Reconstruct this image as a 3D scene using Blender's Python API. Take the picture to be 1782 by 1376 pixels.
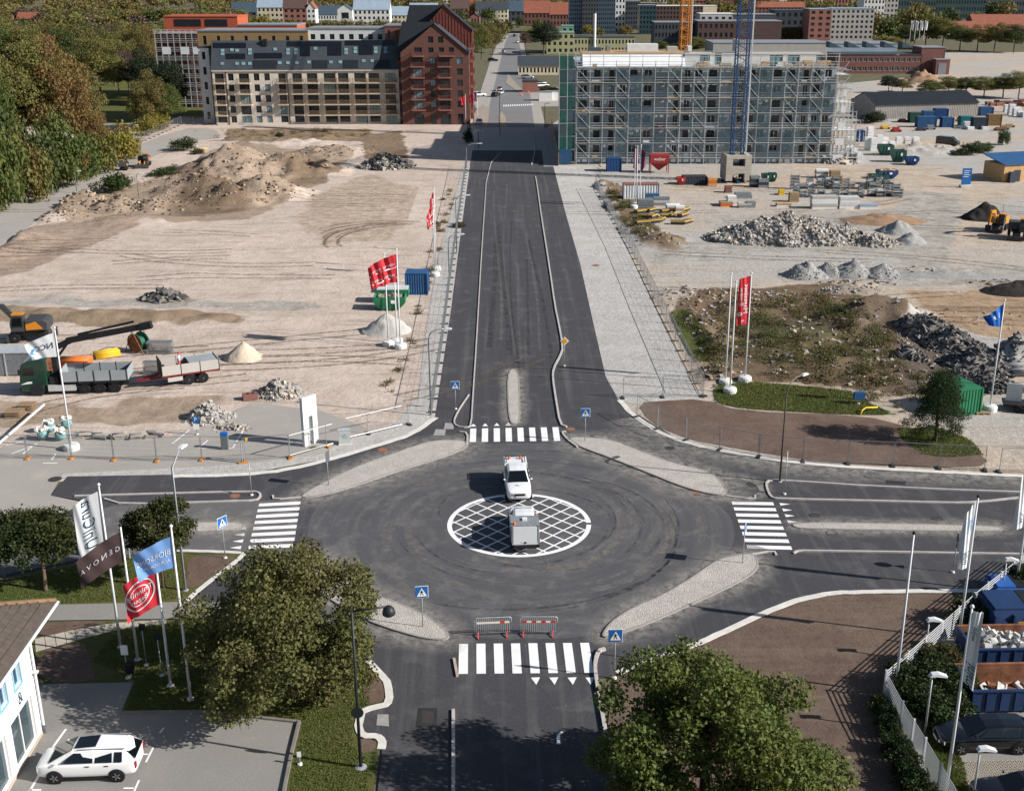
import bpy, bmesh, math, random
import numpy as np
from mathutils import Vector, Matrix, geometry
from mathutils import noise as mnoise

for o in list(bpy.data.objects):
    bpy.data.objects.remove(o, do_unlink=True)
scene = bpy.context.scene
COL = scene.collection
rnd = random.Random(7)

# ------------------------------------------------------------------ camera
CAM_H = 36.4; CAM_PITCH = math.radians(19.7); FPX = 2050.0; PPX, PPY = 930.0, 688.0
CAM_YAW = math.atan(70 * math.cos(CAM_PITCH) / FPX)
cam_data = bpy.data.cameras.new('camera')
cam = bpy.data.objects.new('camera', cam_data)
COL.objects.link(cam)
cam.location = (0, 0, CAM_H)
cam.rotation_euler = (math.pi / 2 - CAM_PITCH, 0, -CAM_YAW)
cam_data.sensor_width = 36.0
cam_data.lens = 36.0 * FPX / 1782.0
cam_data.shift_x = -(PPX - 891.0) / 1782.0
cam_data.clip_start = 1.0
cam_data.clip_end = 20000.0
scene.camera = cam
scene.render.resolution_x = 1024
scene.render.resolution_y = 790

# ------------------------------------------------------------------ sky and sun
SUN_EL = math.radians(30.0); SUN_AZ = math.radians(16.0)
SUN_DIR = Vector((math.cos(SUN_EL) * math.cos(SUN_AZ),
                  -math.cos(SUN_EL) * math.sin(SUN_AZ), math.sin(SUN_EL)))
world = bpy.data.worlds.new('World')
scene.world = world
world.use_nodes = True
wn = world.node_tree.nodes; wl = world.node_tree.links
wn.clear()
w_out = wn.new('ShaderNodeOutputWorld'); w_bg = wn.new('ShaderNodeBackground'); w_sky = wn.new('ShaderNodeTexSky')
w_sky.sky_type = 'NISHITA'
w_sky.sun_disc = False
w_sky.sun_elevation = SUN_EL
w_sky.sun_rotation = math.radians(90) + SUN_AZ
w_sky.air_density = 1.0; w_sky.dust_density = 1.0; w_sky.ozone_density = 1.0
w_bg.inputs['Strength'].default_value = 0.058
wl.new(w_sky.outputs[0], w_bg.inputs['Color']); wl.new(w_bg.outputs[0], w_out.inputs['Surface'])

sun_data = bpy.data.lights.new('sun', 'SUN')
sun_data.energy = 5.0
sun_data.angle = math.radians(0.5)
sun_data.color = (1.0, 0.95, 0.89)
sun = bpy.data.objects.new('sun', sun_data)
COL.objects.link(sun)
sun.rotation_euler = SUN_DIR.to_track_quat('Z', 'Y').to_euler()
sun.location = (60, -20, 80)

scene.view_settings.view_transform = 'Standard'
scene.view_settings.look = 'None'
scene.view_settings.gamma = 1.0
scene.view_settings.use_curve_mapping = False
scene.view_settings.exposure = 0.66
scene.render.engine = 'CYCLES'

# ------------------------------------------------------------------ ground point of a photo pixel
_sp, _cp = math.sin(CAM_PITCH), math.cos(CAM_PITCH)
_ss, _cs = math.sin(CAM_YAW), math.cos(CAM_YAW)
def G(px, py, z=0.0):
    a = (px - PPX) / FPX; b = -(py - PPY) / FPX
    d = Vector((_ss * _cp + a * _cs + b * _ss * _sp, _cs * _cp - a * _ss + b * _cs * _sp, -_sp + b * _cp))
    t = (z - CAM_H) / d.z
    return Vector((d.x * t, d.y * t, z))
def PJ(p):
    v = Vector(p) - Vector((0, 0, CAM_H))
    X = v.x * _cs - v.y * _ss; Y = v.x * _ss * _sp + v.y * _cs * _sp + v.z * _cp
    Z = v.x * _ss * _cp + v.y * _cs * _cp - v.z * _sp
    return PPX + FPX * X / Z, PPY - FPX * Y / Z
def HT(bx, by, ty):
    b = G(bx, by); lo, hi = 0.0, 120.0
    for _ in range(40):
        m = (lo + hi) / 2
        if PJ((b.x, b.y, m))[1] > ty: lo = m
        else: hi = m
    return lo
def GP(pts, z=0.0):
    return [G(x, y, z) for x, y in pts]
def dense(pts, step=2.0, closed=False):
    out = []
    n = len(pts)
    for i in range(n if closed else n - 1):
        a, b = Vector(pts[i]), Vector(pts[(i + 1) % n])
        k = max(1, int((b - a).length / step))
        for j in range(k): out.append(a.lerp(b, j / k))
    if not closed: out.append(Vector(pts[-1]))
    return out
def smooth_poly(pts, it=2, closed=True):
    for _ in range(it):
        new = []; n = len(pts)
        if not closed: new.append(pts[0])
        for i in range(n if closed else n - 1):
            a, b = Vector(pts[i]), Vector(pts[(i + 1) % n])
            new += [a.lerp(b, .25), a.lerp(b, .75)]
        if not closed: new.append(pts[-1])
        pts = new
    return pts

# ------------------------------------------------------------------ materials
def lin(h):
    h = h.lstrip('#')
    out = []
    for i in (0, 2, 4):
        v = int(h[i:i + 2], 16) / 255
        out.append(v / 12.92 if v <= .04045 else ((v + .055) / 1.055) ** 2.4)
    return tuple(out)
def rgba(c, k=1.0):
    if isinstance(c, str): c = lin(c)
    return (min(1, c[0] * k), min(1, c[1] * k), min(1, c[2] * k), 1)
MATS = {}
class NT:
    def __init__(s, name):
        s.m = bpy.data.materials.new(name); s.m.use_nodes = True
        s.t = s.m.node_tree; s.t.nodes.clear()
        s.out = s.n('ShaderNodeOutputMaterial'); s.b = s.n('ShaderNodeBsdfPrincipled')
        s.l(s.b.outputs[0], s.out.inputs['Surface'])
        s.pos = s.n('ShaderNodeNewGeometry').outputs['Position']
    def n(s, t, **kw):
        x = s.t.nodes.new(t)
        for k, v in kw.items(): setattr(x, k, v)
        return x
    def l(s, a, b): s.t.links.new(a, b)
    def noise(s, scale, detail=5, rough=.55, vec=None, dist=0.0, stretch=None, rot=0):
        x = s.n('ShaderNodeTexNoise'); x.inputs['Scale'].default_value = scale
        x.inputs['Detail'].default_value = detail; x.inputs['Roughness'].default_value = rough
        x.inputs['Distortion'].default_value = dist
        v = vec or s.pos
        if stretch:
            mp = s.n('ShaderNodeMapping'); mp.inputs['Scale'].default_value = stretch
            mp.inputs['Rotation'].default_value = (0, 0, rot)
            s.l(v, mp.inputs['Vector']); v = mp.outputs[0]
        s.l(v, x.inputs['Vector'])
        return x.outputs['Fac']
    def ramp(s, fac, stops):
        x = s.n('ShaderNodeValToRGB'); e = x.color_ramp.elements
        while len(e) < len(stops): e.new(.5)
        for i, (p, c) in enumerate(stops):
            e[i].position = p; e[i].color = c if not isinstance(c, (int, float)) else (c, c, c, 1)
        s.l(fac, x.inputs['Fac'])
        return x.outputs['Color']
    def mix(s, fac, a, b, mode='MIX'):
        x = s.n('ShaderNodeMix'); x.data_type = 'RGBA'; x.blend_type = mode
        for sock, v in ((x.inputs[0], fac), (x.inputs[6], a), (x.inputs[7], b)):
            if hasattr(v, 'is_linked') or hasattr(v, 'links'): s.l(v, sock)
            else: sock.default_value = v
        return x.outputs[2]
    def math(s, op, a, b=0.0):
        x = s.n('ShaderNodeMath'); x.operation = op
        for sock, v in ((x.inputs[0], a), (x.inputs[1], b)):
            if hasattr(v, 'links'): s.l(v, sock)
            else: sock.default_value = v
        return x.outputs[0]
    def bump(s, h, strength=.5, dist=.05):
        x = s.n('ShaderNodeBump'); x.inputs['Strength'].default_value = strength
        x.inputs['Distance'].default_value = dist
        s.l(h, x.inputs['Height']); s.l(x.outputs[0], s.b.inputs['Normal'])
    def set(s, **kw):
        names = dict(color='Base Color', rough='Roughness', metal='Metallic', spec='Specular IOR Level', alpha='Alpha',
                     coat='Coat Weight', trans='Transmission Weight', ior='IOR')
        for k, v in kw.items():
            sock = s.b.inputs[names[k]]
            if hasattr(v, 'links'): s.l(v, sock)
            else: sock.default_value = v
def M(name, col, rough=.7, var=.12, scale=1.5, bump=0.0, bscale=8.0, bdist=.03, metal=0.0, col2=None, spec=.3, coat=0.0, detail=5):
    if name in MATS: return MATS[name]
    t = NT(name)
    c1, c2 = rgba(col, 1 - var), rgba(col2 if col2 else col, 1 + (var if not col2 else 0))
    f = t.noise(scale, detail)
    t.set(color=t.ramp(f, [(.3, c1), (.7, c2)]), rough=rough, metal=metal, spec=spec, coat=coat)
    if bump: t.bump(t.noise(bscale, 6), bump, bdist)
    MATS[name] = t.m
    return t.m

# ------------------------------------------------------------------ mesh building
class MB:
    def __init__(s): s.v = []; s.f = []; s.mi = []; s.cm = 0
    def m(s, i): s.cm = i; return s
    def add(s, vs, fs):
        o = len(s.v); s.v += [tuple(p) for p in vs]
        for f in fs: s.f.append([o + i for i in f]); s.mi.append(s.cm)
        return s
    def face(s, pts): return s.add(pts, [list(range(len(pts)))])
    def bx(s, x0, x1, y0, y1, z0, z1):
        return s.add([(x0, y0, z0), (x1, y0, z0), (x1, y1, z0), (x0, y1, z0), (x0, y0, z1), (x1, y0, z1), (x1, y1, z1), (x0, y1, z1)],
                     [(0, 3, 2, 1), (4, 5, 6, 7), (0, 1, 5, 4), (1, 2, 6, 5), (2, 3, 7, 6), (3, 0, 4, 7)])
    def box(s, c, d, mat=None):
        x, y, z = d[0] / 2, d[1] / 2, d[2] / 2
        vs = [Vector(q) for q in [(-x, -y, -z), (x, -y, -z), (x, y, -z), (-x, y, -z), (-x, -y, z), (x, -y, z), (x, y, z), (-x, y, z)]]
        if mat: vs = [mat @ q for q in vs]
        return s.add([q + Vector(c) for q in vs], [(0, 3, 2, 1), (4, 5, 6, 7), (0, 1, 5, 4), (1, 2, 6, 5), (2, 3, 7, 6), (3, 0, 4, 7)])
    def bar(s, p, q, w, h=None, up=(0, 0, 1)):
        p, q = Vector(p), Vector(q); h = h or w
        d = (q - p)
        if d.length < 1e-6: return s
        d.normalize(); u = Vector(up)
        if abs(d.dot(u)) > .98: u = Vector((0, 1, 0))
        r = d.cross(u).normalized() * w / 2; t = r.cross(d).normalized() * h / 2
        return s.add([p - r - t, p + r - t, p + r + t, p - r + t, q - r - t, q + r - t, q + r + t, q - r + t],
                     [(0, 1, 2, 3), (7, 6, 5, 4), (0, 4, 5, 1), (1, 5, 6, 2), (2, 6, 7, 3), (3, 7, 4, 0)])
    def tube(s, pts, r, n=8, cap=True, r1=None):
        pts = [Vector(p) for p in pts]; o = len(s.v); k = len(pts)
        for i, p in enumerate(pts):
            d = (pts[min(i + 1, k - 1)] - pts[max(i - 1, 0)]).normalized()
            u = Vector((0, 0, 1)) if abs(d.z) < .9 else Vector((1, 0, 0))
            a = d.cross(u).normalized(); b = a.cross(d)
            rr = r[i] if isinstance(r, (list, tuple)) else (r + (r1 - r) * i / (k - 1) if r1 is not None else r)
            for j in range(n):
                t = 2 * math.pi * j / n
                s.v.append(tuple(p + (a * math.cos(t) + b * math.sin(t)) * rr))
        for i in range(k - 1):
            for j in range(n):
                s.f.append([o + i * n + j, o + i * n + (j + 1) % n, o + (i + 1) * n + (j + 1) % n, o + (i + 1) * n + j]); s.mi.append(s.cm)
        if cap:
            s.f.append([o + j for j in range(n)][::-1]); s.mi.append(s.cm)
            s.f.append([o + (k - 1) * n + j for j in range(n)]); s.mi.append(s.cm)
        return s
    def lathe(s, prof, c=(0, 0, 0), n=16, axis='Z'):
        o = len(s.v); k = len(prof)
        for r, z in prof:
            for j in range(n):
                t = 2 * math.pi * j / n; a, b = r * math.cos(t), r * math.sin(t)
                q = (a, b, z) if axis == 'Z' else ((z, a, b) if axis == 'X' else (a, z, b))
                s.v.append((q[0] + c[0], q[1] + c[1], q[2] + c[2]))
        for i in range(k - 1):
            for j in range(n):
                s.f.append([o + i * n + j, o + i * n + (j + 1) % n, o + (i + 1) * n + (j + 1) % n, o + (i + 1) * n + j]); s.mi.append(s.cm)
        s.f.append([o + j for j in range(n)][::-1]); s.mi.append(s.cm)
        s.f.append([o + (k - 1) * n + j for j in range(n)]); s.mi.append(s.cm)
        return s
    def sheet(s, pts, z):
        vs = [Vector((p[0], p[1], z)) for p in pts]
        tri = geometry.tessellate_polygon([vs])
        fs = []
        for t in tri:
            a, b, c = (vs[i] for i in t)
            fs.append(t if (b - a).cross(c - a).z > 0 else t[::-1])
        return s.add(vs, fs)
    def prism(s, pts, z0, z1, bottom=False):
        n = len(pts)
        area = sum(pts[i][0] * pts[(i + 1) % n][1] - pts[(i + 1) % n][0] * pts[i][1] for i in range(n))
        if area < 0: pts = list(pts)[::-1]
        s.sheet(pts, z1)
        if bottom:
            s.sheet(pts, z0)
        for i in range(n):
            a, b = pts[i], pts[(i + 1) % n]
            s.face([(a[0], a[1], z0), (b[0], b[1], z0), (b[0], b[1], z1), (a[0], a[1], z1)])
        return s
    def extr(s, prof, p0, p1, plane='XZ'):
        """closed profile (a, z) swept from p0 to p1 along the third axis"""
        n = len(prof)
        def q(a, z, w): return (a, w, z) if plane == 'XZ' else (w, a, z)
        vs = [q(a, z, p0) for a, z in prof] + [q(a, z, p1) for a, z in prof]
        fs = [list(range(n)), [n + i for i in range(n)][::-1]]
        fs += [[i, n + i, n + (i + 1) % n, (i + 1) % n] for i in range(n)]
        return s.add(vs, fs)
    def xf(s, mat, start=0):
        for i in range(start, len(s.v)): s.v[i] = tuple(mat @ Vector(s.v[i]))
        return s
    def mesh(s, name, mats, smooth=False, fix=True):
        me = bpy.data.meshes.new(name)
        me.from_pydata(s.v, [], s.f)
        for m in (mats if isinstance(mats, (list, tuple)) else [mats]): me.materials.append(m)
        if len(me.materials) > 1: me.polygons.foreach_set('material_index', s.mi)
        if smooth: me.polygons.foreach_set('use_smooth', [True] * len(me.polygons))
        me.update()
        return me
    def build(s, name, mats, parent=None, smooth=False, loc=None):
        return link(name, s.mesh(name, mats, smooth), parent, loc)
def link(name, me, parent=None, loc=None, rz=0.0, scale=None):
    o = bpy.data.objects.new(name, me)
    COL.objects.link(o)
    if parent is not None: o.parent = parent
    if loc is not None: o.location = loc
    if rz: o.rotation_euler = (0, 0, rz)
    if scale is not None: o.scale = scale
    return o
def tag(o, label, cat, group=None):
    o['label'] = label; o['category'] = cat
    if group: o['group'] = group
    return o
def struct(o): o['kind'] = 'structure'; return o
def stuff(o): o['kind'] = 'stuff'; return o
def thing(name, label, cat, loc=(0, 0, 0), rz=0.0, group=None):
    o = bpy.data.objects.new(name, None); o.empty_display_size = .3
    COL.objects.link(o)
    o.location = loc; o.rotation_euler = (0, 0, rz)
    return tag(o, label, cat, group)
_unit = {}
def bp(name, parent, x0, x1, y0, y1, z0, z1, mat):
    """box part sharing one cube mesh per material"""
    if mat.name not in _unit:
        _unit[mat.name] = MB().bx(-.5, .5, -.5, .5, -.5, .5).mesh(mat.name + '_box', mat)
    o = link(name, _unit[mat.name], parent, ((x0 + x1) / 2, (y0 + y1) / 2, (z0 + z1) / 2))
    o.scale = (abs(x1 - x0), abs(y1 - y0), abs(z1 - z0))
    return o
def copy_tree(o, parent=None):
    c = o.copy(); COL.objects.link(c); c.parent = parent
    for ch in o.children: copy_tree(ch, c)
    return c
def sweep(pts, w, z0, z1, closed=False):
    """raised strip of width w along a ground polyline, as an MB"""
    mb = MB(); n = len(pts); L = []; R = []
    for i in range(n):
        if closed: a, b = pts[i - 1], pts[(i + 1) % n]
        else: a, b = pts[max(0, i - 1)], pts[min(n - 1, i + 1)]
        d = Vector((b[0] - a[0], b[1] - a[1])).normalized(); nn = Vector((-d.y, d.x)) * w / 2
        L.append((pts[i][0] + nn.x, pts[i][1] + nn.y)); R.append((pts[i][0] - nn.x, pts[i][1] - nn.y))
    for i in range(n if closed else n - 1):
        j = (i + 1) % n
        mb.face([(*R[i], z1), (*R[j], z1), (*L[j], z1), (*L[i], z1)])
        mb.face([(*L[i], z0), (*L[i], z1), (*L[j], z1), (*L[j], z0)])
        mb.face([(*R[i], z1), (*R[i], z0), (*R[j], z0), (*R[j], z1)])
    if not closed:
        mb.face([(*L[0], z0), (*R[0], z0), (*R[0], z1), (*L[0], z1)])
        mb.face([(*R[-1], z0), (*L[-1], z0), (*L[-1], z1), (*R[-1], z1)])
    return mb
# ================================================================== ground materials
def mat_sand(name, c1, c2, c3, grey=None, tk=1.0, zone=False):
    t = NT(name)
    big = t.noise(.035, 5, .6); mid = t.noise(.35, 6, .6, dist=.6)
    trk = t.noise(1.0, 5, .6, stretch=(.10, .9, 1), rot=.35, dist=.8)
    fine = t.noise(4.0, 4, .7)
    col = t.mix(t.ramp(big, [(.35, 0.0), (.65, 1.0)]), rgba(c1), rgba(c2))
    col = t.mix(t.ramp(mid, [(.40, 0.0), (.75, .75)]), col, rgba(c3))
    if grey: col = t.mix(t.ramp(t.noise(.022, 3, .5, stretch=(1.0, 1.6, 1)), [(.42, 0.0), (.56, 1.0)]), col, rgba(grey))
    if zone:
        at = t.n('ShaderNodeAttribute'); at.attribute_name = 'soil'
        zn = t.noise(.55, 5, .7); zf = t.ramp(t.math('ADD', at.outputs['Alpha'], t.math('MULTIPLY', t.math('SUBTRACT', zn, .5), .9)), [(.38, 0.0), (.62, 1.0)])
        var = t.mix(t.ramp(t.noise(.4, 6, .7, dist=.8), [(.3, 0.0), (.7, 1.0)]), (.62, .60, .58, 1), (1.22, 1.2, 1.16, 1))
        col = t.mix(zf, col, t.mix(1.0, at.outputs['Color'], var, 'MULTIPLY'))
    col = t.mix(t.ramp(trk, [(.30, .55 * tk), (.46, 0.0)]), col, rgba(c3, .62))
    col = t.mix(t.ramp(fine, [(.25, .35), (.5, 0.0)]), col, rgba(c3, .55))
    t.set(color=col, rough=.95, spec=.1)
    h = t.math('ADD', t.math('MULTIPLY', trk, tk), t.math('MULTIPLY', t.noise(1.1, 8, .72), 1.1))
    t.bump(h, .75, .22)
    MATS[name] = t.m; return t.m
def mat_asphalt(name, c1, c2, dust, amt, ring=False, ns=True):
    t = NT(name)
    fine = t.noise(9.0, 4, .7); mid = t.noise(.5, 6, .65, dist=.4)
    col = t.mix(t.ramp(fine, [(.35, 0.0), (.7, 1.0)]), rgba(c1), rgba(c2))
    big = t.noise(.11, 5, .6)
    d1 = t.ramp(mid, [(.52, 0.0), (.80, amt)])
    col = t.mix(d1, col, rgba(dust))
    if ns:
        st = t.noise(1.0, 4, .6, stretch=(1.3, .03, 1))
        col = t.mix(t.ramp(st, [(.52, 0.0), (.75, amt * .75)]), col, rgba(dust))
    if ring:
        sub = t.n('ShaderNodeVectorMath', operation='SUBTRACT'); t.l(t.pos, sub.inputs[0]); sub.inputs[1].default_value = (1.3, 74.8, 0)
        sx = t.n('ShaderNodeSeparateXYZ'); t.l(sub.outputs[0], sx.inputs[0])
        ln = t.n('ShaderNodeVectorMath', operation='LENGTH'); t.l(sub.outputs[0], ln.inputs[0]); r = ln.outputs['Value']
        ang = t.math('ARCTAN2', sx.outputs[1], sx.outputs[0])
        cb = t.n('ShaderNodeCombineXYZ'); t.l(t.math('MULTIPLY', r, 1.6), cb.inputs[0]); t.l(t.math('MULTIPLY', ang, 1.3), cb.inputs[1])
        rn = t.noise(1.0, 5, .62, vec=cb.outputs[0], dist=.35)
        inside = t.ramp(t.math('DIVIDE', r, 24.0), [(.20, 0.0), (.27, 1.0), (.62, 1.0), (.85, 0.0)])
        m1 = t.math('MULTIPLY', t.ramp(rn, [(.48, 0.0), (.72, .16)]), inside)
        col = t.mix(m1, col, rgba(dust))
        m2 = t.math('MULTIPLY', t.ramp(rn, [(.28, .25), (.38, 0.0)]), inside)
        col = t.mix(m2, col, rgba(c1, .65))
    sp = t.n('ShaderNodeTexVoronoi'); sp.inputs['Scale'].default_value = 1.7; t.l(t.pos, sp.inputs['Vector'])
    spk = t.math('MULTIPLY', t.ramp(sp.outputs['Distance'], [(.03, .7), (.09, 0.0)]), t.ramp(big, [(.45, 0.0), (.6, 1.0)]))
    col = t.mix(spk, col, rgba(dust, 1.5))
    wet = t.ramp(big, [(.3, .25), (.6, 0.0)])
    col = t.mix(wet, col, rgba(c1, .7))
    t.set(color=col, rough=.85, spec=.25)
    t.bump(t.math('ADD', fine, t.noise(40.0, 3)), .35, .012)
    MATS[name] = t.m; return t.m
def mat_soil(name, c1, c2, rows=False):
    t = NT(name)
    n1 = t.noise(.35, 6, .7); n2 = t.noise(1.7, 8, .75)
    col = t.mix(t.ramp(n1, [(.35, 0.0), (.7, 1.0)]), rgba(c1), rgba(c2))
    col = t.mix(t.ramp(n2, [(.3, .5), (.5, 0.0)]), col, rgba(c1, .6))
    h = n2
    if rows:
        st = t.noise(1.0, 4, .6, stretch=(.12, 1.6, 1), rot=.62, dist=.6)
        col = t.mix(t.ramp(st, [(.45, 0.0), (.7, .35)]), col, rgba(c2, 1.2))
        h = t.math('ADD', n2, t.math('MULTIPLY', st, .5))
    t.set(color=col, rough=.95, spec=.1)
    t.bump(h, .8, .10)
    MATS[name] = t.m; return t.m
def mat_grass(name, c1, c2, c3):
    t = NT(name)
    n1 = t.noise(.3, 5, .6); n2 = t.noise(5.0, 6, .7)
    col = t.mix(t.ramp(n1, [(.4, 0.0), (.65, 1.0)]), rgba(c1), rgba(c2))
    col = t.mix(t.ramp(n2, [(.5, 0.0), (.75, .8)]), col, rgba(c3))
    t.set(color=col, rough=.9, spec=.1)
    t.bump(t.noise(14.0, 5, .8), 1.0, .1)
    MATS[name] = t.m; return t.m
def mat_cobble(name, c1, c2, scale):
    t = NT(name)
    v = t.n('ShaderNodeTexVoronoi'); v.inputs['Scale'].default_value = scale; t.l(t.pos, v.inputs['Vector'])
    v2 = t.n('ShaderNodeTexVoronoi', feature='DISTANCE_TO_EDGE'); v2.inputs['Scale'].default_value = scale; t.l(t.pos, v2.inputs['Vector'])
    col = t.mix(t.ramp(v.outputs['Color'], [(.2, 0.0), (.8, 1.0)]), rgba(c1), rgba(c2))
    col = t.mix(t.ramp(v2.outputs['Distance'], [(.0, .6), (.12, 0.0)]), col, rgba(c1, .5))
    col = t.mix(t.ramp(t.noise(.8, 5), [(.45, 0.0), (.75, .5)]), col, rgba(c2, 1.15))
    t.set(color=col, rough=.9, spec=.15)
    t.bump(t.ramp(v2.outputs['Distance'], [(0, 0.0), (.2, 1.0)]), .6, .03)
    MATS[name] = t.m; return t.m

m_far = mat_soil('far_ground', '#55523f', '#6e6a58')
m_sand = mat_sand('pale_sand', '#b6a89d', '#c3b5aa', '#a29183')
m_sandr = mat_sand('site_gravel', '#b0a191', '#b6a99b', '#94836f', grey='#a3a09b')
m_sandz = mat_sand('earthwork_sand', '#b6a89d', '#c3b5aa', '#a29183', zone=True)
m_sandz2 = mat_sand('yard_gravel_sand', '#b0a191', '#b6a99b', '#94836f', grey='#a3a09b', zone=True)
m_old = mat_asphalt('old_pale_asphalt', '#8f8b86', '#a39d96', '#b3aa9f', .5, ns=False)
m_asph = mat_asphalt('new_asphalt', '#38383c', '#49494c', '#7a7876', .36)
m_asphr = mat_asphalt('roundabout_asphalt', '#464649', '#58585b', '#858380', .5, ring=True, ns=False)
m_asphw = mat_asphalt('dusty_asphalt', '#565556', '#666463', '#97928c', .6, ns=False)
m_lot = mat_asphalt('car_park_asphalt', '#7b7976', '#8a8782', '#98938c', .3, ns=False)
m_gravel = mat_sand('pale_gravel', '#a9a7a4', '#b6b3af', '#9a9792', tk=.25)
m_soil = mat_soil('raked_soil', '#584a42', '#6d5e53', rows=True)
m_soil2 = mat_soil('bare_soil', '#5c4c43', '#706056')
m_grass = mat_grass('lawn', '#4c5529', '#5f5d38', '#736a49')
m_wild = mat_grass('wild_grass', '#5b5233', '#4a5426', '#7a6a48')
m_cob = mat_cobble('granite_setts', '#a49f99', '#b8b2ab', 9.0)
m_kerb = M('kerb_stone', '#a9a4a0', .85, .15, 2.0, .3, 12, .02)
m_kerbp = M('pink_kerb_stone', '#a8958a', .85, .15, 2.0, .3, 12, .02)
m_conc = M('white_concrete', '#c4c1bb', .9, .12, 1.6, .4, 10, .03)
tp_ = NT('road_paint'); wr_ = tp_.mix(tp_.ramp(tp_.noise(2.2, 8, .8), [(.26, .75), (.36, 0.0)]), tp_.ramp(tp_.noise(.7, 5), [(.3, rgba('#d2d2d2')), (.7, rgba('#e4e4e5'))]), rgba('#77767a')); tp_.set(color=wr_, rough=.75, spec=.2); m_paint = tp_.m
m_slab0 = M('street_paving', '#8d8378', .9, .15, .8)
m_slab = M('paving_slab', '#a59d90', .9, .12, 1.2, .3, 14, .01)

# ================================================================== ground sheets
struct(MB().sheet([(-9000, -3000), (9000, -3000), (9000, 14000), (-9000, 14000)], -.05).build('ground', m_far))

def fbm(x, y, s, o=4):
    v = 0; a = .5
    for i in range(o):
        v += a * mnoise.noise(Vector((x * s, y * s, 3.7 + i))); s *= 2.03; a *= .5
    return v
LM = []   # mounds of the left site: x, y, height, rx, ry
def mound(lst, px, py, h, rx, ry, rot=0.0):
    g = G(px, py); lst.append((g.x, g.y, h, rx, ry, math.cos(rot), math.sin(rot)))
for a in [(415, 300, 5.6, 14, 12), (345, 335, 3.8, 9, 7), (460, 340, 4.2, 9, 8), (395, 352, 3.6, 8, 6), (505, 300, 3.6, 12, 9), (580, 270, 2.2, 13, 7),
          (150, 358, 2.6, 6.5, 5), (205, 362, 2.0, 6, 4.5), (275, 362, 2.3, 5.5, 5), (110, 380, 1.6, 6, 5), (240, 385, 1.0, 9, 5), (40, 415, 1.3, 6, 8), (0, 440, 1.0, 6, 8),
          (330, 320, 2.0, 10, 6), (260, 310, 1.0, 8, 6), (500, 250, 1.4, 16, 6), (560, 240, 1.0, 9, 5), (440, 245, 1.2, 12, 6), (640, 250, .6, 8, 6),
          (20, 545, .9, 5, 3.2), (90, 548, .9, 5, 3.0), (160, 552, .9, 5, 3), (230, 552, .95, 5, 3), (300, 553, .9, 5, 3), (370, 556, .8, 5, 3), (430, 560, .4, 4, 3),
          (120, 512, .2, 5, 3), (490, 560, .3, 5, 3), (400, 420, .35, 9, 5), (560, 440, .25, 9, 6), (330, 480, .3, 8, 4), (180, 700, .25, 6, 3), (300, 690, .2, 5, 3)]:
    mound(LM, *a)
RM = []
for a in [(1520, 560, 3.4, 7.5, 5), (1475, 575, 1.6, 8, 5), (1400, 600, 1.2, 9, 7), (1330, 620, 1.0, 8, 6), (1440, 640, .9, 12, 7), (1560, 640, .9, 8, 7),
          (1250, 600, 1.2, 2.5, 8), (1215, 560, .9, 2.5, 6), (1250, 655, .8, 2.5, 3), (1200, 520, .6, 4, 6), (1310, 535, .9, 7, 3.5), (1390, 525, .9, 8, 3), (1260, 515, .7, 5, 3),
          (1150, 420, 1.2, 4, 6), (1110, 400, 1.0, 3, 7), (1075, 360, 1.0, 4, 7), (1050, 325, 1.4, 4, 5), (1480, 497, .7, 6, 2.5), (1700, 560, .3, 10, 6), (1765, 500, .8, 5, 4), (1600, 475, .3, 9, 4),
          (1610, 262, 2.0, 12, 9), (1580, 250, 1.4, 8, 6), (1350, 520, .5, 6, 4), (1500, 660, .5, 7, 4), (1580, 690, .5, 6, 4), (1540, 615, 1.0, 7, 5)]:
    mound(RM, *a)
def field(lst, x, y):
    h = 0.0
    for mx, my, mh, rx, ry, c, s in lst:
        dx, dy = (x - mx) / rx, (y - my) / ry
        if abs(dx) > 1.25 or abs(dy) > 1.25: continue
        d = math.sqrt(dx * dx + dy * dy) * (1 + .55 * fbm(x, y, .22, 3))
        if d < 1: h = max(h, mh * (1 - d) ** 1.05 * (1 + .25 * fbm(x, y, .5)) + .25 * h)
    if h > .12:
        q = Vector((x + 2 * fbm(x, y, .2, 2), y * 1.3, 1.0)); d1 = mnoise.voronoi(q * .30)[0]; d2 = mnoise.voronoi(q * .85)[0]
        h += min(h, 1.6) * (.6 * fbm(x, y, .33, 3) + .55 * (d1[1] - d1[0] - .35) + .30 * (d2[1] - d2[0] - .3))
    return max(0, h)
FLATPX = [[(-300, 450), (-140, 420), (-10, 352), (150, 284), (316, 214), (400, 214), (392, 246), (330, 248), (240, 292), (150, 338), (80, 376), (20, 424), (-60, 480)],
          [(800, 260), (840, 280), (801, 420), (786, 540), (771, 640), (758, 727), (715, 760), (640, 790), (560, 830), (-300, 840), (-300, 760), (60, 742), (290, 755), (360, 730), (440, 692), (560, 705), (640, 735), (690, 715), (724, 680), (730, 600), (754, 450)],
          [(1100, 695), (1226, 690), (1260, 660), (1400, 664), (1500, 675), (1700, 700), (1900, 720), (1900, 900), (1100, 800)]]
FLAT = [[(v.x, v.y) for v in GP(p)] for p in FLATPX]
def inpoly(x, y, P):
    c = False; j = len(P) - 1
    for i in range(len(P)):
        xi, yi = P[i]; xj, yj = P[j]
        if (yi > y) != (yj > y) and x < (xj - xi) * (y - yi) / (yj - yi) + xi: c = not c
        j = i
    return c
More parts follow.
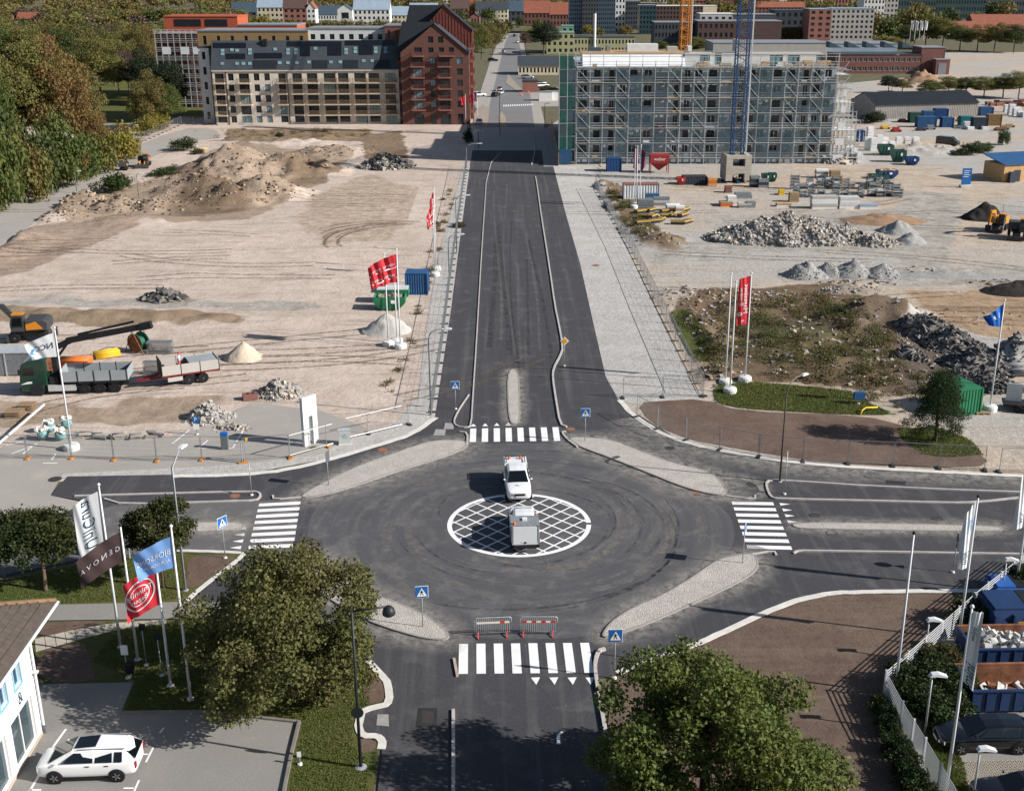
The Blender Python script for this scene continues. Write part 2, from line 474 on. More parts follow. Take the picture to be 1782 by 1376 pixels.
def terr(lst, x, y, x0, x1, y0, y1):
    for P in FLAT:
        if inpoly(x, y, P): return -.03
    e = min(x - x0, x1 - x, y - y0, y1 - y)
    k = max(0, min(1, e / 4))
    return .002 + k * (field(lst, x, y) + .10 * (fbm(x, y, .16) + .35) + .05 * (fbm(x, y, .9) + .3))
LB = (-118.0, -14.0, 94.0, 312.0); RB = (15.0, 150.0, 100.0, 262.0)
def TL(x, y): return terr(LM, x, y, *LB)
def TR(x, y): return terr(RM, x, y, *RB)
def TZ(x, y):
    if LB[0] < x < LB[1] and LB[2] < y < LB[3]: return max(0, TL(x, y))
    if RB[0] < x < RB[1] and RB[2] < y < RB[3]: return max(0, TR(x, y))
    return 0.0
def GT(px, py):
    g = G(px, py)
    for _ in range(3): g = G(px, py, TZ(g.x, g.y))
    return g
def grid_terrain(name, lst, b, mat, keep, step=.65, zones=()):
    x0, x1, y0, y1 = b
    nx, ny = int((x1 - x0) / step), int((y1 - y0) / step)
    mb = MB(); idx = {}; zp = [([(v.x, v.y) for v in GP(z[0])], lin(z[1]), z[2] if len(z) > 2 else 1.0) for z in zones]; cols = []
    for j in range(ny + 1):
        for i in range(nx + 1):
            x, y = x0 + (x1 - x0) * i / nx, y0 + (y1 - y0) * j / ny
            if not keep(x, y): continue
            idx[i, j] = len(mb.v); mb.v.append((x, y, terr(lst, x, y, *b)))
            jx, jy = x + 3.0 * fbm(x, y, .2), y + 4.5 * fbm(x + 40, y, .2); c = (.4, .35, .3, 0.0)
            for P, cc, al in zp:
                if inpoly(jx, jy, P): c = (*cc, al)
            cols.append(c)
    for (i, j), a in idx.items():
        if (i + 1, j) in idx and (i, j + 1) in idx and (i + 1, j + 1) in idx:
            mb.f.append([a, idx[i + 1, j], idx[i + 1, j + 1], idx[i, j + 1]]); mb.mi.append(0)
    C = np.array(cols)
    keys = list(idx.items())
    for _ in range(3):
        D = C.copy()
        for (i, j), a in keys:
            nb_ = [idx[q] for q in ((i + 1, j), (i - 1, j), (i, j + 1), (i, j - 1)) if q in idx]
            w = np.array([.001 + C[q, 3] for q in nb_ + [a]]); D[a, :3] = (C[nb_ + [a], :3] * w[:, None]).sum(0) / w.sum(); D[a, 3] = C[nb_ + [a], 3].mean()
        C = D
    o = mb.build(name, mat, smooth=True)
    at = o.data.color_attributes.new('soil', 'FLOAT_COLOR', 'POINT'); at.data.foreach_set('color', C.astype(np.float32).reshape(-1))
    return struct(o)
def lkeep(x, y):
    # stay left of the road and north of the junction
    px, py = PJ((x, y, 0))
    if py > 800: return False
    if px < -160: return False
    lim = 770 - (py - 600) * .9 if py > 600 else 800 - (py - 430) * .06
    return px < lim
def rkeep(x, y):
    px, py = PJ((x, y, 0))
    if py > 690 or px > 1900: return False
    return px > 1040 + max(0, (py - 330)) * .47
struct(MB().sheet(GP([(-200, 1000), (-200, 300), (270, 205), (380, 205), (830, 205), (830, 300), (760, 730), (560, 800), (100, 838), (60, 900), (-60, 985)]), -.012).build('site_ground', m_sand))
struct(MB().sheet(GP([(940, 230), (1000, 190), (1950, 100), (2150, 850), (1782, 850), (1240, 800), (1060, 690), (960, 292)]), -.012).build('yard_ground', m_sandr))
BK, BD, PK, GF = '#9a8a7b', '#695c50', '#9c8b7e', '#a19e99'
grid_terrain('earthworks', LM, LB, m_sandz, lkeep, .65, [
    ([(60, 372), (110, 345), (180, 335), (330, 300), (360, 262), (420, 250), (540, 262), (620, 268), (560, 320), (505, 350), (430, 382), (300, 386), (150, 388)], BK),
    ([(300, 345), (350, 330), (420, 330), (440, 350), (420, 372), (330, 378), (292, 372)], '#6e5f50'), ([(300, 300), (345, 285), (350, 320), (320, 335)], BD), ([(470, 285), (560, 280), (600, 300), (520, 330)], '#7d6c5b'),
    ([(-60, 440), (40, 395), (150, 382), (250, 392), (120, 440), (20, 480), (-80, 500)], PK), ([(330, 225), (640, 225), (660, 245), (480, 252), (330, 246)], '#85745f'),
    ([(-60, 537), (200, 541), (420, 548), (440, 566), (200, 566), (-60, 560)], '#8a7a68'), ([(-60, 520), (300, 520), (560, 528), (560, 536), (200, 534), (-60, 532)], GF),
    ([(-60, 700), (180, 705), (330, 690), (420, 690), (300, 735), (60, 742), (-60, 760)], BK), ([(250, 505), (330, 502), (335, 522), (245, 526)], '#6f6356', .8),
    ([(620, 240), (700, 226), (720, 290), (650, 300)], '#7d6c5b', .8), ([(560, 330), (640, 300), (740, 330), (690, 420), (560, 430), (500, 380)], '#a39383', .55)])
grid_terrain('yard_terrain', RM, RB, m_sandz2, rkeep, .65, [
    ([(1160, 540), (1230, 505), (1330, 500), (1470, 500), (1545, 560), (1640, 640), (1560, 690), (1300, 690), (1230, 660)], '#6b5c4b'),
    ([(1450, 590), (1480, 545), (1530, 510), (1580, 545), (1570, 590)], BD), ([(1240, 640), (1225, 580), (1260, 575), (1275, 650)], '#a8947f'), ([(1300, 560), (1480, 580), (1520, 640), (1330, 640)], '#55513a'),
    ([(1545, 590), (1640, 585), (1760, 690), (1560, 700)], '#5a514a'), ([(1230, 380), (1600, 360), (1640, 440), (1230, 440)], GF),
    ([(1360, 462), (1800, 470), (1800, 500), (1360, 492)], GF), ([(1560, 330), (1680, 340), (1640, 470), (1560, 470)], GF), ([(1560, 505), (1800, 510), (1800, 600), (1640, 570)], '#a08a74'),
    ([(1120, 425), (1230, 425), (1240, 455), (1130, 460)], '#a3a19d'), ([(1040, 318), (1100, 325), (1140, 400), (1200, 415), (1170, 440), (1100, 420)], '#756554')])

# pale haul road along the left fence, old surfaces
def sheet(name, px, z, mat, sm=0):
    p = GP(px)
    if sm: p = smooth_poly(p, sm)
    return struct(MB().sheet(p, z).build(name, mat))
sheet('haul_road', [(-140, 420), (-10, 358), (150, 290), (316, 222), (376, 224), (384, 240), (330, 245), (240, 285), (150, 330), (80, 372), (20, 420), (-60, 470)], .012, m_old, 1)
sheet('old_street', [(832, 222), (836, 160), (852, 110), (866, 75), (880, 58), (908, 58), (916, 100), (935, 160), (950, 222), (962, 290), (818, 290)], -.006, m_old)
sheet('cross_street', [(700, 192), (980, 185), (1010, 178), (1000, 150), (860, 158), (830, 170), (700, 180)], -.004, m_old)
sheet('gravel_verge', [(806, 288), (819, 288), (801, 420), (786, 540), (771, 640), (758, 727), (715, 757), (640, 783), (560, 800), (420, 826), (300, 829), (100, 832), (130, 812), (300, 800), (430, 806), (600, 770), (690, 735), (728, 690), (738, 600), (762, 450)], .009, m_gravel)
sheet('gravel_strip', [(961, 288), (1030, 289), (1042, 330), (1095, 430), (1150, 545), (1226, 690), (1214, 699), (1106, 704), (1078, 697), (1050, 650), (1020, 520), (983, 370)], .010, m_gravel)
sheet('car_park_edge', [(-160, 905), (-160, 790), (-30, 795), (70, 745), (290, 762), (360, 735), (440, 700), (560, 715), (640, 745), (560, 790), (420, 808), (110, 824), (88, 862), (150, 875), (100, 905), (30, 925)], .012, m_old)

# asphalt: one outline for the junction, arms and cycle paths
road_px = [(822, 262), (943, 262), (946, 290), (963, 290), (984, 370), (1010, 460), (1032, 560), (1054, 655), (1075, 695), (1100, 725), (1150, 757), (1200, 775), (1280, 792), (1400, 810), (1600, 822), (1800, 832), (2100, 842),
           (2100, 1030), (1700, 1029), (1480, 1031), (1420, 1036), (1350, 1058), (1250, 1106), (1180, 1133), (1110, 1156), (1062, 1178), (1040, 1180), (1052, 1270), (1080, 1420), (1082, 1470),
           (640, 1470), (657, 1376), (665, 1303), (668, 1288), (660, 1281), (630, 1280), (624, 1272), (628, 1240), (635, 1234), (668, 1229), (678, 1220), (677, 1192), (660, 1172), (600, 1092), (520, 1050), (326, 1047), (346, 1026), (400, 986), (424, 966), (418, 961),
           (320, 959), (250, 961), (127, 977), (0, 1004), (-150, 1032), (-150, 930), (90, 905), (150, 872), (88, 862), (118, 829), (300, 826), (420, 824), (500, 815), (580, 796), (660, 772), (715, 755), (757, 726), (770, 640), (785, 540), (800, 420), (818, 288)]
struct(MB().sheet(GP(road_px), .335).build('road', m_asph)).location.z = -.315
sheet('roundabout', [(540, 900), (560, 868), (620, 848), (700, 822), (800, 785), (830, 772), (970, 770), (1040, 795), (1130, 832), (1220, 868), (1262, 885), (1280, 915), (1275, 960), (1210, 1000), (1140, 1040), (1060, 1080), (1035, 1112), (790, 1112), (740, 1072), (650, 1035), (580, 975), (530, 945)], .024, m_asphr, 2)
sheet('west_road', [(433, 872), (520, 870), (512, 960), (320, 957), (127, 975), (0, 1001), (-150, 1030), (-150, 932), (90, 907), (200, 880)], .026, m_asphw)

sheet('park_lawn', [(-260, 352), (-40, 372), (150, 287), (312, 213), (352, 200), (345, 120), (300, 75), (-300, 75)], -.02, m_grass)

sheet('far_carriageway', [(846, 222), (850, 190), (860, 150), (870, 110), (879, 75), (886, 60), (901, 60), (906, 90), (912, 120), (922, 160), (930, 222)], -.003, mat_asphalt('street_asphalt', '#6a6a6c', '#7a7978', '#8f8b86', .4, ns=False))
sheet('far_median', [(869, 222), (868, 200), (874, 195), (880, 205), (882, 222)], .06, m_slab0); sheet('far_median', [(880, 145), (884, 128), (893, 140), (912, 160), (905, 163)], .06, m_slab0); sheet('far_pavement', [(822, 222), (826, 195), (840, 182), (852, 188), (848, 222)], .05, m_slab0)
# ================================================================== islands, kerbs, markings
RZ = .020
m_kerbi = M('island_kerb', '#8b8783', .9, .2, 1.2, .4, 10, .02)
def island(name, px, h=.10, mat=None):
    p = smooth_poly(GP(px), 2)
    o = struct(MB().m(0).prism(p, 0, h + RZ).build(name, mat or m_cob))
    k = sweep(p, .13, 0, h + RZ + .008, True).build('kerb', m_kerbi, o)
    return o
island('north_west_island', [(806, 768), (760, 768), (730, 775), (680, 793), (640, 806), (570, 838), (520, 866), (540, 867), (600, 853), (700, 818), (760, 800), (806, 783), (813, 775)])
island('north_east_island', [(988, 763), (1015, 763), (1060, 766), (1100, 781), (1170, 808), (1235, 822), (1258, 843), (1264, 862), (1240, 862), (1195, 851), (1130, 825), (1060, 797), (1005, 777)])
island('south_east_island', [(1312, 966), (1290, 967), (1250, 975), (1205, 1007), (1150, 1040), (1100, 1060), (1065, 1083), (1047, 1108), (1057, 1111), (1130, 1085), (1220, 1045), (1290, 1012), (1318, 992), (1318, 975)])
island('south_west_island', [(500, 965), (530, 966), (570, 972), (605, 1000), (640, 1033), (700, 1053), (750, 1078), (782, 1105), (777, 1115), (740, 1113), (680, 1096), (630, 1077), (560, 1035), (505, 990)])
island('north_median', [(884, 644), (902, 644), (904, 690), (905, 730), (898, 738), (888, 737), (884, 700)], .06)
island('west_median', [(240, 912), (410, 909), (425, 914), (422, 920), (408, 924), (240, 928)], .06)
island('east_median', [(1382, 911), (1480, 911), (1730, 916), (1746, 921), (1735, 926), (1400, 921), (1380, 917)], .06)
def dust_mat():
    t = NT('kerb_dust'); at = t.n('ShaderNodeAttribute'); at.attribute_name = 'soil'
    n = t.ramp(t.noise(1.6, 6, .7, dist=.5), [(.32, 0.0), (.62, 1.0)]); f = t.math('MULTIPLY', t.math('MULTIPLY', at.outputs['Alpha'], n), .8)
    t.set(color=rgba('#9b9791'), rough=.95, spec=.05)
    tp = t.n('ShaderNodeBsdfTransparent'); mx = t.n('ShaderNodeMixShader'); t.l(f, mx.inputs[0]); t.l(tp.outputs[0], mx.inputs[1]); t.l(t.b.outputs[0], mx.inputs[2]); t.l(mx.outputs[0], t.out.inputs['Surface']); return t.m
m_dust = dust_mat()
def dust(px, w, z, closed=True, side=1, sm=2):
    p = smooth_poly(GP(px), sm, closed); n = len(p); area = sum(p[i].x * p[(i + 1) % n].y - p[(i + 1) % n].x * p[i].y for i in range(n)); sg = (-1 if area > 0 else 1) * side
    mb = MB(); al = []
    for i in range(n):
        a, b = (p[i - 1], p[(i + 1) % n]) if closed else (p[max(0, i - 1)], p[min(n - 1, i + 1)])
        d = (b - a).normalized(); nn = Vector((-d.y, d.x, 0)) * sg
        for k, al_ in ((0, 1), (.35, .7), (1, 0)): q = p[i] + nn * w * k * (1 + .5 * mnoise.noise(p[i] * .4)); mb.v.append((q.x, q.y, z)); al.append((.5, .5, .5, al_))
    for i in range(n if closed else n - 1):
        j = (i + 1) % n
        for k in (0, 1): mb.f.append([i * 3 + k, i * 3 + k + 1, j * 3 + k + 1, j * 3 + k]); mb.mi.append(0)
    o = mb.build('dust_patch', m_dust); at = o.data.color_attributes.new('soil', 'FLOAT_COLOR', 'POINT'); at.data.foreach_set('color', [c for q in al for c in q]); return struct(o)
for i_, (px_, w_) in enumerate([([(806, 768), (760, 768), (730, 775), (680, 793), (640, 806), (570, 838), (520, 866), (540, 867), (600, 853), (700, 818), (760, 800), (806, 783), (813, 775)], 2.2), ([(988, 763), (1015, 763), (1060, 766), (1100, 781), (1170, 808), (1235, 822), (1258, 843), (1264, 862), (1240, 862), (1195, 851), (1130, 825), (1060, 797), (1005, 777)], 2.4), ([(1312, 966), (1290, 967), (1250, 975), (1205, 1007), (1150, 1040), (1100, 1060), (1065, 1083), (1047, 1108), (1057, 1111), (1130, 1085), (1220, 1045), (1290, 1012), (1318, 992), (1318, 975)], 1.6), ([(500, 965), (530, 966), (570, 972), (605, 1000), (640, 1033), (700, 1053), (750, 1078), (782, 1105), (777, 1115), (740, 1113), (680, 1096), (630, 1077), (560, 1035), (505, 990)], 1.7), ([(884, 644), (902, 644), (904, 690), (905, 730), (898, 738), (888, 737), (884, 700)], 1.1), ([(1382, 911), (1480, 911), (1730, 916), (1746, 921), (1735, 926), (1400, 921), (1380, 917)], 1.3), ([(240, 912), (410, 909), (425, 914), (422, 920), (408, 924), (240, 928)], 1.3)]):
    dust(px_, w_, .031 + .0015 * i_)
dust([(1262, 830), (1310, 838), (1325, 855), (1300, 868), (1268, 866)], 1.4, .043)
dust([(1100, 726), (1150, 758), (1200, 776), (1280, 793), (1400, 811), (1600, 823), (1800, 833)], 3.2, .029, False, 1, 1)
sheet('kerb_bed', [(180, 861), (440, 855.5), (453, 859), (453, 866), (445, 872), (400, 873), (215, 878), (195, 872)], .034, m_asph)
def kerb(px, w=.17, h=.11, mat=None, sm=1, closed=False):
    p = GP(px)
    if sm: p = smooth_poly(p, sm, closed)
    return struct(sweep(p, w, 0, h + RZ, closed).build('kerb', mat or m_kerb))
kerb([(873, 265), (848, 290), (838, 440), (829, 600), (823, 690), (820, 742), (812, 745), (795, 743), (789, 735), (797, 716), (816, 688)], .12, .10, m_kerb)
kerb([(932, 308), (935, 325), (941, 370), (957, 470), (966, 535), (972, 562), (980, 606), (975, 620), (963, 642), (962, 660), (968, 700), (975, 740), (986, 744)], .18, .13, m_kerb)
kerb([(925, 288), (932, 262), (927, 230)], .2, .12)
kerb([(800, 752), (814, 754), (813, 776)], .15, .09)
kerb([(985, 752), (977, 753), (987, 766), (1005, 779)], .15, .12)
kerb([(1264, 864), (1314, 870), (1314, 863)], .15, .09)
kerb([(130, 864), (440, 855.5), (453, 859), (453, 866), (445, 872), (400, 873), (215, 879), (182, 869)], .17, .1)
kerb([(475, 863), (476, 870), (525, 866)], .15, .09)
kerb([(454, 966), (460, 960), (510, 966)], .15, .09)
kerb([(1900, 862), (1540, 849), (1350, 836), (1334, 838), (1334, 850), (1341, 866), (1352, 869), (1500, 872), (1650, 876), (1700, 875), (1782, 866), (1900, 855)], .17, .11)
kerb([(1381, 964), (1386, 960), (1400, 959), (1900, 967)], .15, .1)
kerb([(1300, 967), (1347, 959), (1351, 967)], .15, .09)
kerb([(1053, 1131), (1042, 1134), (1036, 1150), (1036, 1175), (1050, 1255), (1064, 1330), (1078, 1420)], .2, .16)
kerb([(790, 1147), (796, 1178)], .15, .1, m_kerbp, 0)
kerb([(789, 1236), (789, 1470)], .17, .11, None, 0)
m_kerbd = M('weathered_kerb', '#75716c', .9, .15, 2, .3, 12, .02)
kerb([(521, 1257), (508, 1310), (490, 1400)], .16, .14, m_kerbd, 0)
kerb([(210, 1241), (350, 1239), (521, 1257)], .16, .10, m_kerbd, 0)
# wide pale concrete haunches left bare along the new edges
def haunch(px, w):
    p = smooth_poly(GP(px), 1, False); p = dense(p, .6)
    q = []
    for v in p: q.append(v + Vector((mnoise.noise(v * 1.3), mnoise.noise(v * 1.3 + Vector((9, 9, 9))), 0)) * .09)
    return struct(sweep(q, w, 0, RZ + .035).build('concrete_haunch', m_conc))
haunch([(1075, 1172), (1112, 1155), (1180, 1133), (1250, 1105), (1350, 1057), (1420, 1035), (1480, 1030), (1700, 1028), (1900, 1029)], .42)
haunch([(1078, 697), (1100, 722), (1150, 755), (1200, 773), (1280, 790), (1400, 808), (1600, 820), (1900, 835)], .5)
haunch([(640, 1150), (660, 1170), (677, 1192), (678, 1220), (668, 1229), (636, 1234), (626, 1242), (624, 1270), (630, 1280), (658, 1281), (667, 1288), (663, 1303)], .42)
haunch([(250, 958), (320, 959), (418, 961), (424, 966), (400, 986), (346, 1026), (326, 1046)], .32)
haunch([(758, 727), (715, 757), (660, 774), (580, 798), (500, 818), (420, 827), (300, 829)], .5)

def zebra(label, tl, tr, bl, br, n, along):
    """stripes side by side between the left and right (or top and bottom) edges"""
    c = [G(*p) for p in (tl, tr, bl, br)]
    o = bpy.data.objects.new('zebra_crossing', None); COL.objects.link(o); struct(o)
    o['label'] = label
    tot = (n - 1) + .52
    for i in range(n):
        a, b = i / tot, (i + .52) / tot
        if along == 'x': q = [c[2].lerp(c[3], a), c[2].lerp(c[3], b), c[0].lerp(c[1], b), c[0].lerp(c[1], a)]
        else: q = [c[0].lerp(c[2], b), c[1].lerp(c[3], b), c[1].lerp(c[3], a), c[0].lerp(c[2], a)]
        MB().face([(v.x, v.y, RZ + .014) for v in q]).build('stripe', m_paint, o)
    return o
zebra('white zebra stripes across the north arm', (818.3, 746.2), (971.7, 743.6), (817.3, 769.5), (975, 767.4), 8, 'x')
zebra('white zebra stripes across the south arm behind the barriers', (798.9, 1120.5), (1025.1, 1118.7), (798, 1172.8), (1033.3, 1170.7), 8, 'x')
zebra('white zebra stripes across the west arm', (451.2, 876.6), (523.3, 872.9), (431.9, 956), (510.2, 952.6), 8, 'y')
zebra('white zebra stripes across the east arm', (1273, 873.1), (1345.1, 874.3), (1300.6, 954.9), (1378.8, 956.9), 8, 'y')
def yields(tris):
    o = bpy.data.objects.new('give_way_line', None); COL.objects.link(o); struct(o)
    for t in tris:
        p = [G(*q) for q in t]
        if (p[1] - p[0]).cross(p[2] - p[0]).z < 0: p = p[::-1]
        MB().face([(v.x, v.y, RZ + .014) for v in p]).build('triangle', m_paint, o)
yields([((x - 5, 742.6 - i * .5), (x + 5, 742.4 - i * .5), (x, 737.6 - i * .7)) for i, x in enumerate((823.8, 844.3, 864.5, 884.6))])
yields([((x - 7.9, 1179.2), (x + 7.9, 1178.6), (x + 1.4, 1191.8)) for x in (931.9, 963.8, 995.6, 1026.7)])
yields([((428.8, 916.7), (428.5, 922), (411, 920.2)), ((426, 927.7), (425, 933.3), (408, 930.8)), ((424, 938.6), (422, 944.6), (404.8, 942.4)), ((420.3, 950.1), (418.6, 956), (400, 953.5))])
yields([((1356.3, 875.5), (1358.4, 880), (1375, 877.5)), ((1360.8, 885.2), (1363.4, 890), (1378.6, 887.9)), ((1365.3, 895), (1367.7, 900), (1383, 897.9)), ((1369.5, 905.3), (1372, 910.8), (1389.5, 908.6))])
# central painted circle with its diagonal lattice
C0 = G(903.5, 911.5)
ring = bpy.data.objects.new('painted_roundel', None); COL.objects.link(ring); struct(ring); ring.location = (C0.x, C0.y, RZ)
mb = MB(); N = 96
for i in range(N):
    a, b = 2 * math.pi * i / N, 2 * math.pi * (i + 1) / N
    if -.10 < a - 0 < .0 or 6.16 < a < 6.24: continue
    mb.face([(r * math.cos(t), r * math.sin(t), .016) for r, t in ((4.72, a), (5.05, a), (5.05, b), (4.72, b))])
mb.build('ring', m_paint, ring)
for fam in (0, 1):
    d = Vector((math.cos(math.radians(45 if fam == 0 else -45)), math.sin(math.radians(45 if fam == 0 else -45)), 0)); n = Vector((-d.y, d.x, 0))
    for i in range(-4, 5):
        off = i * 1.07 + .25
        if abs(off) > 4.6: continue
        L = math.sqrt(4.8 ** 2 - off ** 2)
        a, b = n * off - d * L, n * off + d * L
        MB().face([(p.x, p.y, .0125 + fam * .0025) for p in (a - n * .06, b - n * .06, b + n * .06, a + n * .06)]).build('line', m_paint, ring)
def paint(name, quads, z=RZ + .014):
    for q in quads:
        p = [G(*c) for c in q]
        if (p[1] - p[0]).cross(p[2] - p[0]).z < 0: p = p[::-1]
        struct(MB().face([(v.x, v.y, z) for v in p]).build(name, m_paint))
def pline(a, b, w, z):
    a, b = G(*a), G(*b); d = (b - a).normalized(); n = Vector((-d.y, d.x, 0)) * w / 2
    struct(MB().face([(p.x, p.y, z) for p in (a - n, b - n, b + n, a + n)]).build('paint_line', m_paint))
paint('paint_line', [((968.5, 1295), (975, 1295), (974.5, 1279), (969, 1279)), ((969, 1278.6), (974.8, 1278.6), (981, 1274), (977, 1272.5))])
m_patch = M('pale_cover', '#8f8d8b', .9, .15, 2.0, .4, 15, .01)
m_iron = M('cast_iron', '#3a3634', .7, .2, 5, .5, 18, .02)
m_rustc = M('rusty_cover', '#8a5a44', .85, .25, 4, .4, 15, .02)
def cover(px, py, r, mat, z=RZ + .012):
    g = G(px, py); o = struct(MB().lathe([(r, 0), (r, .006), (r * .8, .010), (r * .78, .004), (.02, .006)], n=20).build('manhole_cover', mat, loc=(g.x, g.y, z)))
    return o
for a in [(666, 783, .42, m_rustc), (993, 747, .38, m_rustc), (409, 863, .36, m_rustc), (1210, 857, .3, m_rustc), (1418, 897, .4, m_iron), (1631, 903, .4, m_iron), (1447, 928, .42, m_iron), (1694, 935, .4, m_iron), (1165, 780, .4, m_iron), (1310, 843, .5, m_iron), (1352, 446, .3, m_rustc), (1037, 462, .5, m_rustc), (96, 834, .5, m_iron)]:
    cover(*a)
for q in [((772, 747), (789, 747), (790, 737), (775, 736)), ((754, 758), (774, 758), (776, 748), (758, 747)), ((655, 1262), (677, 1264), (676, 1243), (657, 1243))]:
    p = [G(*c) for c in q]; struct(MB().face([(v.x, v.y, RZ + .012) for v in p]).build('cover_slab', m_patch))
for q, z in [(((724, 1265), (760, 1265), (761, 1232), (728, 1232)), .012), (((733, 1259), (754, 1259), (755, 1237), (735, 1237)), .018)]:
    p = [G(*c) for c in q]; struct(MB().face([(v.x, v.y, RZ + z) for v in p]).build('drain_cover', m_iron if z > .015 else M('fresh_tar', '#2b2b2d', .8, .1)))
for q in [((1508, 843), (1540, 846), (1537, 850), (1506, 847)), ((1541, 836), (1577, 838), (1575, 844), (1542, 842))]:
    p = [G(*c) for c in q]; struct(MB().face([(v.x, v.y, RZ + .011) for v in p]).build('asphalt_patch', M('fresh_tar', '#2b2b2d', .8, .1)))
# soil, lawns, footpaths and car park
sheet('soil_bed', [(1108, 701), (1160, 697), (1222, 694), (1290, 716), (1500, 722), (1590, 745), (1650, 772), (1725, 798), (1700, 815), (1500, 808), (1400, 800), (1280, 780), (1190, 762), (1130, 734)], .016, m_soil2, 1)
sheet('soil_field', [(1068, 1182), (1112, 1160), (1180, 1137), (1250, 1109), (1350, 1062), (1425, 1040), (1480, 1035), (1720, 1033), (1660, 1080), (1575, 1160), (1545, 1195), (1550, 1260), (1590, 1340), (1640, 1470), (1090, 1470), (1058, 1260)], .018, m_soil)
sheet('lawn', [(-160, 1040), (0, 1010), (127, 983), (250, 965), (320, 963), (418, 964), (398, 984), (342, 1026), (322, 1047), (0, 1058), (-160, 1062)], .020, m_grass)
sheet('lawn', [(-60, 1110), (50, 1082), (330, 1078), (520, 1076), (600, 1096), (655, 1172), (672, 1192), (673, 1220), (630, 1228), (620, 1240), (619, 1275), (628, 1286), (660, 1288), (658, 1305), (650, 1376), (633, 1470), (470, 1470), (490, 1376), (521, 1257), (350, 1239), (210, 1241), (232, 1187), (80, 1190), (55, 1120)], .014, m_grass)
sheet('footpath', [(-160, 1062), (0, 1054), (325, 1047), (520, 1050), (600, 1092), (560, 1085), (520, 1074), (330, 1076), (60, 1080), (-160, 1100)], .022, m_lot)
sheet('car_park', [(-60, 1470), (-60, 1160), (55, 1195), (80, 1190), (232, 1187), (210, 1241), (350, 1239), (521, 1257), (490, 1376), (470, 1470)], .012, m_lot)
sheet('flower_bed', [(335, 966), (412, 967), (395, 984), (340, 1024), (320, 1020), (322, 985)], .026, m_soil2, 1)
sheet('flower_bed', [(62, 1083), (190, 1080), (185, 1090), (135, 1100), (62, 1114)], .020, m_soil2, 1)
sheet('flower_bed', [(62, 1134), (145, 1112), (158, 1150), (170, 1186), (66, 1188)], .020, m_soil2, 1)
sheet('flower_bed', [(640, 1172), (662, 1180), (670, 1195), (668, 1220), (640, 1226), (630, 1200)], .022, m_soil2, 1)
sheet('flower_bed', [(622, 1284), (655, 1288), (655, 1305), (625, 1312)], .022, m_soil2, 1)
sheet('lawn', [(1240, 672), (1300, 664), (1400, 672), (1480, 680), (1510, 700), (1560, 722), (1480, 722), (1300, 712), (1245, 702)], .022, m_grass, 1)
sheet('lawn', [(1560, 745), (1640, 745), (1690, 765), (1712, 792), (1640, 796), (1605, 790), (1570, 765)], .022, m_grass, 1)
sheet('lawn', [(1165, 545), (1190, 540), (1235, 590), (1255, 632), (1210, 634), (1180, 580)], .16, m_grass, 1)
sheet('yard_paving', [(1560, 1200), (1600, 1160), (1690, 1070), (1782, 990), (2100, 990), (2100, 1500), (1660, 1500), (1600, 1330), (1575, 1250)], .012, m_lot)
sheet('lawn', [(1600, 1240), (1640, 1260), (1680, 1330), (1690, 1376), (1700, 1470), (1640, 1470), (1610, 1330)], .016, m_grass, 1)
o = bpy.data.objects.new('slab_path', None); COL.objects.link(o); struct(o)
A = GP([(60, 1112), (130, 1096), (200, 1084), (290, 1078)]); B = GP([(62, 1134), (140, 1112), (205, 1095), (290, 1084)])
A = dense(A, .55); nn = len(A)
for i in range(nn - 1):
    def lb(t):
        t *= 3; k = min(2, int(t)); return B[k].lerp(B[k + 1], t - k)
    a0, a1, b0, b1 = A[i], A[i + 1], lb(i / (nn - 1)), lb((i + 1) / (nn - 1))
    g0, g1 = a0.lerp(a1, .03), a1.lerp(a0, .03); h0, h1 = b0.lerp(b1, .03), b1.lerp(b0, .03)
    MB().prism([(v.x, v.y) for v in (h0, h1, g1, g0)], 0, .035 + .006 * rnd.random()).build('paving_slab', m_slab, o)
for a, b, w in [((52, 1376), (70, 1345), .12), ((92, 1300), (115, 1268), .12), ((248, 1312), (258, 1312), .1), ((254, 1326), (267, 1300), .1), ((215, 1371), (233, 1371), .1), ((230, 1385), (242, 1357), .1), ((278, 1275), (285, 1266), .1), ((50, 1374), (72, 1374), .1)]:
    pline(a, b, w, .018)
for a, b in [((10, 775), (40, 768)), ((20, 790), (66, 772)), ((40, 790), (62, 772)), ((300, 772), (330, 748)), ((345, 780), (362, 766)), ((345, 780), (405, 780)), ((405, 780), (424, 748)), ((395, 742), (424, 740)), ((75, 806), (100, 806)), ((90, 800), (97, 790))]:
    pline(a, b, .12, .022)

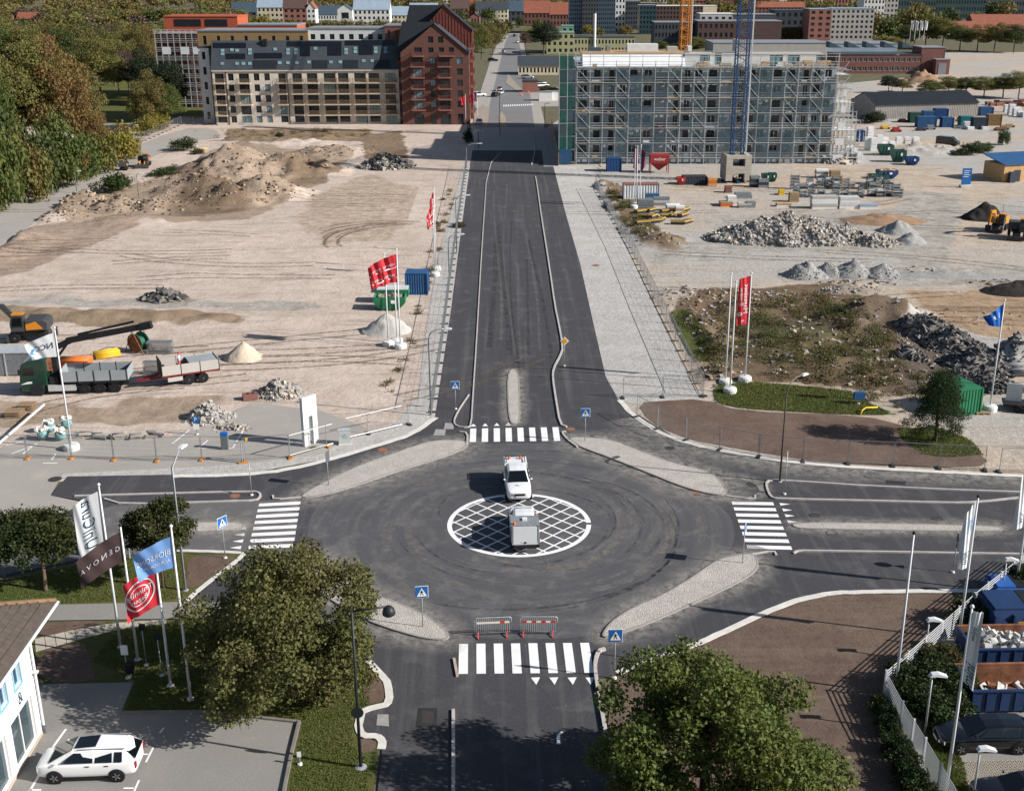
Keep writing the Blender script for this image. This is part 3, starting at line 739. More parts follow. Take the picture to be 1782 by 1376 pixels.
# tyre marks and dust sweeps round the junction
def mark_mat(name, col, lo, hi, mx_):
    t = NT(name); n = t.ramp(t.noise(1.4, 6, .75), [(lo, 0.0), (hi, mx_)]); t.set(color=rgba(col), rough=.9, spec=.1)
    tp = t.n('ShaderNodeBsdfTransparent'); m_ = t.n('ShaderNodeMixShader'); t.l(n, m_.inputs[0]); t.l(tp.outputs[0], m_.inputs[1]); t.l(t.b.outputs[0], m_.inputs[2]); t.l(m_.outputs[0], t.out.inputs['Surface']); return t.m
m_mark = mark_mat('tyre_mark', '#252527', .42, .66, .42); m_sweep = mark_mat('dust_sweep', '#86827c', .42, .68, .5)
mr_ = random.Random(17)
for i in range(44):
    dark = i % 2; r0, a0, da = mr_.uniform(5.8, 13.5), mr_.uniform(0, 6.28), mr_.uniform(.7, 2.2); w = mr_.uniform(.14, .3) if dark else mr_.uniform(.3, 1.0); dr = mr_.uniform(-1.6, 3.2); ox, oy = mr_.uniform(-1, 1), mr_.uniform(-1, 1); n = 26; mb = MB(); z = .0255 + .00012 * i
    L = []
    for k in range(n + 1):
        u = k / n; a = a0 + da * u; r = r0 + dr * u * u; ww = w * math.sin(math.pi * min(1, max(0, .04 + .92 * u))) ** .5; L.append(((C0.x + ox + (r - ww / 2) * math.cos(a), C0.y + oy + (r - ww / 2) * math.sin(a), z), (C0.x + ox + (r + ww / 2) * math.cos(a), C0.y + oy + (r + ww / 2) * math.sin(a), z)))
    for p, q in zip(L, L[1:]): mb.face([p[0], p[1], q[1], q[0]])
    struct(mb.build('tyre_mark' if dark else 'dust_sweep', m_mark if dark else m_sweep))
for i in range(9):
    x = G(855 + i * 11, 560).x; mb = MB(); a, b = 108 + mr_.uniform(0, 12), 150 + mr_.uniform(0, 70); w = mr_.uniform(.15, .6); z = .0225 + i * .0003
    pts = [(x + .5 * math.sin(y * .05 + i), y) for y in np.linspace(a, b, 24)]
    for p, q in zip(pts, pts[1:]): mb.face([(p[0] - w / 2, p[1], z), (p[0] + w / 2, p[1], z), (q[0] + w / 2, q[1], z), (q[0] - w / 2, q[1], z)])
    struct(mb.build('dust_sweep' if i % 2 else 'tyre_mark', m_sweep if i % 2 else m_mark))
# ================================================================== trees
def leaf_mat(name, tr=.25):
    t = NT(name)
    oi = t.n('ShaderNodeObjectInfo')
    n = t.noise(1.3, 3, .6); f = t.noise(7.0, 2, .6)
    hs = t.n('ShaderNodeHueSaturation')
    t.l(oi.outputs['Color'], hs.inputs['Color'])
    t.l(t.math('ADD', t.math('MULTIPLY', t.noise(.22, 3, .6), .16), .42), hs.inputs['Hue'])
    t.l(t.math('ADD', t.math('MULTIPLY', f, 1.5), .25), hs.inputs['Value'])
    t.set(color=hs.outputs[0], rough=.6, spec=.25)
    tl = t.n('ShaderNodeBsdfTranslucent'); t.l(hs.outputs[0], tl.inputs['Color'])
    mx = t.n('ShaderNodeMixShader'); mx.inputs[0].default_value = tr
    t.l(t.b.outputs[0], mx.inputs[1]); t.l(tl.outputs[0], mx.inputs[2]); t.l(mx.outputs[0], t.out.inputs['Surface'])
    MATS[name] = t.m; return t.m
m_leaf = leaf_mat('leaves', .33)
m_bark = M('bark', '#5a4c40', .9, .25, 3, .6, 12, .03)
def leaf_cloud(name, blobs, n, size, seed, up=.35, aspect=.75):
    rs = np.random.RandomState(seed)
    C = np.array([b[0] for b in blobs], float); R = np.array([b[1] if hasattr(b[1], '__len__') else (b[1],) * 3 for b in blobs], float)
    w = (R[:, 0] * R[:, 1] + R[:, 0] * R[:, 2]); w = w / w.sum()
    k = rs.choice(len(blobs), n, p=w)
    d = rs.normal(size=(n, 3)); d /= np.linalg.norm(d, axis=1)[:, None]
    d[:, 2] = np.where(d[:, 2] < -.35, d[:, 2] * .4, d[:, 2])
    rad = .45 + .62 * rs.rand(n) ** .55
    p = C[k] + d * rad[:, None] * R[k] + rs.normal(size=(n, 3)) * size * .6
    nrm = d * .6 + rs.normal(size=(n, 3)) * .75 + np.array([0, 0, up]); nrm /= np.linalg.norm(nrm, axis=1)[:, None]
    a = np.cross(nrm, rs.normal(size=(n, 3))); a /= np.linalg.norm(a, axis=1)[:, None] + 1e-9
    b = np.cross(nrm, a)
    s = size * (.6 + .8 * rs.rand(n))[:, None]
    V = np.empty((n, 4, 3)); V[:, 0] = p - a * s * .5; V[:, 1] = p + b * s * .5 * aspect + nrm * s * .1; V[:, 2] = p + a * s * .5; V[:, 3] = p - b * s * .5 * aspect + nrm * s * .1
    me = bpy.data.meshes.new(name)
    me.vertices.add(n * 4); me.vertices.foreach_set('co', V.reshape(-1))
    me.loops.add(n * 4); me.loops.foreach_set('vertex_index', np.arange(n * 4, dtype=np.int32))
    me.polygons.add(n); me.polygons.foreach_set('loop_start', np.arange(0, n * 4, 4, dtype=np.int32))
    me.materials.append(m_leaf); me.update(); me.validate()
    return me
def blobset(seed, R, Hc, Rz, k, br=(.28, .42), low=-.55):
    """uneven lobes filling an ellipsoid of radius R, half height Rz, centred at height Hc"""
    r = random.Random(seed); out = [((0, 0, Hc), (R * .55, R * .55, Rz * .6))]
    for i in range(k):
        t = i * 2.39996 + r.uniform(-.4, .4); u = low + (1 - low) * (i + .5) / k + r.uniform(-.1, .1); u = max(-.95, min(.97, u))
        q = math.sqrt(1 - u * u); s = r.uniform(.5, .98)
        c = (R * q * s * math.cos(t), R * q * s * math.sin(t), Hc + Rz * u * s * 1.02)
        b = r.uniform(*br) * R; out.append((c, (b, b, b * .8)))
    return out
def trunk_mesh(name, h, r, blobs, seed, limbs=6):
    rr = random.Random(seed); mb = MB()
    top = Vector((rr.uniform(-.2, .2), rr.uniform(-.2, .2), h))
    mid = Vector((rr.uniform(-.1, .1), rr.uniform(-.1, .1), h * .5))
    mb.tube([(0, 0, -.1), (0, 0, .15), mid, top], [r * 1.5, r * 1.1, r * .85, r * .45], 8)
    for c, b in rr.sample(blobs[1:], min(limbs, len(blobs) - 1)):
        c = Vector(c); st = Vector((0, 0, h * rr.uniform(.45, .95))).lerp(top, .2)
        m_ = st.lerp(c, .5) + Vector((0, 0, .25 * rr.random()))
        mb.tube([st, m_, c], [r * .45, r * .28, r * .1], 5)
    return mb.mesh(name, m_bark, True)
TREES = {}
def tree_kind(key, R, Ht, Hc, Rz, k, n, leaf, seed, tr, br=(.28, .42), low=-.55):
    b = blobset(seed, R, Hc, Rz, k, br, low)
    TREES[key] = (leaf_cloud(key + '_crown', b, n, leaf, seed), trunk_mesh(key + '_trunk', Hc * 1.05, tr, b, seed), R, Hc + Rz)
# unit size about 12 m across for the wood and the town
for i in range(5): tree_kind('wood%d' % i, 6.0, 16, 9.0, 6.6, 26, 15000, .34, 20 + i, .28)
for i in range(3): tree_kind('bush%d' % i, 3.0, 4.2, 1.8, 2.2, 16, 2600, .34, 40 + i, .10, low=-.8)
for i in range(2): tree_kind('far%d' % i, 6.0, 13, 6.6, 6.2, 14, 900, 1.25, 60 + i, .3)
def plant(key, loc, w, h, color, label, cat, group=None, name='tree', rz=None):
    cm, tm, R, T = TREES[key]
    t = thing(name, label, cat, loc, rnd.uniform(0, 6.28) if rz is None else rz, group)
    s = (w / (2 * R) * rnd.uniform(.92, 1.08), w / (2 * R) * rnd.uniform(.92, 1.08), h / T)
    c = link('crown' if 'bush' not in name else 'foliage', cm, t, scale=s); c.color = rgba(color)
    link('trunk' if 'bush' not in name else 'stem', tm, t, scale=s)
    return t
def ptree(key, px, by, ty, wpx, color, label, cat='tree', group=None, name='tree'):
    g = G(px, by); h = HT(px, by, ty); w = wpx / ((by + 45) * .02587)
    g.z = TZ(g.x, g.y)
    return plant(key, g, w, h, color, label, cat, group, name)
OL = '#6a6838'; DG = '#464f2a'; GR = '#555f30'; BR = '#6b6239'; ORG = '#75603a'; YE = '#807636'; PU = '#64544a'; DK = '#2c3624'
WOODN = {OL: 'olive green', DG: 'dark green', GR: 'mid green', BR: 'brownish', ORG: 'orange tinted', YE: 'yellow green', PU: 'purple brown', DK: 'blackish green'}
rows = [(112, 300, 78, 118, ORG), (48, 305, 88, 120, OL), (-12, 318, 96, 110, GR), (150, 262, 120, 82, BR), (165, 300, 175, 52, ORG), (15, 290, 75, 90, BR), (90, 250, 70, 100, OL),
        (178, 180, 68, 82, OL), (226, 172, 92, 44, PU), (208, 168, 100, 50, GR), (262, 226, 128, 62, BR), (292, 222, 150, 50, GR), (245, 226, 160, 40, OL), (308, 214, 112, 52, DK), (285, 205, 112, 60, DK),
        (250, 172, 88, 60, DK), (120, 170, 52, 70, DG), (150, 160, 48, 60, BR), (60, 165, 50, 80, OL), (10, 165, 46, 80, GR), (200, 150, 55, 60, OL), (245, 140, 50, 55, BR), (95, 150, 42, 60, BR), (20, 145, 40, 60, OL), (165, 140, 42, 55, DG), (222, 130, 44, 48, OL), (262, 132, 48, 42, ORG)]
for i, (px, by, ty, w, c) in enumerate(rows):
    ptree('wood%d' % (i % 5), px, by, ty, w, c, '%s broadleaf tree in the wood beyond the mesh fence' % WOODN[c], 'tree', 'trees of the wood beyond the fence')
lows = [(208, 286, 222, 62, YE), (182, 300, 232, 56, OL), (150, 312, 238, 56, GR), (118, 326, 232, 60, GR), (80, 338, 236, 60, DG), (45, 352, 240, 62, OL), (10, 366, 238, 64, GR), (-20, 372, 250, 60, OL), (228, 276, 236, 34, YE), (132, 322, 262, 40, ORG), (60, 350, 262, 44, ORG), (100, 318, 205, 60, GR), (40, 335, 205, 66, DG), (5, 340, 210, 60, DG), (165, 290, 205, 50, YE), (252, 236, 205, 40, YE), (275, 226, 196, 40, YE)]
for i, (px, by, ty, w, c) in enumerate(lows):
    ptree('bush%d' % (i % 3), px, by, ty, w * 1.25, c, '%s shrub leaning over the mesh fence' % WOODN[c], 'shrub', 'shrubs along the mesh fence', 'shrub_bush')
# deeper rows of the wood, back to the villas
rr = random.Random(5)
for by in (122, 108, 97, 88, 80, 73):
    x = -25
    while x < 300 + (by < 90) * 40:
        w = (by + 45) * .02587 * rr.uniform(9, 14)
        c = rr.choice([OL, OL, BR, GR, DG, BR, ORG if rr.random() < .25 else OL, PU])
        ptree('far%d' % rr.randrange(2) if by < 100 else 'wood%d' % rr.randrange(5), x, by + rr.uniform(-4, 4), by - (by + 45) * .0253 * rr.uniform(11, 17), w * 1.15, c, '%s tree deep in the wood below the villas' % WOODN[c], 'tree', 'trees deep in the wood')
        x += w * rr.uniform(.6, .85)
for by in (64, 57, 51, 46, 41, 37):
    x = -25
    while x < 420:
        w = (by + 45) * .02587 * rr.uniform(9, 14)
        c = rr.choice([OL, BR, GR, OL, BR, PU])
        if not ((20 < x < 75 or 195 < x < 255 or 262 < x < 298) and by > 42): ptree('far%d' % rr.randrange(2), x, by, by - (by + 45) * .0253 * rr.uniform(9, 14), w * 1.25, c, '%s tree on the far wooded rise' % WOODN[c], 'tree', 'trees on the far rise')
        x += w * rr.uniform(.8, 1.1)
# far-off woods that read as one mass
def far_mass(name, label, spots, seed):
    rs = random.Random(seed); blobs = []
    for x, y, w, h in spots:
        for k in range(3):
            blobs.append(((x + rs.uniform(-.3, .3) * w, y + rs.uniform(-.3, .3) * w, h * rs.uniform(.45, .72)), (w * .42, w * .42, h * .36)))
    o = link(name, leaf_cloud(name, blobs, len(blobs) * 110, 2.2, seed)); o.color = rgba(BR)
    o['label'] = label; return stuff(o)
sp = []
for i in range(420):
    py = rr.uniform(-8, 34); px = rr.uniform(-60, 1850); g = G(px, py)
    sp.append((g.x, g.y, rr.uniform(12, 18), rr.uniform(10, 15)))
far_mass('distant_woods', 'hazy brown green woods on the horizon behind the town', sp, 3)
town = [(818, 108, 62, 34, GR), (838, 104, 50, 40, OL), (858, 92, 48, 36, BR), (826, 88, 40, 40, GR), (846, 78, 36, 34, OL), (870, 72, 36, 30, BR), (862, 62, 32, 24, GR), (884, 60, 34, 20, DG), (905, 52, 28, 18, DG), (946, 96, 40, 48, DK), (962, 92, 50, 36, DK), (915, 86, 56, 22, PU), (936, 62, 34, 20, GR), (1022, 62, 44, 18, YE), (1040, 66, 48, 22, OL), (1088, 64, 44, 24, ORG), (1118, 92, 76, 30, BR), (1150, 94, 72, 34, GR), (1205, 96, 66, 46, OL), (1180, 94, 74, 36, DG), (1370, 74, 48, 22, ORG), (1390, 75, 47, 22, ORG),
        (1525, 76, 22, 44, BR), (1545, 80, 30, 40, GR), (1568, 74, 18, 44, OL), (1592, 76, 6, 56, BR), (1610, 84, 20, 50, OL), (1640, 86, 34, 46, OL), (1575, 86, 46, 36, DG), (1670, 88, 44, 44, GR), (1700, 90, 46, 44, BR), (1730, 90, 42, 46, OL), (1764, 92, 44, 46, DG), (1650, 60, 14, 40, DG), (1730, 30, 4, 40, DG), (1600, 50, 8, 40, BR), (1700, 44, 22, 36, OL), (1536, 84, 62, 30, YE), (1556, 88, 66, 30, YE),
        (1546, 162, 132, 36, DK), (1570, 160, 140, 34, BR), (1618, 170, 140, 44, GR), (1650, 168, 134, 44, OL), (1680, 168, 136, 46, DG), (1712, 170, 134, 46, OL), (1745, 170, 130, 46, GR), (1772, 172, 126, 46, OL),
        (425, 44, 20, 26, OL), (445, 56, 28, 30, YE), (462, 56, 26, 26, YE), (480, 58, 34, 30, OL), (510, 56, 34, 32, OL), (540, 56, 36, 30, BR), (570, 56, 36, 30, OL), (600, 60, 34, 34, OL), (630, 62, 36, 34, BR), (660, 60, 34, 34, OL), (690, 62, 36, 30, GR), (560, 18, 0, 30, OL), (590, 16, 0, 26, BR), (700, 14, -2, 30, BR), (800, 46, 16, 30, DG), (850, 40, 14, 24, GR)]
for i, (px, by, ty, w, c) in enumerate(town):
    near = by > 100
    ptree(('wood%d' % (i % 5)) if by > 85 else 'far%d' % (i % 2), px, by, ty, w, c, ('%s tree in the hedge row behind the long shed' if near and px > 1400 else '%s tree among the far town houses' if px > 880 or px < 700 else '%s tree along the street behind the red gabled block') % WOODN[c], 'tree', 'town trees')
# ================================================================== buildings
m_glass = M('window_glass', '#1d262c', .08, .3, .4, spec=.6)
m_glassl = M('pale_window_glass', '#6f8a90', .08, .2, .4, spec=.6)
m_frame = M('dark_window_frame', '#3d3a36', .6, .1)
m_framew = M('white_window_frame', '#c9c9c6', .6, .08)
m_beige = M('beige_brick', '#c4bcb1', .9, .10, 1.2, .4, 14, .02)
m_slate = M('slate_grey_roof', '#3b4147', .55, .10, .5, .25, 6, .03)
m_solar = M('solar_panel', '#14171d', .25, .1, 1, spec=.6)
m_rail = M('bronze_railing', '#857159', .55, .15, 2)
m_slabc = M('balcony_slab', '#bdb2a2', .8, .1)
m_red = M('red_brown_brick', '#64453e', .9, .12, 1.5, .4, 14, .02)
m_reds = M('red_sheet_metal', '#6a3730', .6, .12, .6)
m_redr = M('red_railing', '#6d403a', .6, .12, 2)
m_white = M('white_render', '#cfcfcd', .85, .06, .8)
m_black = M('black_roof', '#1e2227', .55, .12, .5)
def wall_holes(mb, W, H, rects, dep=.18, z0=0.0):
    xs = sorted({0.0, W} | {r[0] for r in rects} | {r[1] for r in rects}); zs = sorted({z0, H} | {r[2] for r in rects} | {r[3] for r in rects})
    def hole(x, z): return any(r[0] < x < r[1] and r[2] < z < r[3] for r in rects)
    for j in range(len(zs) - 1):
        run = None
        for i in range(len(xs)):
            h = i == len(xs) - 1 or hole((xs[i] + xs[i + 1]) / 2, (zs[j] + zs[j + 1]) / 2)
            if not h and run is None: run = xs[i]
            if h and run is not None:
                mb.face([(run, 0, zs[j]), (xs[i], 0, zs[j]), (xs[i], 0, zs[j + 1]), (run, 0, zs[j + 1])]); run = None
    for a, b, c, d in rects:
        mb.face([(a, 0, c), (b, 0, c), (b, dep, c), (a, dep, c)]); mb.face([(b, 0, d), (a, 0, d), (a, dep, d), (b, dep, d)])
        mb.face([(a, 0, d), (a, 0, c), (a, dep, c), (a, dep, d)]); mb.face([(b, 0, c), (b, 0, d), (b, dep, d), (b, dep, c)])
    return mb
_win = {}
def window(parent, a, b, c, d, y=.16, frame=None, glass=None, mull=1):
    frame = frame or m_frame; glass = glass or m_glass
    w, h = round(b - a, 2), round(d - c, 2); key = (w, h, frame.name, glass.name, mull)
    if key not in _win:
        mb = MB(); f = .07
        mb.m(0).bx(-w / 2, w / 2, -.04, .04, 0, f).bx(-w / 2, w / 2, -.04, .04, h - f, h).bx(-w / 2, -w / 2 + f, -.04, .04, f, h - f).bx(w / 2 - f, w / 2, -.04, .04, f, h - f)
        for i in range(mull):
            x = -w / 2 + w * (i + 1) / (mull + 1); mb.bx(x - .035, x + .035, -.035, .035, f, h - f)
        mb.m(1).face([(-w / 2 + f, 0, f), (w / 2 - f, 0, f), (w / 2 - f, 0, h - f), (-w / 2 + f, 0, h - f)])
        _win[key] = mb.mesh('window', [frame, glass])
    return link('window', _win[key], parent, ((a + b) / 2, y, c))
_balc = {}
def balcony(parent, a, b, z, dep=1.5, slab=None, rail=None, y=0.0, rz=0.0, solid=False):
    slab = slab or m_slabc; rail = rail or m_rail; w = round(b - a, 1); key = (w, dep, slab.name, rail.name, solid)
    if key not in _balc:
        s = MB().bx(-w / 2, w / 2, -dep, 0, -.22, 0).mesh('balcony', slab)
        r = MB(); h = 1.05
        for z_ in (.08, h): r.bar((-w / 2, -dep + .03, z_), (w / 2, -dep + .03, z_), .05); r.bar((-w / 2 + .03, -dep, z_), (-w / 2 + .03, 0, z_), .05); r.bar((w / 2 - .03, -dep, z_), (w / 2 - .03, 0, z_), .05)
        k = int(w / .16)
        for i in range(k + 1): x = -w / 2 + .03 + (w - .06) * i / k; r.bx(x - .02, x + .02, -dep + .02, -dep + .04, .08, h)
        for i in range(1, 8): y_ = -dep + dep * i / 8; r.bx(-w / 2 + .02, -w / 2 + .04, y_ - .02, y_ + .02, .08, h).bx(w / 2 - .04, w / 2 - .02, y_ - .02, y_ + .02, .08, h)
        if solid: r.bx(-w / 2 + .04, w / 2 - .04, -dep + .045, -dep + .06, .1, h - .05)
        _balc[key] = (s, r.mesh('railing', rail))
    o = link('balcony', _balc[key][0], parent, ((a + b) / 2, y, z), rz)
    link('railing', _balc[key][1], o)
    return o
# ---- beige apartment block
gl, gr = G(377, 217.5), G(697, 215.5); W = (gr - gl).length
beige = thing('apartment_block', 'beige brick apartment block with bronze balconies and a slate grey roof', 'building', gl, math.atan2(gr.y - gl.y, gr.x - gl.x))
k = W / 320.0; H5 = 13.2
cols = [(381, 396, 1), (403.5, 413, 0), (422, 439.5, 1), (447.5, 457, 0), (465.5, 475, 0), (489.5, 502, 1), (513.5, 530, 1), (538.5, 556.5, 1), (567.5, 587, 1), (592, 610, 1), (620, 639, 1), (644.5, 663, 1), (673, 691, 1)]
fl = [(.5, 2.1), (2.95, 4.65), (5.6, 7.3), (8.25, 9.95), (10.9, 12.6)]
rects = []; brr = random.Random(11)
for ci, (a, b, bal) in enumerate(cols):
    for fi, (c, d) in enumerate(fl):
        x0, x1 = round((a - 377) * k, 2), round((b - 377) * k, 2)
        c_ = c - .45 if bal and fi else c
        rects.append((x0, x1, c_, d, bal, fi, ci))
wall_holes(MB(), W, H5, [])
mb = wall_holes(MB(), W, H5, [r[:4] for r in rects]); mb.face([(0, 12, 0), (0, 0, 0), (0, 0, H5), (0, 12, H5)]).face([(W, 0, 0), (W, 12, 0), (W, 12, H5), (W, 0, H5)]).face([(W, 12, 0), (0, 12, 0), (0, 12, H5), (W, 12, H5)])
mb.build('wall', m_beige, beige)
for x0, x1, c, d, bal, fi, ci in rects:
    window(beige, x0, x1, c, d, .16, m_frame, m_glassl if brr.random() < .18 else m_glass, 1 if x1 - x0 < 1.8 else 2)
    if bal and fi and not (ci == 2 and fi == 1) and not (ci == 5 and fi == 1) and not (ci == 6 and fi == 1): balcony(beige, x0 - .35, x1 + .35, c - .05)
for px in (400, 505, 587.5, 639.5): bp('downpipe', beige, (px - 377) * k - .09, (px - 377) * k + .09, -.16, -.01, 0, 13, m_frame)
bp('cornice', beige, -.1, W + .1, -.28, .0, H5 - .05, H5 + .25, m_slabc)
HR = HT(377, 216.5, 70) - .3
MB().face([(-.2, -.25, H5 + .25), (W + .2, -.25, H5 + .25), (W + .2, 3.6, HR), (-.2, 3.6, HR)]).face([(-.2, 3.6, HR), (W + .2, 3.6, HR), (W + .2, 12, HR - .4), (-.2, 12, HR - .4)]).face([(-.2, 12, H5), (-.2, -.25, H5 + .25), (-.2, 3.6, HR), (-.2, 12, HR - .4)]).face([(W + .2, -.25, H5 + .25), (W + .2, 12, H5), (W + .2, 12, HR - .4), (W + .2, 3.6, HR)]).build('roof', m_slate, beige)
roof = [c for c in beige.children if c.name.startswith('roof')][0]
def on_roof(name, px0, px1, py0, py1, mat, th=.08):
    """panel lying on the front slope, rows given in photo pixels between eave 122 and ridge 70"""
    f0, f1 = (122 - py1) / 52.0, (122 - py0) / 52.0; a = Vector((0, 3.85, HR - H5 - .25)); n = Vector((0, -a.z, a.y)).normalized()
    e = Vector((0, -.25, H5 + .25)); x0, x1 = (px0 - 375) * k, (px1 - 375) * k; p0, p1 = e + a * f0, e + a * f1
    mb = MB(); lo = [Vector((x0, 0, 0)) + p0, Vector((x1, 0, 0)) + p0, Vector((x1, 0, 0)) + p1, Vector((x0, 0, 0)) + p1]; hi = [v + n * th for v in lo]
    mb.add(lo + hi, [(4, 5, 6, 7), (0, 1, 5, 4), (1, 2, 6, 5), (2, 3, 7, 6), (3, 0, 4, 7)])
    return mb.build(name, mat, roof)
for a in [(377, 433, 74, 83), (399, 432, 93, 102.5), (447, 495, 92, 101.5), (503, 597, 72, 80.5), (526, 543, 80.6, 98), (573, 597, 80.6, 97), (603, 688, 70, 79), (627, 651, 79.1, 96)]: on_roof('solar_panel', *a, m_solar)
for x, y in [(390, 85), (390, 91), (406, 84), (415, 85), (437, 84), (437, 90), (480, 83), (502, 84), (502, 90), (516, 84), (516, 90), (549, 82), (602, 84), (602, 90), (618, 82), (618, 88), (653, 82), (653, 88), (670, 82), (670, 88), (390, 108), (415, 108), (426, 108), (437, 108), (488, 107), (502, 107), (517, 107), (538, 106), (576, 106), (592, 106), (632, 104), (647, 104)]: on_roof('skylight', x, x + 6, y, y + 5, m_glassl, .14)
for a, b in [(446, 486), (547, 573), (600, 626), (654, 680)]: on_roof('dormer_recess', a, b, 105, 119, m_black, .10)
for x in (462, 466): bp('chimney', roof, (x - 375) * k, (x - 375) * k + .5, 2.6, 3.4, HR - 1.2, HR + .4, m_black)
# ---- white block behind it
def box_building(name, label, px0, px1, by, ty, dep, mat, roofmat, floors, ncol, frame=None, glass=None, ww=.5, gable=None, wparts=False, group=None, ybase=None, wh=.5, lowblank=0, cat='building'):
    a, b = G(px0, by), G(px1, by); W = (b - a).length; H = HT((px0 + px1) / 2, by, ty); hw = H if not gable or gable == 'front' else H * .6
    if isinstance(gable, float): hw = H * gable
    t = thing(name, label, cat, a, math.atan2(b.y - a.y, b.x - a.x), group)
    mb = MB(); rects = []
    if floors:
        fh = hw / floors if gable != 'front' else hw * .7 / floors
        for f in range(floors):
            if f < lowblank: continue
            for c in range(ncol):
                cx = W * (c + .5) / ncol; w2 = W / ncol * ww / 2
                rects.append((cx - w2, cx + w2, fh * f + fh * (.5 - wh / 2), fh * f + fh * (.5 + wh / 2)))
    hf = hw * .7 if gable == 'front' else hw
    wall_holes(mb, W, hf, rects, .15)
    mb.face([(0, dep, 0), (0, 0, 0), (0, 0, hf), (0, dep, hf)]).face([(W, 0, 0), (W, dep, 0), (W, dep, hf), (W, 0, hf)]).face([(W, dep, 0), (0, dep, 0), (0, dep, hf), (W, dep, hf)])
    if gable == 'front': mb.face([(0, 0, hf), (W, 0, hf), (W / 2, 0, H)]).face([(W, dep, hf), (0, dep, hf), (W / 2, dep, H)])
    elif gable: mb.face([(0, dep, hf), (0, 0, hf), (0, dep / 2, H)]).face([(W, 0, hf), (W, dep, hf), (W, dep / 2, H)])
    mb.build('wall', mat, t)
    if wparts:
        for r in rects: window(t, *r, .13, frame or m_framew, glass or m_glass, 1)
    elif rects:
        wb = MB()
        for a_, b_, c_, d_ in rects: wb.bx(a_, b_, .12, .14, c_, d_)
        stuff(wb.build('windows', glass or m_glass, t))
    o = .35
    if gable == 'front': rb = MB().face([(-o, -o, hf - .3), (W / 2, -o, H + .1), (W / 2, dep + o, H + .1), (-o, dep + o, hf - .3)]).face([(W / 2, -o, H + .1), (W + o, -o, hf - .3), (W + o, dep + o, hf - .3), (W / 2, dep + o, H + .1)])
    elif gable: rb = MB().face([(-o, -o, hf - .1), (W + o, -o, hf - .1), (W + o, dep / 2, H + .1), (-o, dep / 2, H + .1)]).face([(-o, dep / 2, H + .1), (W + o, dep / 2, H + .1), (W + o, dep + o, hf - .1), (-o, dep + o, hf - .1)])
    else: rb = MB().bx(-.15, W + .15, -.15, dep + .15, H, H + .35)
    rb.build('roof', roofmat, t)
    return t
m_brown = M('brown_cladding', '#8a7150', .8, .1, 1)
m_greyr = M('grey_flat_roof', '#7d8085', .7, .12, .4)
m_paleb = M('pale_blue_roof', '#8a9aa8', .5, .1, .3)
m_orange = M('orange_weather_board', '#a3523a', .8, .1, .5)
m_brick = M('red_brick', '#75504a', .9, .12, 1)
m_tile = M('red_tile_roof', '#84503f', .85, .15, .6)
m_cream = M('cream_render', '#c9bfa5', .85, .07, .5)
m_dgrey = M('dark_grey_cladding', '#3f444a', .7, .1, .5)
m_dbrick = M('dark_brick', '#53423f', .9, .1, .6)
m_lgrey = M('light_grey_render', '#a6a29d', .85, .07, .5)
m_teal = M('teal_glass', '#33474c', .2, .15, .3, spec=.6)
m_yel = M('yellow_green_render', '#a3a27e', .85, .07, .5)
m_pinkb = M('pinkish_brick', '#8f6257', .9, .08, .6)
m_copper = M('green_copper_roof', '#76937f', .7, .1, .6)
m_slateb = M('blue_slate_roof', '#3f4f5c', .6, .1, .4)
box_building('apartment_block', 'white apartment block with flat roof behind the slate roofed one', 545, 692, 208, 51, 12, m_white, m_greyr, 6, 9, ww=.5, lowblank=4, wh=.35)
box_building('apartment_block', 'brown clad block with white lower walls left behind the slate roof', 357, 545, 209, 55, 12, m_brown, m_greyr, 5, 8, ww=.25, lowblank=4)
box_building('apartment_block', 'low white gable wall at the left end of the slate roofed block', 356, 374, 214, 84, 4, m_white, m_slate, 5, 1, ww=.3)
box_building('apartment_block', 'red brick block between the white block and red gables', 676, 716, 212, 46, 10, m_brick, m_greyr, 6, 3, ww=.35, lowblank=4)
o1 = box_building('apartment_block', 'unfinished block wrapped in orange weather board with black openings', 299, 424, 170, 30, 14, m_orange, m_orange, 0, 0)
W1 = (G(424, 170) - G(299, 170)).length
for a, b in ((.14, .50), (.56, .86)): bp('opening', o1, W1 * a, W1 * b, -.1, -.02, HT(360, 170, 46), HT(360, 170, 34), m_black)
box_building('site_annex', 'low orange weather boarded storey above the slate roof', 424, 525, 175, 45, 14, m_orange, m_greyr, 0, 0)
# ---- left block inside its scaffold
sb = box_building('apartment_block', 'half built brick block inside silver scaffolding at the edge of the wood', 284, 366, 186, 60, 10, m_red, m_greyr, 7, 7, ww=.4, frame=m_frame)
# ---- red gabled block
gl, gr = G(701.5, 217.5), G(818, 217); W = (gr - gl).length
red = thing('gabled_apartment_block', 'red brown brick apartment tower with steep gable and red balconies', 'building', gl, math.atan2(gr.y - gl.y, gr.x - gl.x))
k = W / 116.5; He = HT(818, 218, 92); Ha = HT(760, 217, 42)
fz = [HT(760, 217.5, y) for y in (216, 197, 187, 178, 169, 159, 149.5, 140, 131, 121, 112)]
rects = []
for a, b, typ in [(721, 739, 1), (751, 760, 0), (767, 785, 1), (797, 807, 0)]:
    for f in range(6):
        z0 = [0.1, HT(760, 217.5, 187.5), HT(760, 217.5, 169), HT(760, 217.5, 150.5), HT(760, 217.5, 131), HT(760, 217.5, 112)][f]
        hh = 2.6 if f == 0 else 1.55
        rects.append((round((a - 701.5) * k, 2), round((b - 701.5) * k, 2), z0 - (.5 if typ and f else 0), z0 + hh, typ, f))
za, zb = HT(760, 217.5, 94), HT(760, 217.5, 75)
for a, b in [(725, 738), (749, 758), (767, 776), (784, 793)]: rects.append((round((a - 701.5) * k, 2), round((b - 701.5) * k, 2), za, za + 1.5, 0, 7))
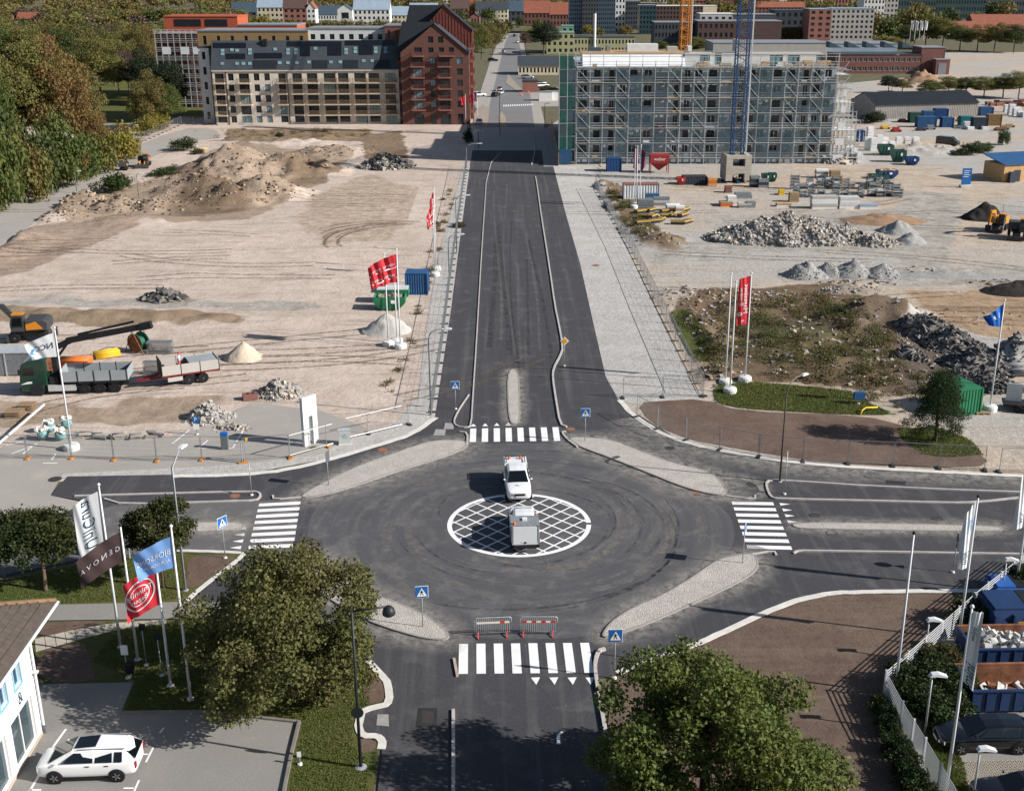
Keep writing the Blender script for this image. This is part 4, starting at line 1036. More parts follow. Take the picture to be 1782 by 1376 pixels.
for a, b in [(749, 758), (766, 775)]: rects.append((round((a - 701.5) * k, 2), round((b - 701.5) * k, 2), zb, zb + 1.5, 0, 8))
mb = wall_holes(MB(), W, He, [r[:4] for r in rects if r[3] < He])
xa = (760 - 701.5) * k
up = [r for r in rects if r[3] >= He]
# gable triangle cut into bands around the attic windows
def gx(z): t_ = (z - He) / (Ha - He); return xa * t_, W + (xa - W) * t_
zs = sorted({He, Ha} | {r[2] for r in up if r[2] > He} | {r[3] for r in up})
for z0, z1 in zip(zs, zs[1:]):
    rs = sorted(r for r in up if r[2] < (z0 + z1) / 2 < r[3]); l0, r0 = gx(z0); l1, r1 = gx(z1)
    cut = [(l0, l1)] + [(x, x) for r in rs for x in r[:2]] + [(r0, r1)]
    for i in range(0, len(cut), 2): mb.face([(cut[i][0], 0, z0), (cut[i + 1][0], 0, z0), (cut[i + 1][1], 0, z1), (cut[i][1], 0, z1)])
D = 12.0
mb.face([(W, 0, 0), (W, D, 0), (W, D, He), (W, 0, He)]).face([(0, D, 0), (0, 0, 0), (0, 0, He), (0, D, He)])
mb.build('wall', m_red, red)
for r in rects:
    window(red, *r[:4], .16, m_frame, m_glassl if brr.random() < .2 else m_glass, 1 if r[1] - r[0] < 1.8 else 2)
    if r[4] and 0 < r[5] < 6: balcony(red, r[0] - .4, r[1] + .4, r[2] - .02, 1.5, m_pinkb, m_redr)
balcony(red, (784 - 718) * k, (794 - 701.5) * k, za - .45, 1.3, m_pinkb, m_redr); balcony(red, (722 - 701.5) * k, (741 - 701.5) * k, za - .45, 1.3, m_pinkb, m_redr)
for f in range(1, 7):
    z0 = 3.1 * f
    for y in (2.2, 7.0): balcony(red, -1.6, 1.6, z0, 1.4, m_pinkb, m_redr, rz=math.pi / 2).location = (W, y, z0)
MB().face([(xa, -.3, Ha + .1), (W + .4, -.3, He - .3), (W + .4, D, He - .3), (xa, D, Ha + .1)]).face([(-.4, -.3, He - .3), (xa, -.3, Ha + .1), (xa, D, Ha + .1), (-.4, D, He - .3)]).build('roof', m_slate, red)
mb = MB(); z1 = HT(760, 213, 38.5); mb.face([(-1.0, 1.2, He - .5), (xa + .8, 1.2, He - .5), (xa + .8, 5.5, z1), (.2, 5.5, z1)]).face([(.2, 5.5, z1), (xa + .8, 5.5, z1), (xa + .8, 11, He), (-1, 11, He)]).build('cross_roof', m_black, red)
# taller sheet metal gable behind
mb = MB(); x0, x1, xm = W * .30, W * 1.05, W * .62; y0 = 12.5; h2e, h2a = HT(822, 215, 60) + .6, HT(774, 213, 17) + .8
mb.face([(x0, y0, 0), (x1, y0, 0), (x1, y0, h2e), (xm, y0, h2a), (x0, y0, h2e)]).face([(x1, y0, 0), (x1, y0 + 12, 0), (x1, y0 + 12, h2e), (x1, y0, h2e)])
for i in range(16): x = x0 + (x1 - x0) * (i + .5) / 16; mb.bx(x - .05, x + .05, y0 - .08, y0 - .002, He - 2, h2e - .3 + (h2a - h2e) * (1 - abs(x - xm) / max(xm - x0, x1 - xm)) * .9)
mb.build('rear_gable', m_reds, red)
MB().face([(xm, y0 - .3, h2a + .1), (x1 + .3, y0 - .3, h2e - .2), (x1 + .3, y0 + 12, h2e - .2), (xm, y0 + 12, h2a + .1)]).face([(x0 - 5, y0 + .5, h2e), (xm, y0 + .5, h2e + .3), (xm, y0 + 5, h2a), (x0 - 3.6, y0 + 5, h2a)]).build('rear_roof', m_black, red)
MB().bx(-1.2, 1.8, 3, 9, 0, HT(705, 216, 106)).build('link_wing', m_red, red)
for i in range(6): window(red, -1.0, 1.0, 3.1 * i + .8, 3.1 * i + 2.3, 2.98, m_frame, m_glass, 2)
# ---- far town
city = [
 ('villa', 'red roofed villa in the trees at the far left edge', 30, 66, 42, 22, 10, m_brick, m_tile, 1, 3, .45),
 ('villa', 'small red roofed villa behind the left wood', 2, 22, 42, 28, 10, m_cream, m_tile, 1, 2, .5),
 ('villa', 'white gabled villa with red roof among the trees', 222, 248, 41, 22, 10, m_white, m_tile, 1, 3, .5),
 ('villa', 'red roofed villa left of the white gabled one', 206, 224, 36, 18, 10, m_pinkb, m_tile, 1, 2, .4),
 ('villa', 'cream villa with pointed gable between the trees', 272, 291, 36, 17, 10, m_cream, m_tile, 2, 2, 'front'),
 ('villa', 'tiny white gabled villa left of the orange block', 306, 322, 34, 22, 10, m_white, m_tile, 1, 2, 'front'),
 ('town_house', 'house with dark teal roof left of the pale blue roof', 403, 447, 36, 4, 12, m_dgrey, m_slateb, 2, 5, .45),
 ('town_house', 'tall cream house with pale blue roof', 449, 494, 40, -3, 12, m_cream, m_paleb, 3, 6, .62),
 ('town_house', 'tall brown brick house with brown roof', 494, 535, 42, -3, 12, m_pinkb, m_dbrick, 3, 4, .6),
 ('town_house', 'narrow white house beside the brown brick house', 535, 550, 42, 4, 12, m_white, m_tile, 3, 2, 'front'),
 ('town_house', 'low hall with blue roof and white gable end', 553, 592, 36, 10, 12, m_white, m_slateb, 1, 8, .4),
 ('town_house', 'white gable front right of the blue roofed hall', 588, 614, 38, 8, 12, m_white, m_slateb, 1, 1, 'front'),
 ('town_house', 'long white apartment house with pale grey roof', 616, 679, 46, 1, 12, m_white, m_paleb, 3, 8, .64),
 ('town_house', 'low house with wide pale roof behind the white block', 679, 720, 42, 12, 12, m_cream, m_paleb, 2, 6, .5),
 ('town_house', 'pale roofed house behind the red gables', 713, 762, 36, 6, 12, m_cream, m_paleb, 2, 6, .5),
 ('town_house', 'brown house with dark hipped roof right of the red gables', 785, 816, 32, -1, 14, m_pinkb, m_dbrick, 2, 4, .5),
 ('town_house', 'red roofed house beside the dark hipped roof', 812, 842, 30, -4, 14, m_pinkb, m_tile, 2, 3, .5),
 ('town_house', 'small brown house with pointed gable behind the street trees', 819, 835, 42, 24, 10, m_pinkb, m_slate, 1, 3, 'front'),
 ('town_house', 'long grey house with dark slate roof beyond the street', 828, 868, 40, 3, 14, m_lgrey, m_slate, 3, 9, .62),
 ('town_house', 'cream end house with slate roof beyond the street', 865, 884, 40, 4, 14, m_cream, m_slate, 3, 3, .64),
 ('town_house', 'dark slate roofed house behind the red school', 880, 915, 38, 2, 14, m_dgrey, m_slateb, 2, 4, .5),
 ('school_building', 'wide red brick school with red tiled roof and white dormers', 912, 957, 44, 2, 14, m_brick, m_tile, 2, 7, .5),
 ('school_building', 'right wing of the red brick school with white dormers', 957, 991, 46, 5, 14, m_brick, m_tile, 2, 6, .5),
 ('office_tower', 'pale blue office tower at the top of the photo', 990, 1013, 58, -30, 20, m_paleb, m_greyr, 12, 7, None),
 ('office_tower', 'dark charcoal tower beside the pale blue one', 1013, 1041, 60, -34, 20, m_dgrey, m_greyr, 12, 6, None),
 ('office_tower', 'grey tower with many small windows', 1041, 1070, 60, -34, 20, m_slateb, m_greyr, 12, 8, None),
 ('office_tower', 'slim white tower between two dark towers', 1070, 1087, 58, -34, 18, m_white, m_greyr, 9, 3, None),
 ('apartment_tower', 'black apartment house right of the white tower', 1088, 1113, 52, 3, 16, m_dgrey, m_greyr, 6, 6, None),
 ('apartment_tower', 'dark brick apartment house left of the orange crane', 1112, 1142, 48, 6, 16, m_dbrick, m_greyr, 6, 6, None),
 ('apartment_tower', 'grey glass apartment house left of the orange crane', 1112, 1140, 60, 10, 16, m_teal, m_greyr, 6, 5, None),
 ('apartment_tower', 'brown apartment house with white roof edge behind the office', 1141, 1222, 50, 11, 16, m_dbrick, m_white, 5, 14, None),
 ('apartment_tower', 'cream gable of the apartment house behind the office', 1220, 1246, 48, 11, 14, m_cream, m_white, 0, 0, None),
 ('office_building', 'dark office with two rows of white framed windows', 1138, 1214, 82, 40, 18, m_dgrey, m_greyr, 3, 13, None),
 ('office_building', 'brown brick office with white framed windows', 1213, 1276, 84, 38, 20, m_dbrick, m_greyr, 3, 7, None),
 ('office_building', 'windowless brown brick wall of the office', 1276, 1358, 84, 38, 20, m_dbrick, m_greyr, 0, 0, None),
 ('office_building', 'black rooftop storey on the brown office', 1272, 1346, 80, 26, 16, m_dgrey, m_greyr, 0, 0, None),
 ('office_building', 'white rooftop storey with square windows on the brown office', 1216, 1274, 80, 25, 14, m_lgrey, m_white, 3, 5, None),
 ('apartment_tower', 'dark slate apartment block right of the crane mast', 1345, 1407, 74, 19, 18, m_dgrey, m_slateb, 4, 6, None),
 ('apartment_tower', 'pinkish brick apartment block with sparse windows', 1405, 1444, 78, 17, 18, m_pinkb, m_paleb, 6, 3, None),
 ('apartment_tower', 'light grey seven storey apartment block with dark stair strip', 1443, 1517, 78, 16, 18, m_lgrey, m_paleb, 7, 9, None),
 ('apartment_tower', 'white apartment tower with stepped balconies', 1500, 1536, 50, -12, 18, m_white, m_greyr, 6, 6, None),
 ('apartment_tower', 'tall white apartment tower at the upper edge', 1534, 1560, 40, -20, 18, m_lgrey, m_greyr, 7, 4, None),
 ('office_building', 'dark teal glass office at the upper right', 1560, 1625, 40, -14, 20, m_teal, m_greyr, 4, 14, None),
 ('office_building', 'second teal glass office with long window bands', 1625, 1712, 34, -14, 20, m_teal, m_greyr, 4, 18, None),
 ('office_building', 'grey glass office in the upper right corner', 1712, 1800, 28, -14, 20, m_dgrey, m_greyr, 3, 18, None),
 ('row_houses', 'long red tiled row houses above the sandy field', 1660, 1800, 62, 38, 14, m_brick, m_tile, 1, 16, .45),
 ('row_houses', 'red tiled row houses behind the first row', 1692, 1800, 46, 26, 14, m_brick, m_tile, 1, 14, .45),
 ('row_houses', 'orange roofed house between the park trees', 1632, 1662, 50, 32, 12, m_cream, m_tile, 1, 4, .4),
 ('town_house', 'red brick town row left of the crane mast top', 1230, 1275, 26, -4, 16, m_brick, m_greyr, 4, 10, None),
 ('town_house', 'red brick town row right of the crane mast top', 1300, 1400, 30, 4, 16, m_brick, m_tile, 3, 16, .65),
 ('town_house', 'white topped town block at the upper edge', 1355, 1430, 20, -10, 16, m_cream, m_white, 3, 12, None),
 ('town_house', 'brown town block at the upper edge right of the cream one', 1430, 1480, 18, -12, 16, m_pinkb, m_greyr, 3, 9, None),
 ('town_house', 'grey town block beside the dark towers', 1090, 1160, 22, -10, 16, m_lgrey, m_greyr, 4, 12, None),
 ('town_house', 'red town block behind the orange crane', 1160, 1235, 18, -10, 16, m_brick, m_tile, 3, 12, .6),
 ('town_house', 'white distant block above the slate roofed house', 720, 785, 14, -8, 14, m_white, m_greyr, 3, 10, None),
 ('town_house', 'red distant block above the grey house', 840, 905, 10, -10, 14, m_brick, m_tile, 2, 10, .6),
 ('depot_building', 'long grey warehouse with saw tooth roof behind the scaffolded block', 1240, 1440, 104, 76, 26, m_lgrey, m_greyr, 0, 0, None),
 ('depot_building', 'grey warehouse wing left of the brick factory', 1420, 1560, 100, 77, 22, m_paleb, m_greyr, 0, 0, None),
 ('depot_building', 'long low beige workshop with dark roof beside the street', 902, 978, 131, 100, 14, m_cream, m_slate, 1, 12, .55),
 ('factory_building', 'yellow green factory block with pale pilasters', 951, 999, 94, 58, 16, m_yel, m_copper, 3, 5, None),
 ('factory_building', 'long yellow green factory wing behind the silver chimney', 999, 1104, 94, 66, 14, m_yel, m_slate, 2, 18, None),
 ('factory_building', 'small green copper rooftop storey on the factory', 977, 998, 90, 46, 8, m_copper, m_copper, 3, 2, None),
]
for n, lab, x0, x1, by, ty, dep, wm, rm, f, c, ga in city:
    box_building(n, lab, x0, x1, by, ty, dep, wm, rm, f, c, gable=ga, group=None)
# dormers on the school roofs, pilasters on the factory
ch = thing('chimney', 'tall silver metal chimney in front of the factory wing', 'chimney', G(1034, 94))
MB().tube([(0, 0, 0), (0, 0, HT(1034, 94, 22))], .75, 12).build('flue', m_framew, ch); MB().lathe([(.9, 0), (.9, .5)], (0, 0, HT(1034, 94, 22) - .4), 12).build('collar', m_dgrey, ch)
# brick factory on the right
bf = box_building('brick_factory', 'two storey red brick factory with white windows and ribbon roof', 1452, 1602, 128, 96, 14, m_brick, m_slate, 2, 16, ww=.72, wparts=True, wh=.42)
bt = box_building('brick_tower', 'windowless red brick tower at the end of the factory', 1600, 1641, 128, 84, 12, m_brick, m_greyr, 0, 0)
bt2 = box_building('entrance_building', 'small brick entrance with grey door beside the brick tower', 1627, 1651, 130, 105, 5, m_brick, m_greyr, 0, 0)
bp('door', bt2, 1.0, 4.0, -.08, -.02, 0, 4.2, m_greyr)
for i in range(5):
    px = 1450 + i * 32; g = G(px, 116); t = thing('roof_light', 'blue saw tooth roof light on the warehouse roof', 'roof light', (g.x, g.y + 8, 7.0), 0, 'saw tooth roof lights')
    MB().extr([(0, 0), (5.5, 0), (0, 2.4)], 0, 6).build('glazing', m_slateb, t)
# long grey shed
gl, gr = G(1522, 208), G(1700, 203); W = (gr - gl).length
shed = thing('storage_shed', 'long grey corrugated storage shed with dark pitched roof', 'shed', gl, math.atan2(gr.y - gl.y, gr.x - gl.x))
m_corr = M('grey_corrugated_wall', '#8e8b86', .8, .12, .8)
hw = HT(1600, 205, 180)
mb = MB(); n = int(W / .5)
for i in range(n): x = W * i / n; mb.face([(x, 0, 0), (x + W / n * .5, 0, 0), (x + W / n * .5, 0, hw), (x, 0, hw)]).face([(x + W / n * .5, .06, 0), (x + W / n, .06, 0), (x + W / n, .06, hw), (x + W / n * .5, .06, hw)])
mb.face([(0, 14, 0), (0, 0, 0), (0, 0, hw), (0, 7, hw + 2.4), (0, 14, hw)]).face([(W, 0, 0), (W, 14, 0), (W, 14, hw), (W, 7, hw + 2.4), (W, 0, hw)]).build('wall', m_corr, shed)
MB().face([(-.3, -.4, hw - .1), (W + .3, -.4, hw - .1), (W + .3, 7, hw + 2.6), (-.3, 7, hw + 2.6)]).face([(-.3, 7, hw + 2.6), (W + .3, 7, hw + 2.6), (W + .3, 14.4, hw - .1), (-.3, 14.4, hw - .1)]).build('roof', m_black, shed)
# brick kiosk, lorry trailers by the street
kk = box_building('brick_kiosk', 'small red brick kiosk beside the far crossing', 909, 936, 161, 142, 6, m_pinkb, m_slate, 0, 0)
# ================================================================== scaffolded block, cranes
m_cwall = M('raw_concrete_panel', '#929ba1', .9, .12, .35, .3, 6, .02)
m_steel = M('galvanised_steel', '#b9bdbe', .45, .15, 2, metal=.35)
m_plank = M('scaffold_plank', '#8d8170', .85, .2, 1)
m_net = NT('debris_net')
nz = m_net.noise(14, 2)
tp = m_net.n('ShaderNodeBsdfTransparent'); mxs = m_net.n('ShaderNodeMixShader'); mxs.inputs[0].default_value = .42
m_net.set(color=rgba('#3f5a66'), rough=.9); m_net.l(tp.outputs[0], mxs.inputs[1]); m_net.l(m_net.b.outputs[0], mxs.inputs[2]); m_net.l(mxs.outputs[0], m_net.out.inputs['Surface']); m_net = m_net.m
def net(name, col, op):
    t = NT(name); tp = t.n('ShaderNodeBsdfTransparent'); mx = t.n('ShaderNodeMixShader'); mx.inputs[0].default_value = op
    t.set(color=t.ramp(t.noise(1.2, 4), [(.3, rgba(col, .7)), (.7, rgba(col, 1.25))]), rough=.9); t.l(tp.outputs[0], mx.inputs[1]); t.l(t.b.outputs[0], mx.inputs[2]); t.l(mx.outputs[0], t.out.inputs['Surface']); return t.m
m_netg = net('green_net', '#175148', .85)
m_netb = net('blue_grey_net', '#4d626d', .32)
gl = G(1003, 286.5); gr = G(1446, 286); W = (gr - gl).length
site = thing('block_under_construction', 'long concrete apartment block under construction with white top storey', 'building', (gl.x, gl.y + 1.6, 0), math.atan2(gr.y - gl.y, gr.x - gl.x))
FH = 2.95; NF = 6; Hd = FH * NF + 1.3
rects = []; wr = random.Random(9); nb = 20; bw = W / nb
for f in range(NF):
    for b in range(nb):
        z = 1.3 + f * FH; x = b * bw
        if b in (6, 11): continue
        kind = (b * 7 + 3) % 5
        ww = [1.3, 1.5, 1.0, 1.6, 1.2][kind]; zz = .9 if kind != 2 else .1
        x0 = round(x + bw / 2 - ww / 2 + [.2, -.3, .5, 0, .1][kind], 2)
        rects.append((x0, round(x0 + ww, 2), z + zz, z + 2.35))
mb = wall_holes(MB(), W, Hd, rects, .22); mb.face([(W, 0, 0), (W, 14, 0), (W, 14, Hd), (W, 0, Hd)]).face([(0, 14, 0), (0, 0, 0), (0, 0, Hd), (0, 14, Hd)])
mb.face([(0, 0, Hd), (W, 0, Hd), (W, 14, Hd), (0, 14, Hd)]).face([(W, 14, 0), (0, 14, 0), (0, 14, Hd), (W, 14, Hd)]).build('wall', m_cwall, site)
for r in rects: window(site, *r, .19, m_frame if wr.random() < .5 else m_framew, m_glassl if wr.random() < .15 else m_glass, 1)
for f in range(NF + 1): bp('floor_slab_edge', site, -.05, W + .05, -.07, -.004, 1.3 + f * FH - .32, 1.3 + f * FH - .06, m_dgrey if f % 2 else m_cwall)
for b in range(0, nb, 2):
    for f in range(1, NF):
        if (b + f) % 3: balcony(site, b * bw + .2, b * bw + bw - .1, 1.3 + f * FH, .9, m_cwall, m_dgrey)
HT0 = HT(1200, 288, 92) - .6
m_wrap = M('white_wrap', '#cfd1d3', .6, .08, .7)
m_ply = M('plywood', '#b08f66', .8, .15, 1)
pw = [(0.5, 17, 2.2, Hd + .02, HT0 - 1.4), (17.2, 30.5, 2.2, Hd + .02, HT0 - .8)]
MB().bx(.3, W - .3, 14, 30, .2, Hd - .1).bx(.3, 16, 30.1, 44, .2, Hd - 1).bx(.3, 15, 44.1, 62, .2, 16).build('unseen_rear_wing', m_cwall, site)  # unseen rear volumes, depth and height set to widen the street shadow
# top storey: wrapped slope on the left, white boxes on the right
x1 = W * .42
MB().face([(1.2, 1.0, Hd), (x1, 1.0, Hd), (x1, 3.4, HT0), (1.2, 3.4, HT0)]).face([(1.2, 3.4, HT0), (x1, 3.4, HT0), (x1, 12, HT0), (1.2, 12, HT0)]).face([(1.2, 12, Hd), (1.2, 1, Hd), (1.2, 3.4, HT0), (1.2, 12, HT0)]).build('wrapped_roof', m_wrap, site)
MB().bx(1.0, x1, 3.2, 12.2, HT0, HT0 + .25).build('roof_deck', m_ply, site)
rs2 = [(x1 + 3.0, x1 + 5, Hd + .3, Hd + 2.3), (x1 + 6, x1 + 7.3, Hd + .1, Hd + 2.4), (W * .75, W * .80, Hd + .2, Hd + 2.2), (W * .82, W * .865, Hd + .2, Hd + 2.2), (W * .93, W * .955, Hd + .1, Hd + 2.3)]
mb = wall_holes(MB(), W * .955, HT0 - .2, rs2, .15, Hd)
mb.face([(W * .97, 0, Hd), (W * .97, 9, Hd), (W * .97, 9, HT0 - .2), (W * .97, 0, HT0 - .2)])
mb.v = [(max(x1, v[0]), v[1] + 2.6, v[2]) for v in mb.v]
mb.build('top_storey', m_white, site)
for r in rs2: window(site, *r, 2.72, m_frame, m_glassl, 1)
bp('roof_deck', site, x1 + .02, W * .96, 2.55, 8, HT0 - .2, HT0 + .05, m_lgrey)
for i, (a, b, y, h, m_) in enumerate([(.12, .135, 6, 1.2, m_greyr), (.2, .32, 5, 1.5, m_wrap), (.36, .4, 6, .9, m_lgrey), (.44, .455, 6, 1.0, m_white), (.05, .10, 6, .7, m_slateb), (.62, .635, 5, 2.4, m_lgrey)]): bp('rooftop_unit', site, W * a, W * b, y, y + 3, HT0 + .27, HT0 + .27 + h, m_)
for i in range(26):
    x = W * wr.uniform(.45, .98); h = wr.uniform(.4, 1.1); bp('stacked_material', site, x, x + wr.uniform(.6, 2.0), .5, 1.7, Hd + .02, Hd + .02 + h, wr.choice([m_ply, m_white, m_plank, m_ply, m_lgrey, m_teal]))
# scaffold
sc = thing('scaffolding', 'silver tube scaffolding covering the front of the long concrete block', 'scaffold', (gl.x, gl.y + 1.6, 0), site.rotation_euler.z)
tube_v = MB().bx(-.5, .5, -.5, .5, 0, 1).mesh('standard', m_steel)
lv = [1.3 + FH * i for i in range(7)]
_tb = {}
def tubep(name, p, q, r=.05, mat=None, parent=sc):
    p, q = Vector(p), Vector(q); d = q - p; mat = mat or m_steel
    if mat.name not in _tb: _tb[mat.name] = MB().bx(-.5, .5, -.5, .5, 0, 1).mesh('tube', mat)
    o = link(name, _tb[mat.name], parent, p); o.rotation_mode = 'QUATERNION'; o.rotation_quaternion = d.to_track_quat('Z', 'Y'); o.scale = (r * 2, r * 2, d.length)
    return o
for b in range(nb + 1):
    x = b * bw
    top = Hd + 2.6 if b % 3 else Hd + 1.3
    tubep('standard', (x, -1.35, 0), (x, -1.35, top), .055 if b % 4 else .07); tubep('standard', (x, -.4, 0), (x, -.4, Hd + .6), .04)
for i, z in enumerate(lv + [Hd + 2.0]):
    for dz in (0, .5, 1.0): tubep('ledger', (-.2, -1.4, z + dz), (W + .2, -1.4, z + dz), .038 if dz else .05)
    if z > Hd: continue
    for b in range(nb):
        if wr.random() < .86: bp('deck', sc, b * bw + .03, (b + 1) * bw - .03, -1.3, -.45, z - .06, z, m_plank if wr.random() < .6 else m_steel)
        if wr.random() < .25: bp('toe_board', sc, b * bw + .03, (b + 1) * bw - .03, -1.34, -1.31, z, z + .25, m_ply if wr.random() < .3 else m_plank)
for b in (0, 3, 7, 9, 13, 16, 18):
    for i in range(6):
        z = 1.3 + FH * i
        if wr.random() < .9: tubep('brace', (b * bw, -1.47, z + FH * .95), ((b + 1) * bw, -1.47, z + .05), .05)
for b in range(nb):
    for i in range(6):
        if wr.random() < (.6 if b in (3, 4, 5, 6, 11, 12, 13, 14, 15, 16) else .12): bp('debris_net', sc, b * bw + .05, (b + 1) * bw - .05, -1.445, -1.443, 1.3 + FH * i, 1.3 + FH * i + FH * wr.choice([.5, 1.0, 1.0]), m_netb)
# end bays, hoist shaft on the left, loose right end
for b in range(1, 8):
    x = W + b * .9; h = Hd * (1 - .09 * b) + wr.uniform(-1, .5); tubep('standard', (x, -1.2 + .2 * (b % 2), 0), (x, -1.2 + .2 * (b % 2), max(3, h)), .05); tubep('standard', (x, 1.6, 0), (x, 1.6, max(3, h) - .6), .05); tubep('standard', (x, 4.6, 0), (x, 4.6, max(3, h) - .2), .05)
for i in range(7):
    L = 6.4 * (1 - .1 * i)
    for y in (-1.2, 1.6, 4.6):
        for dz in (0, .9): tubep('ledger', (W, y, 1.3 + FH * i * .92 + dz), (W + L, y, 1.3 + FH * i * .92 + dz), .045)
    bp('deck', sc, W + .1, W + L - .3, -1.1, 4.4, 1.2 + FH * i * .92 - .06, 1.2 + FH * i * .92, m_plank if i % 2 else m_wrap)
    tubep('brace', (W + .3, -1.3, 1.3 + FH * i * .92), (W + L * .8, -1.3, 1.3 + FH * i * .92 + 2.4), .05)
for i in range(5):
    z = .6 + i * 3.2; bp('plastic_sheet', sc, W + .3 + i * .3, W + 2.4 - i * .1, -1.46, -1.44, z, z + 1.3, m_wrap)
for i in range(60):
    b = wr.randrange(nb); z = wr.choice(lv); bp('stored_item', sc, b * bw + wr.uniform(.2, 1), b * bw + wr.uniform(1.1, 2.2), -1.2, -.6, z + .01, z + wr.uniform(.15, .6), wr.choice([m_ply, m_dgrey, m_lgrey, m_brick, m_ply, m_wrap]))
hs = thing('hoist_tower', 'green netted hoist tower at the street end of the concrete block', 'scaffold', (gl.x, gl.y + 1.6, 0), site.rotation_euler.z)
x0 = -3.5
for x in (x0, x0 + 1.6, -.25):
    for y in (-1.3, 2.4): tubep('standard', (x, y, 0), (x, y, Hd + 2.8), .06, parent=hs)
for i in range(8):
    z = .4 + i * 2.6
    for y in (-1.3, 2.4): tubep('ledger', (x0, y, z), (-.25, y, z), .05, parent=hs)
    bp('landing', hs, x0, -.3, -1.2, 2.3, z - .06, z, m_plank)
    bp('net', hs, x0 + 1.7, x0 + 2.7, -1.36, -1.34, z, z + 2.5, m_netg if i % 3 else m_netb)
    bp('net', hs, x0 + .05, x0 + 1.55, -1.36, -1.34, z, z + 2.5, m_netg if i % 2 else m_teal)
    bp('net', hs, x0 - .06, x0 - .04, -1.3, 2.4, z, z + 2.5, m_teal)
bp('cabin', hs, x0, x0 + 2.3, -1.9, -1.45, .1, 3.0, M('blue_hoist_gate', '#24486e', .6, .15))
# left block scaffold
gl2, gr2 = G(284, 186), G(368, 186); W2 = (gr2 - gl2).length
s2 = thing('scaffolding', 'orange planked scaffolding around the half built block by the wood', 'scaffold', (gl2.x, gl2.y - 1.4, 0), math.atan2(gr2.y - gl2.y, gr2.x - gl2.x))
m_op = M('orange_plank', '#b87a48', .8, .15, 1)
H2 = HT(320, 186, 58)
for b in range(9): x = W2 * b / 8; tubep('standard', (x, 0, 0), (x, 0, H2 + .8), .07, parent=s2); tubep('standard', (x, .9, 0), (x, .9, H2 + .8), .06, parent=s2)
for i in range(9):
    z = 1 + (H2 - 1) * i / 8
    for dz in (0, .5, 1.0): tubep('ledger', (-.3, -.02, z + dz), (W2 + .3, -.02, z + dz), .06, parent=s2)
    bp('deck', s2, 0, W2, .02, .9, z - .12, z, m_op if i > 3 else m_plank)
for b in (1, 4, 6): bp('plastic_sheet', s2, W2 * b / 8, W2 * (b + 1.4) / 8, -.1, -.08, H2 * .72, H2 * .82, m_wrap)
# ---- tower cranes
m_cblue = M('crane_blue', '#1b416e', .45, .12, 1.2)
m_corg = M('crane_orange', '#b5712a', .5, .15, 1.2)
m_cgrey = M('crane_lattice_grey', '#4a4e57', .5, .15, 1.5)
def mast(t, w, z0, z1, mc, ml, sec):
    h = w / 2
    for sx in (-1, 1):
        for sy in (-1, 1): bp('chord', t, sx * h - .11, sx * h + .11, sy * h - .11, sy * h + .11, z0, z1, mc)
    n = int((z1 - z0) / sec); mb = MB()
    for i in range(n):
        a, b = z0 + sec * i, z0 + sec * (i + 1)
        for s in (-1, 1):
            for p, q in (((-h, s * h), (h, s * h)), ((s * h, -h), (s * h, h))):
                mb.bar((*p, a), (*q, a), .09)
                mb.bar((*p, a), (*q, (a + b) / 2), .08); mb.bar((*q, (a + b) / 2), (*p, b), .08)
        mb.bar((-h * .3, 0, a), (-h * .3, 0, b), .05).bar((h * .3, 0, a), (h * .3, 0, b), .05).bar((-h * .3, 0, a), (h * .3, 0, a), .05)
    mb.build('lattice', ml, t)
def jib(t, z, L, ml, cb, rz):
    j = MB()
    for i in range(int(L / 2)):
        a, b = i * 2.0, i * 2.0 + 2
        j.bar((a, -.7, 0), (b, -.7, 0), .12).bar((a, .7, 0), (b, .7, 0), .12).bar((a, 0, 1.5), (b, 0, 1.5), .14).bar((a, -.7, 0), (a + 1, 0, 1.5), .08).bar((a + 1, 0, 1.5), (b, -.7, 0), .08).bar((a, .7, 0), (a + 1, 0, 1.5), .08).bar((a + 1, 0, 1.5), (b, .7, 0), .08)
    o = j.build('jib', ml, t); o.location = (0, 0, z); o.rotation_euler = (0, 0, rz)
    k = MB().bx(-12, 0, -.7, .7, 0, .3).bx(-12, -9, -1, 1, -2.2, .2).bx(-.8, .8, -.8, .8, .3, 5.5).bx(.9, 2.3, .9, 2.3, -1.8, .3).build('counter_jib', cb, t); k.location = (0, 0, z); k.rotation_euler = (0, 0, rz)
g = G(1279, 316)
crane = thing('tower_crane', 'blue tower crane on stacked concrete ballast before the scaffolded block', 'crane', g, .05)
m_ball = M('ballast_concrete', '#a39d92', .9, .1, 1.2, .3, 8, .02)
zz = .35
bp('base_cross', crane, -2.6, 2.6, -.25, .25, .12, .5, m_cblue); bp('base_cross', crane, -.25, .25, -2.6, 2.6, .1, .48, m_cblue)
for lay in range(7):
    z = .5 + lay * .66
    full = lay in (3, 6)
    for sy in (-1.9, 1.9):
        if lay in (2, 3, 6): bp('ballast_block', crane, -2.35, 2.35, sy - .42, sy + .42, z, z + .64, m_ball)
        else:
            for sx in (-1, 1): bp('ballast_block', crane, sx * 1.75 - .6, sx * 1.75 + .6, sy - .42, sy + .42, z, z + .64, m_ball)
    for sx in (-1, 1): bp('ballast_block', crane, sx * 1.93 - .42, sx * 1.93 + .42, -1.46, 1.46, z + .005, z + .635, m_ball)
mast(crane, 2.0, .5, 46, m_cblue, m_cgrey, 2.0)
jib(crane, 46, 44, m_cgrey, m_cblue, .9)
bp('cable_duct', crane, 1.55, 1.8, -.3, -.1, 5.5, 46, m_steel)
oc = thing('tower_crane', 'orange tower crane rising behind the scaffolded block', 'crane', G(1184, 246), .1)
mast(oc, 1.9, .2, 58, m_corg, m_corg, 1.9); jib(oc, 58, 40, m_corg, m_corg, 2.4)
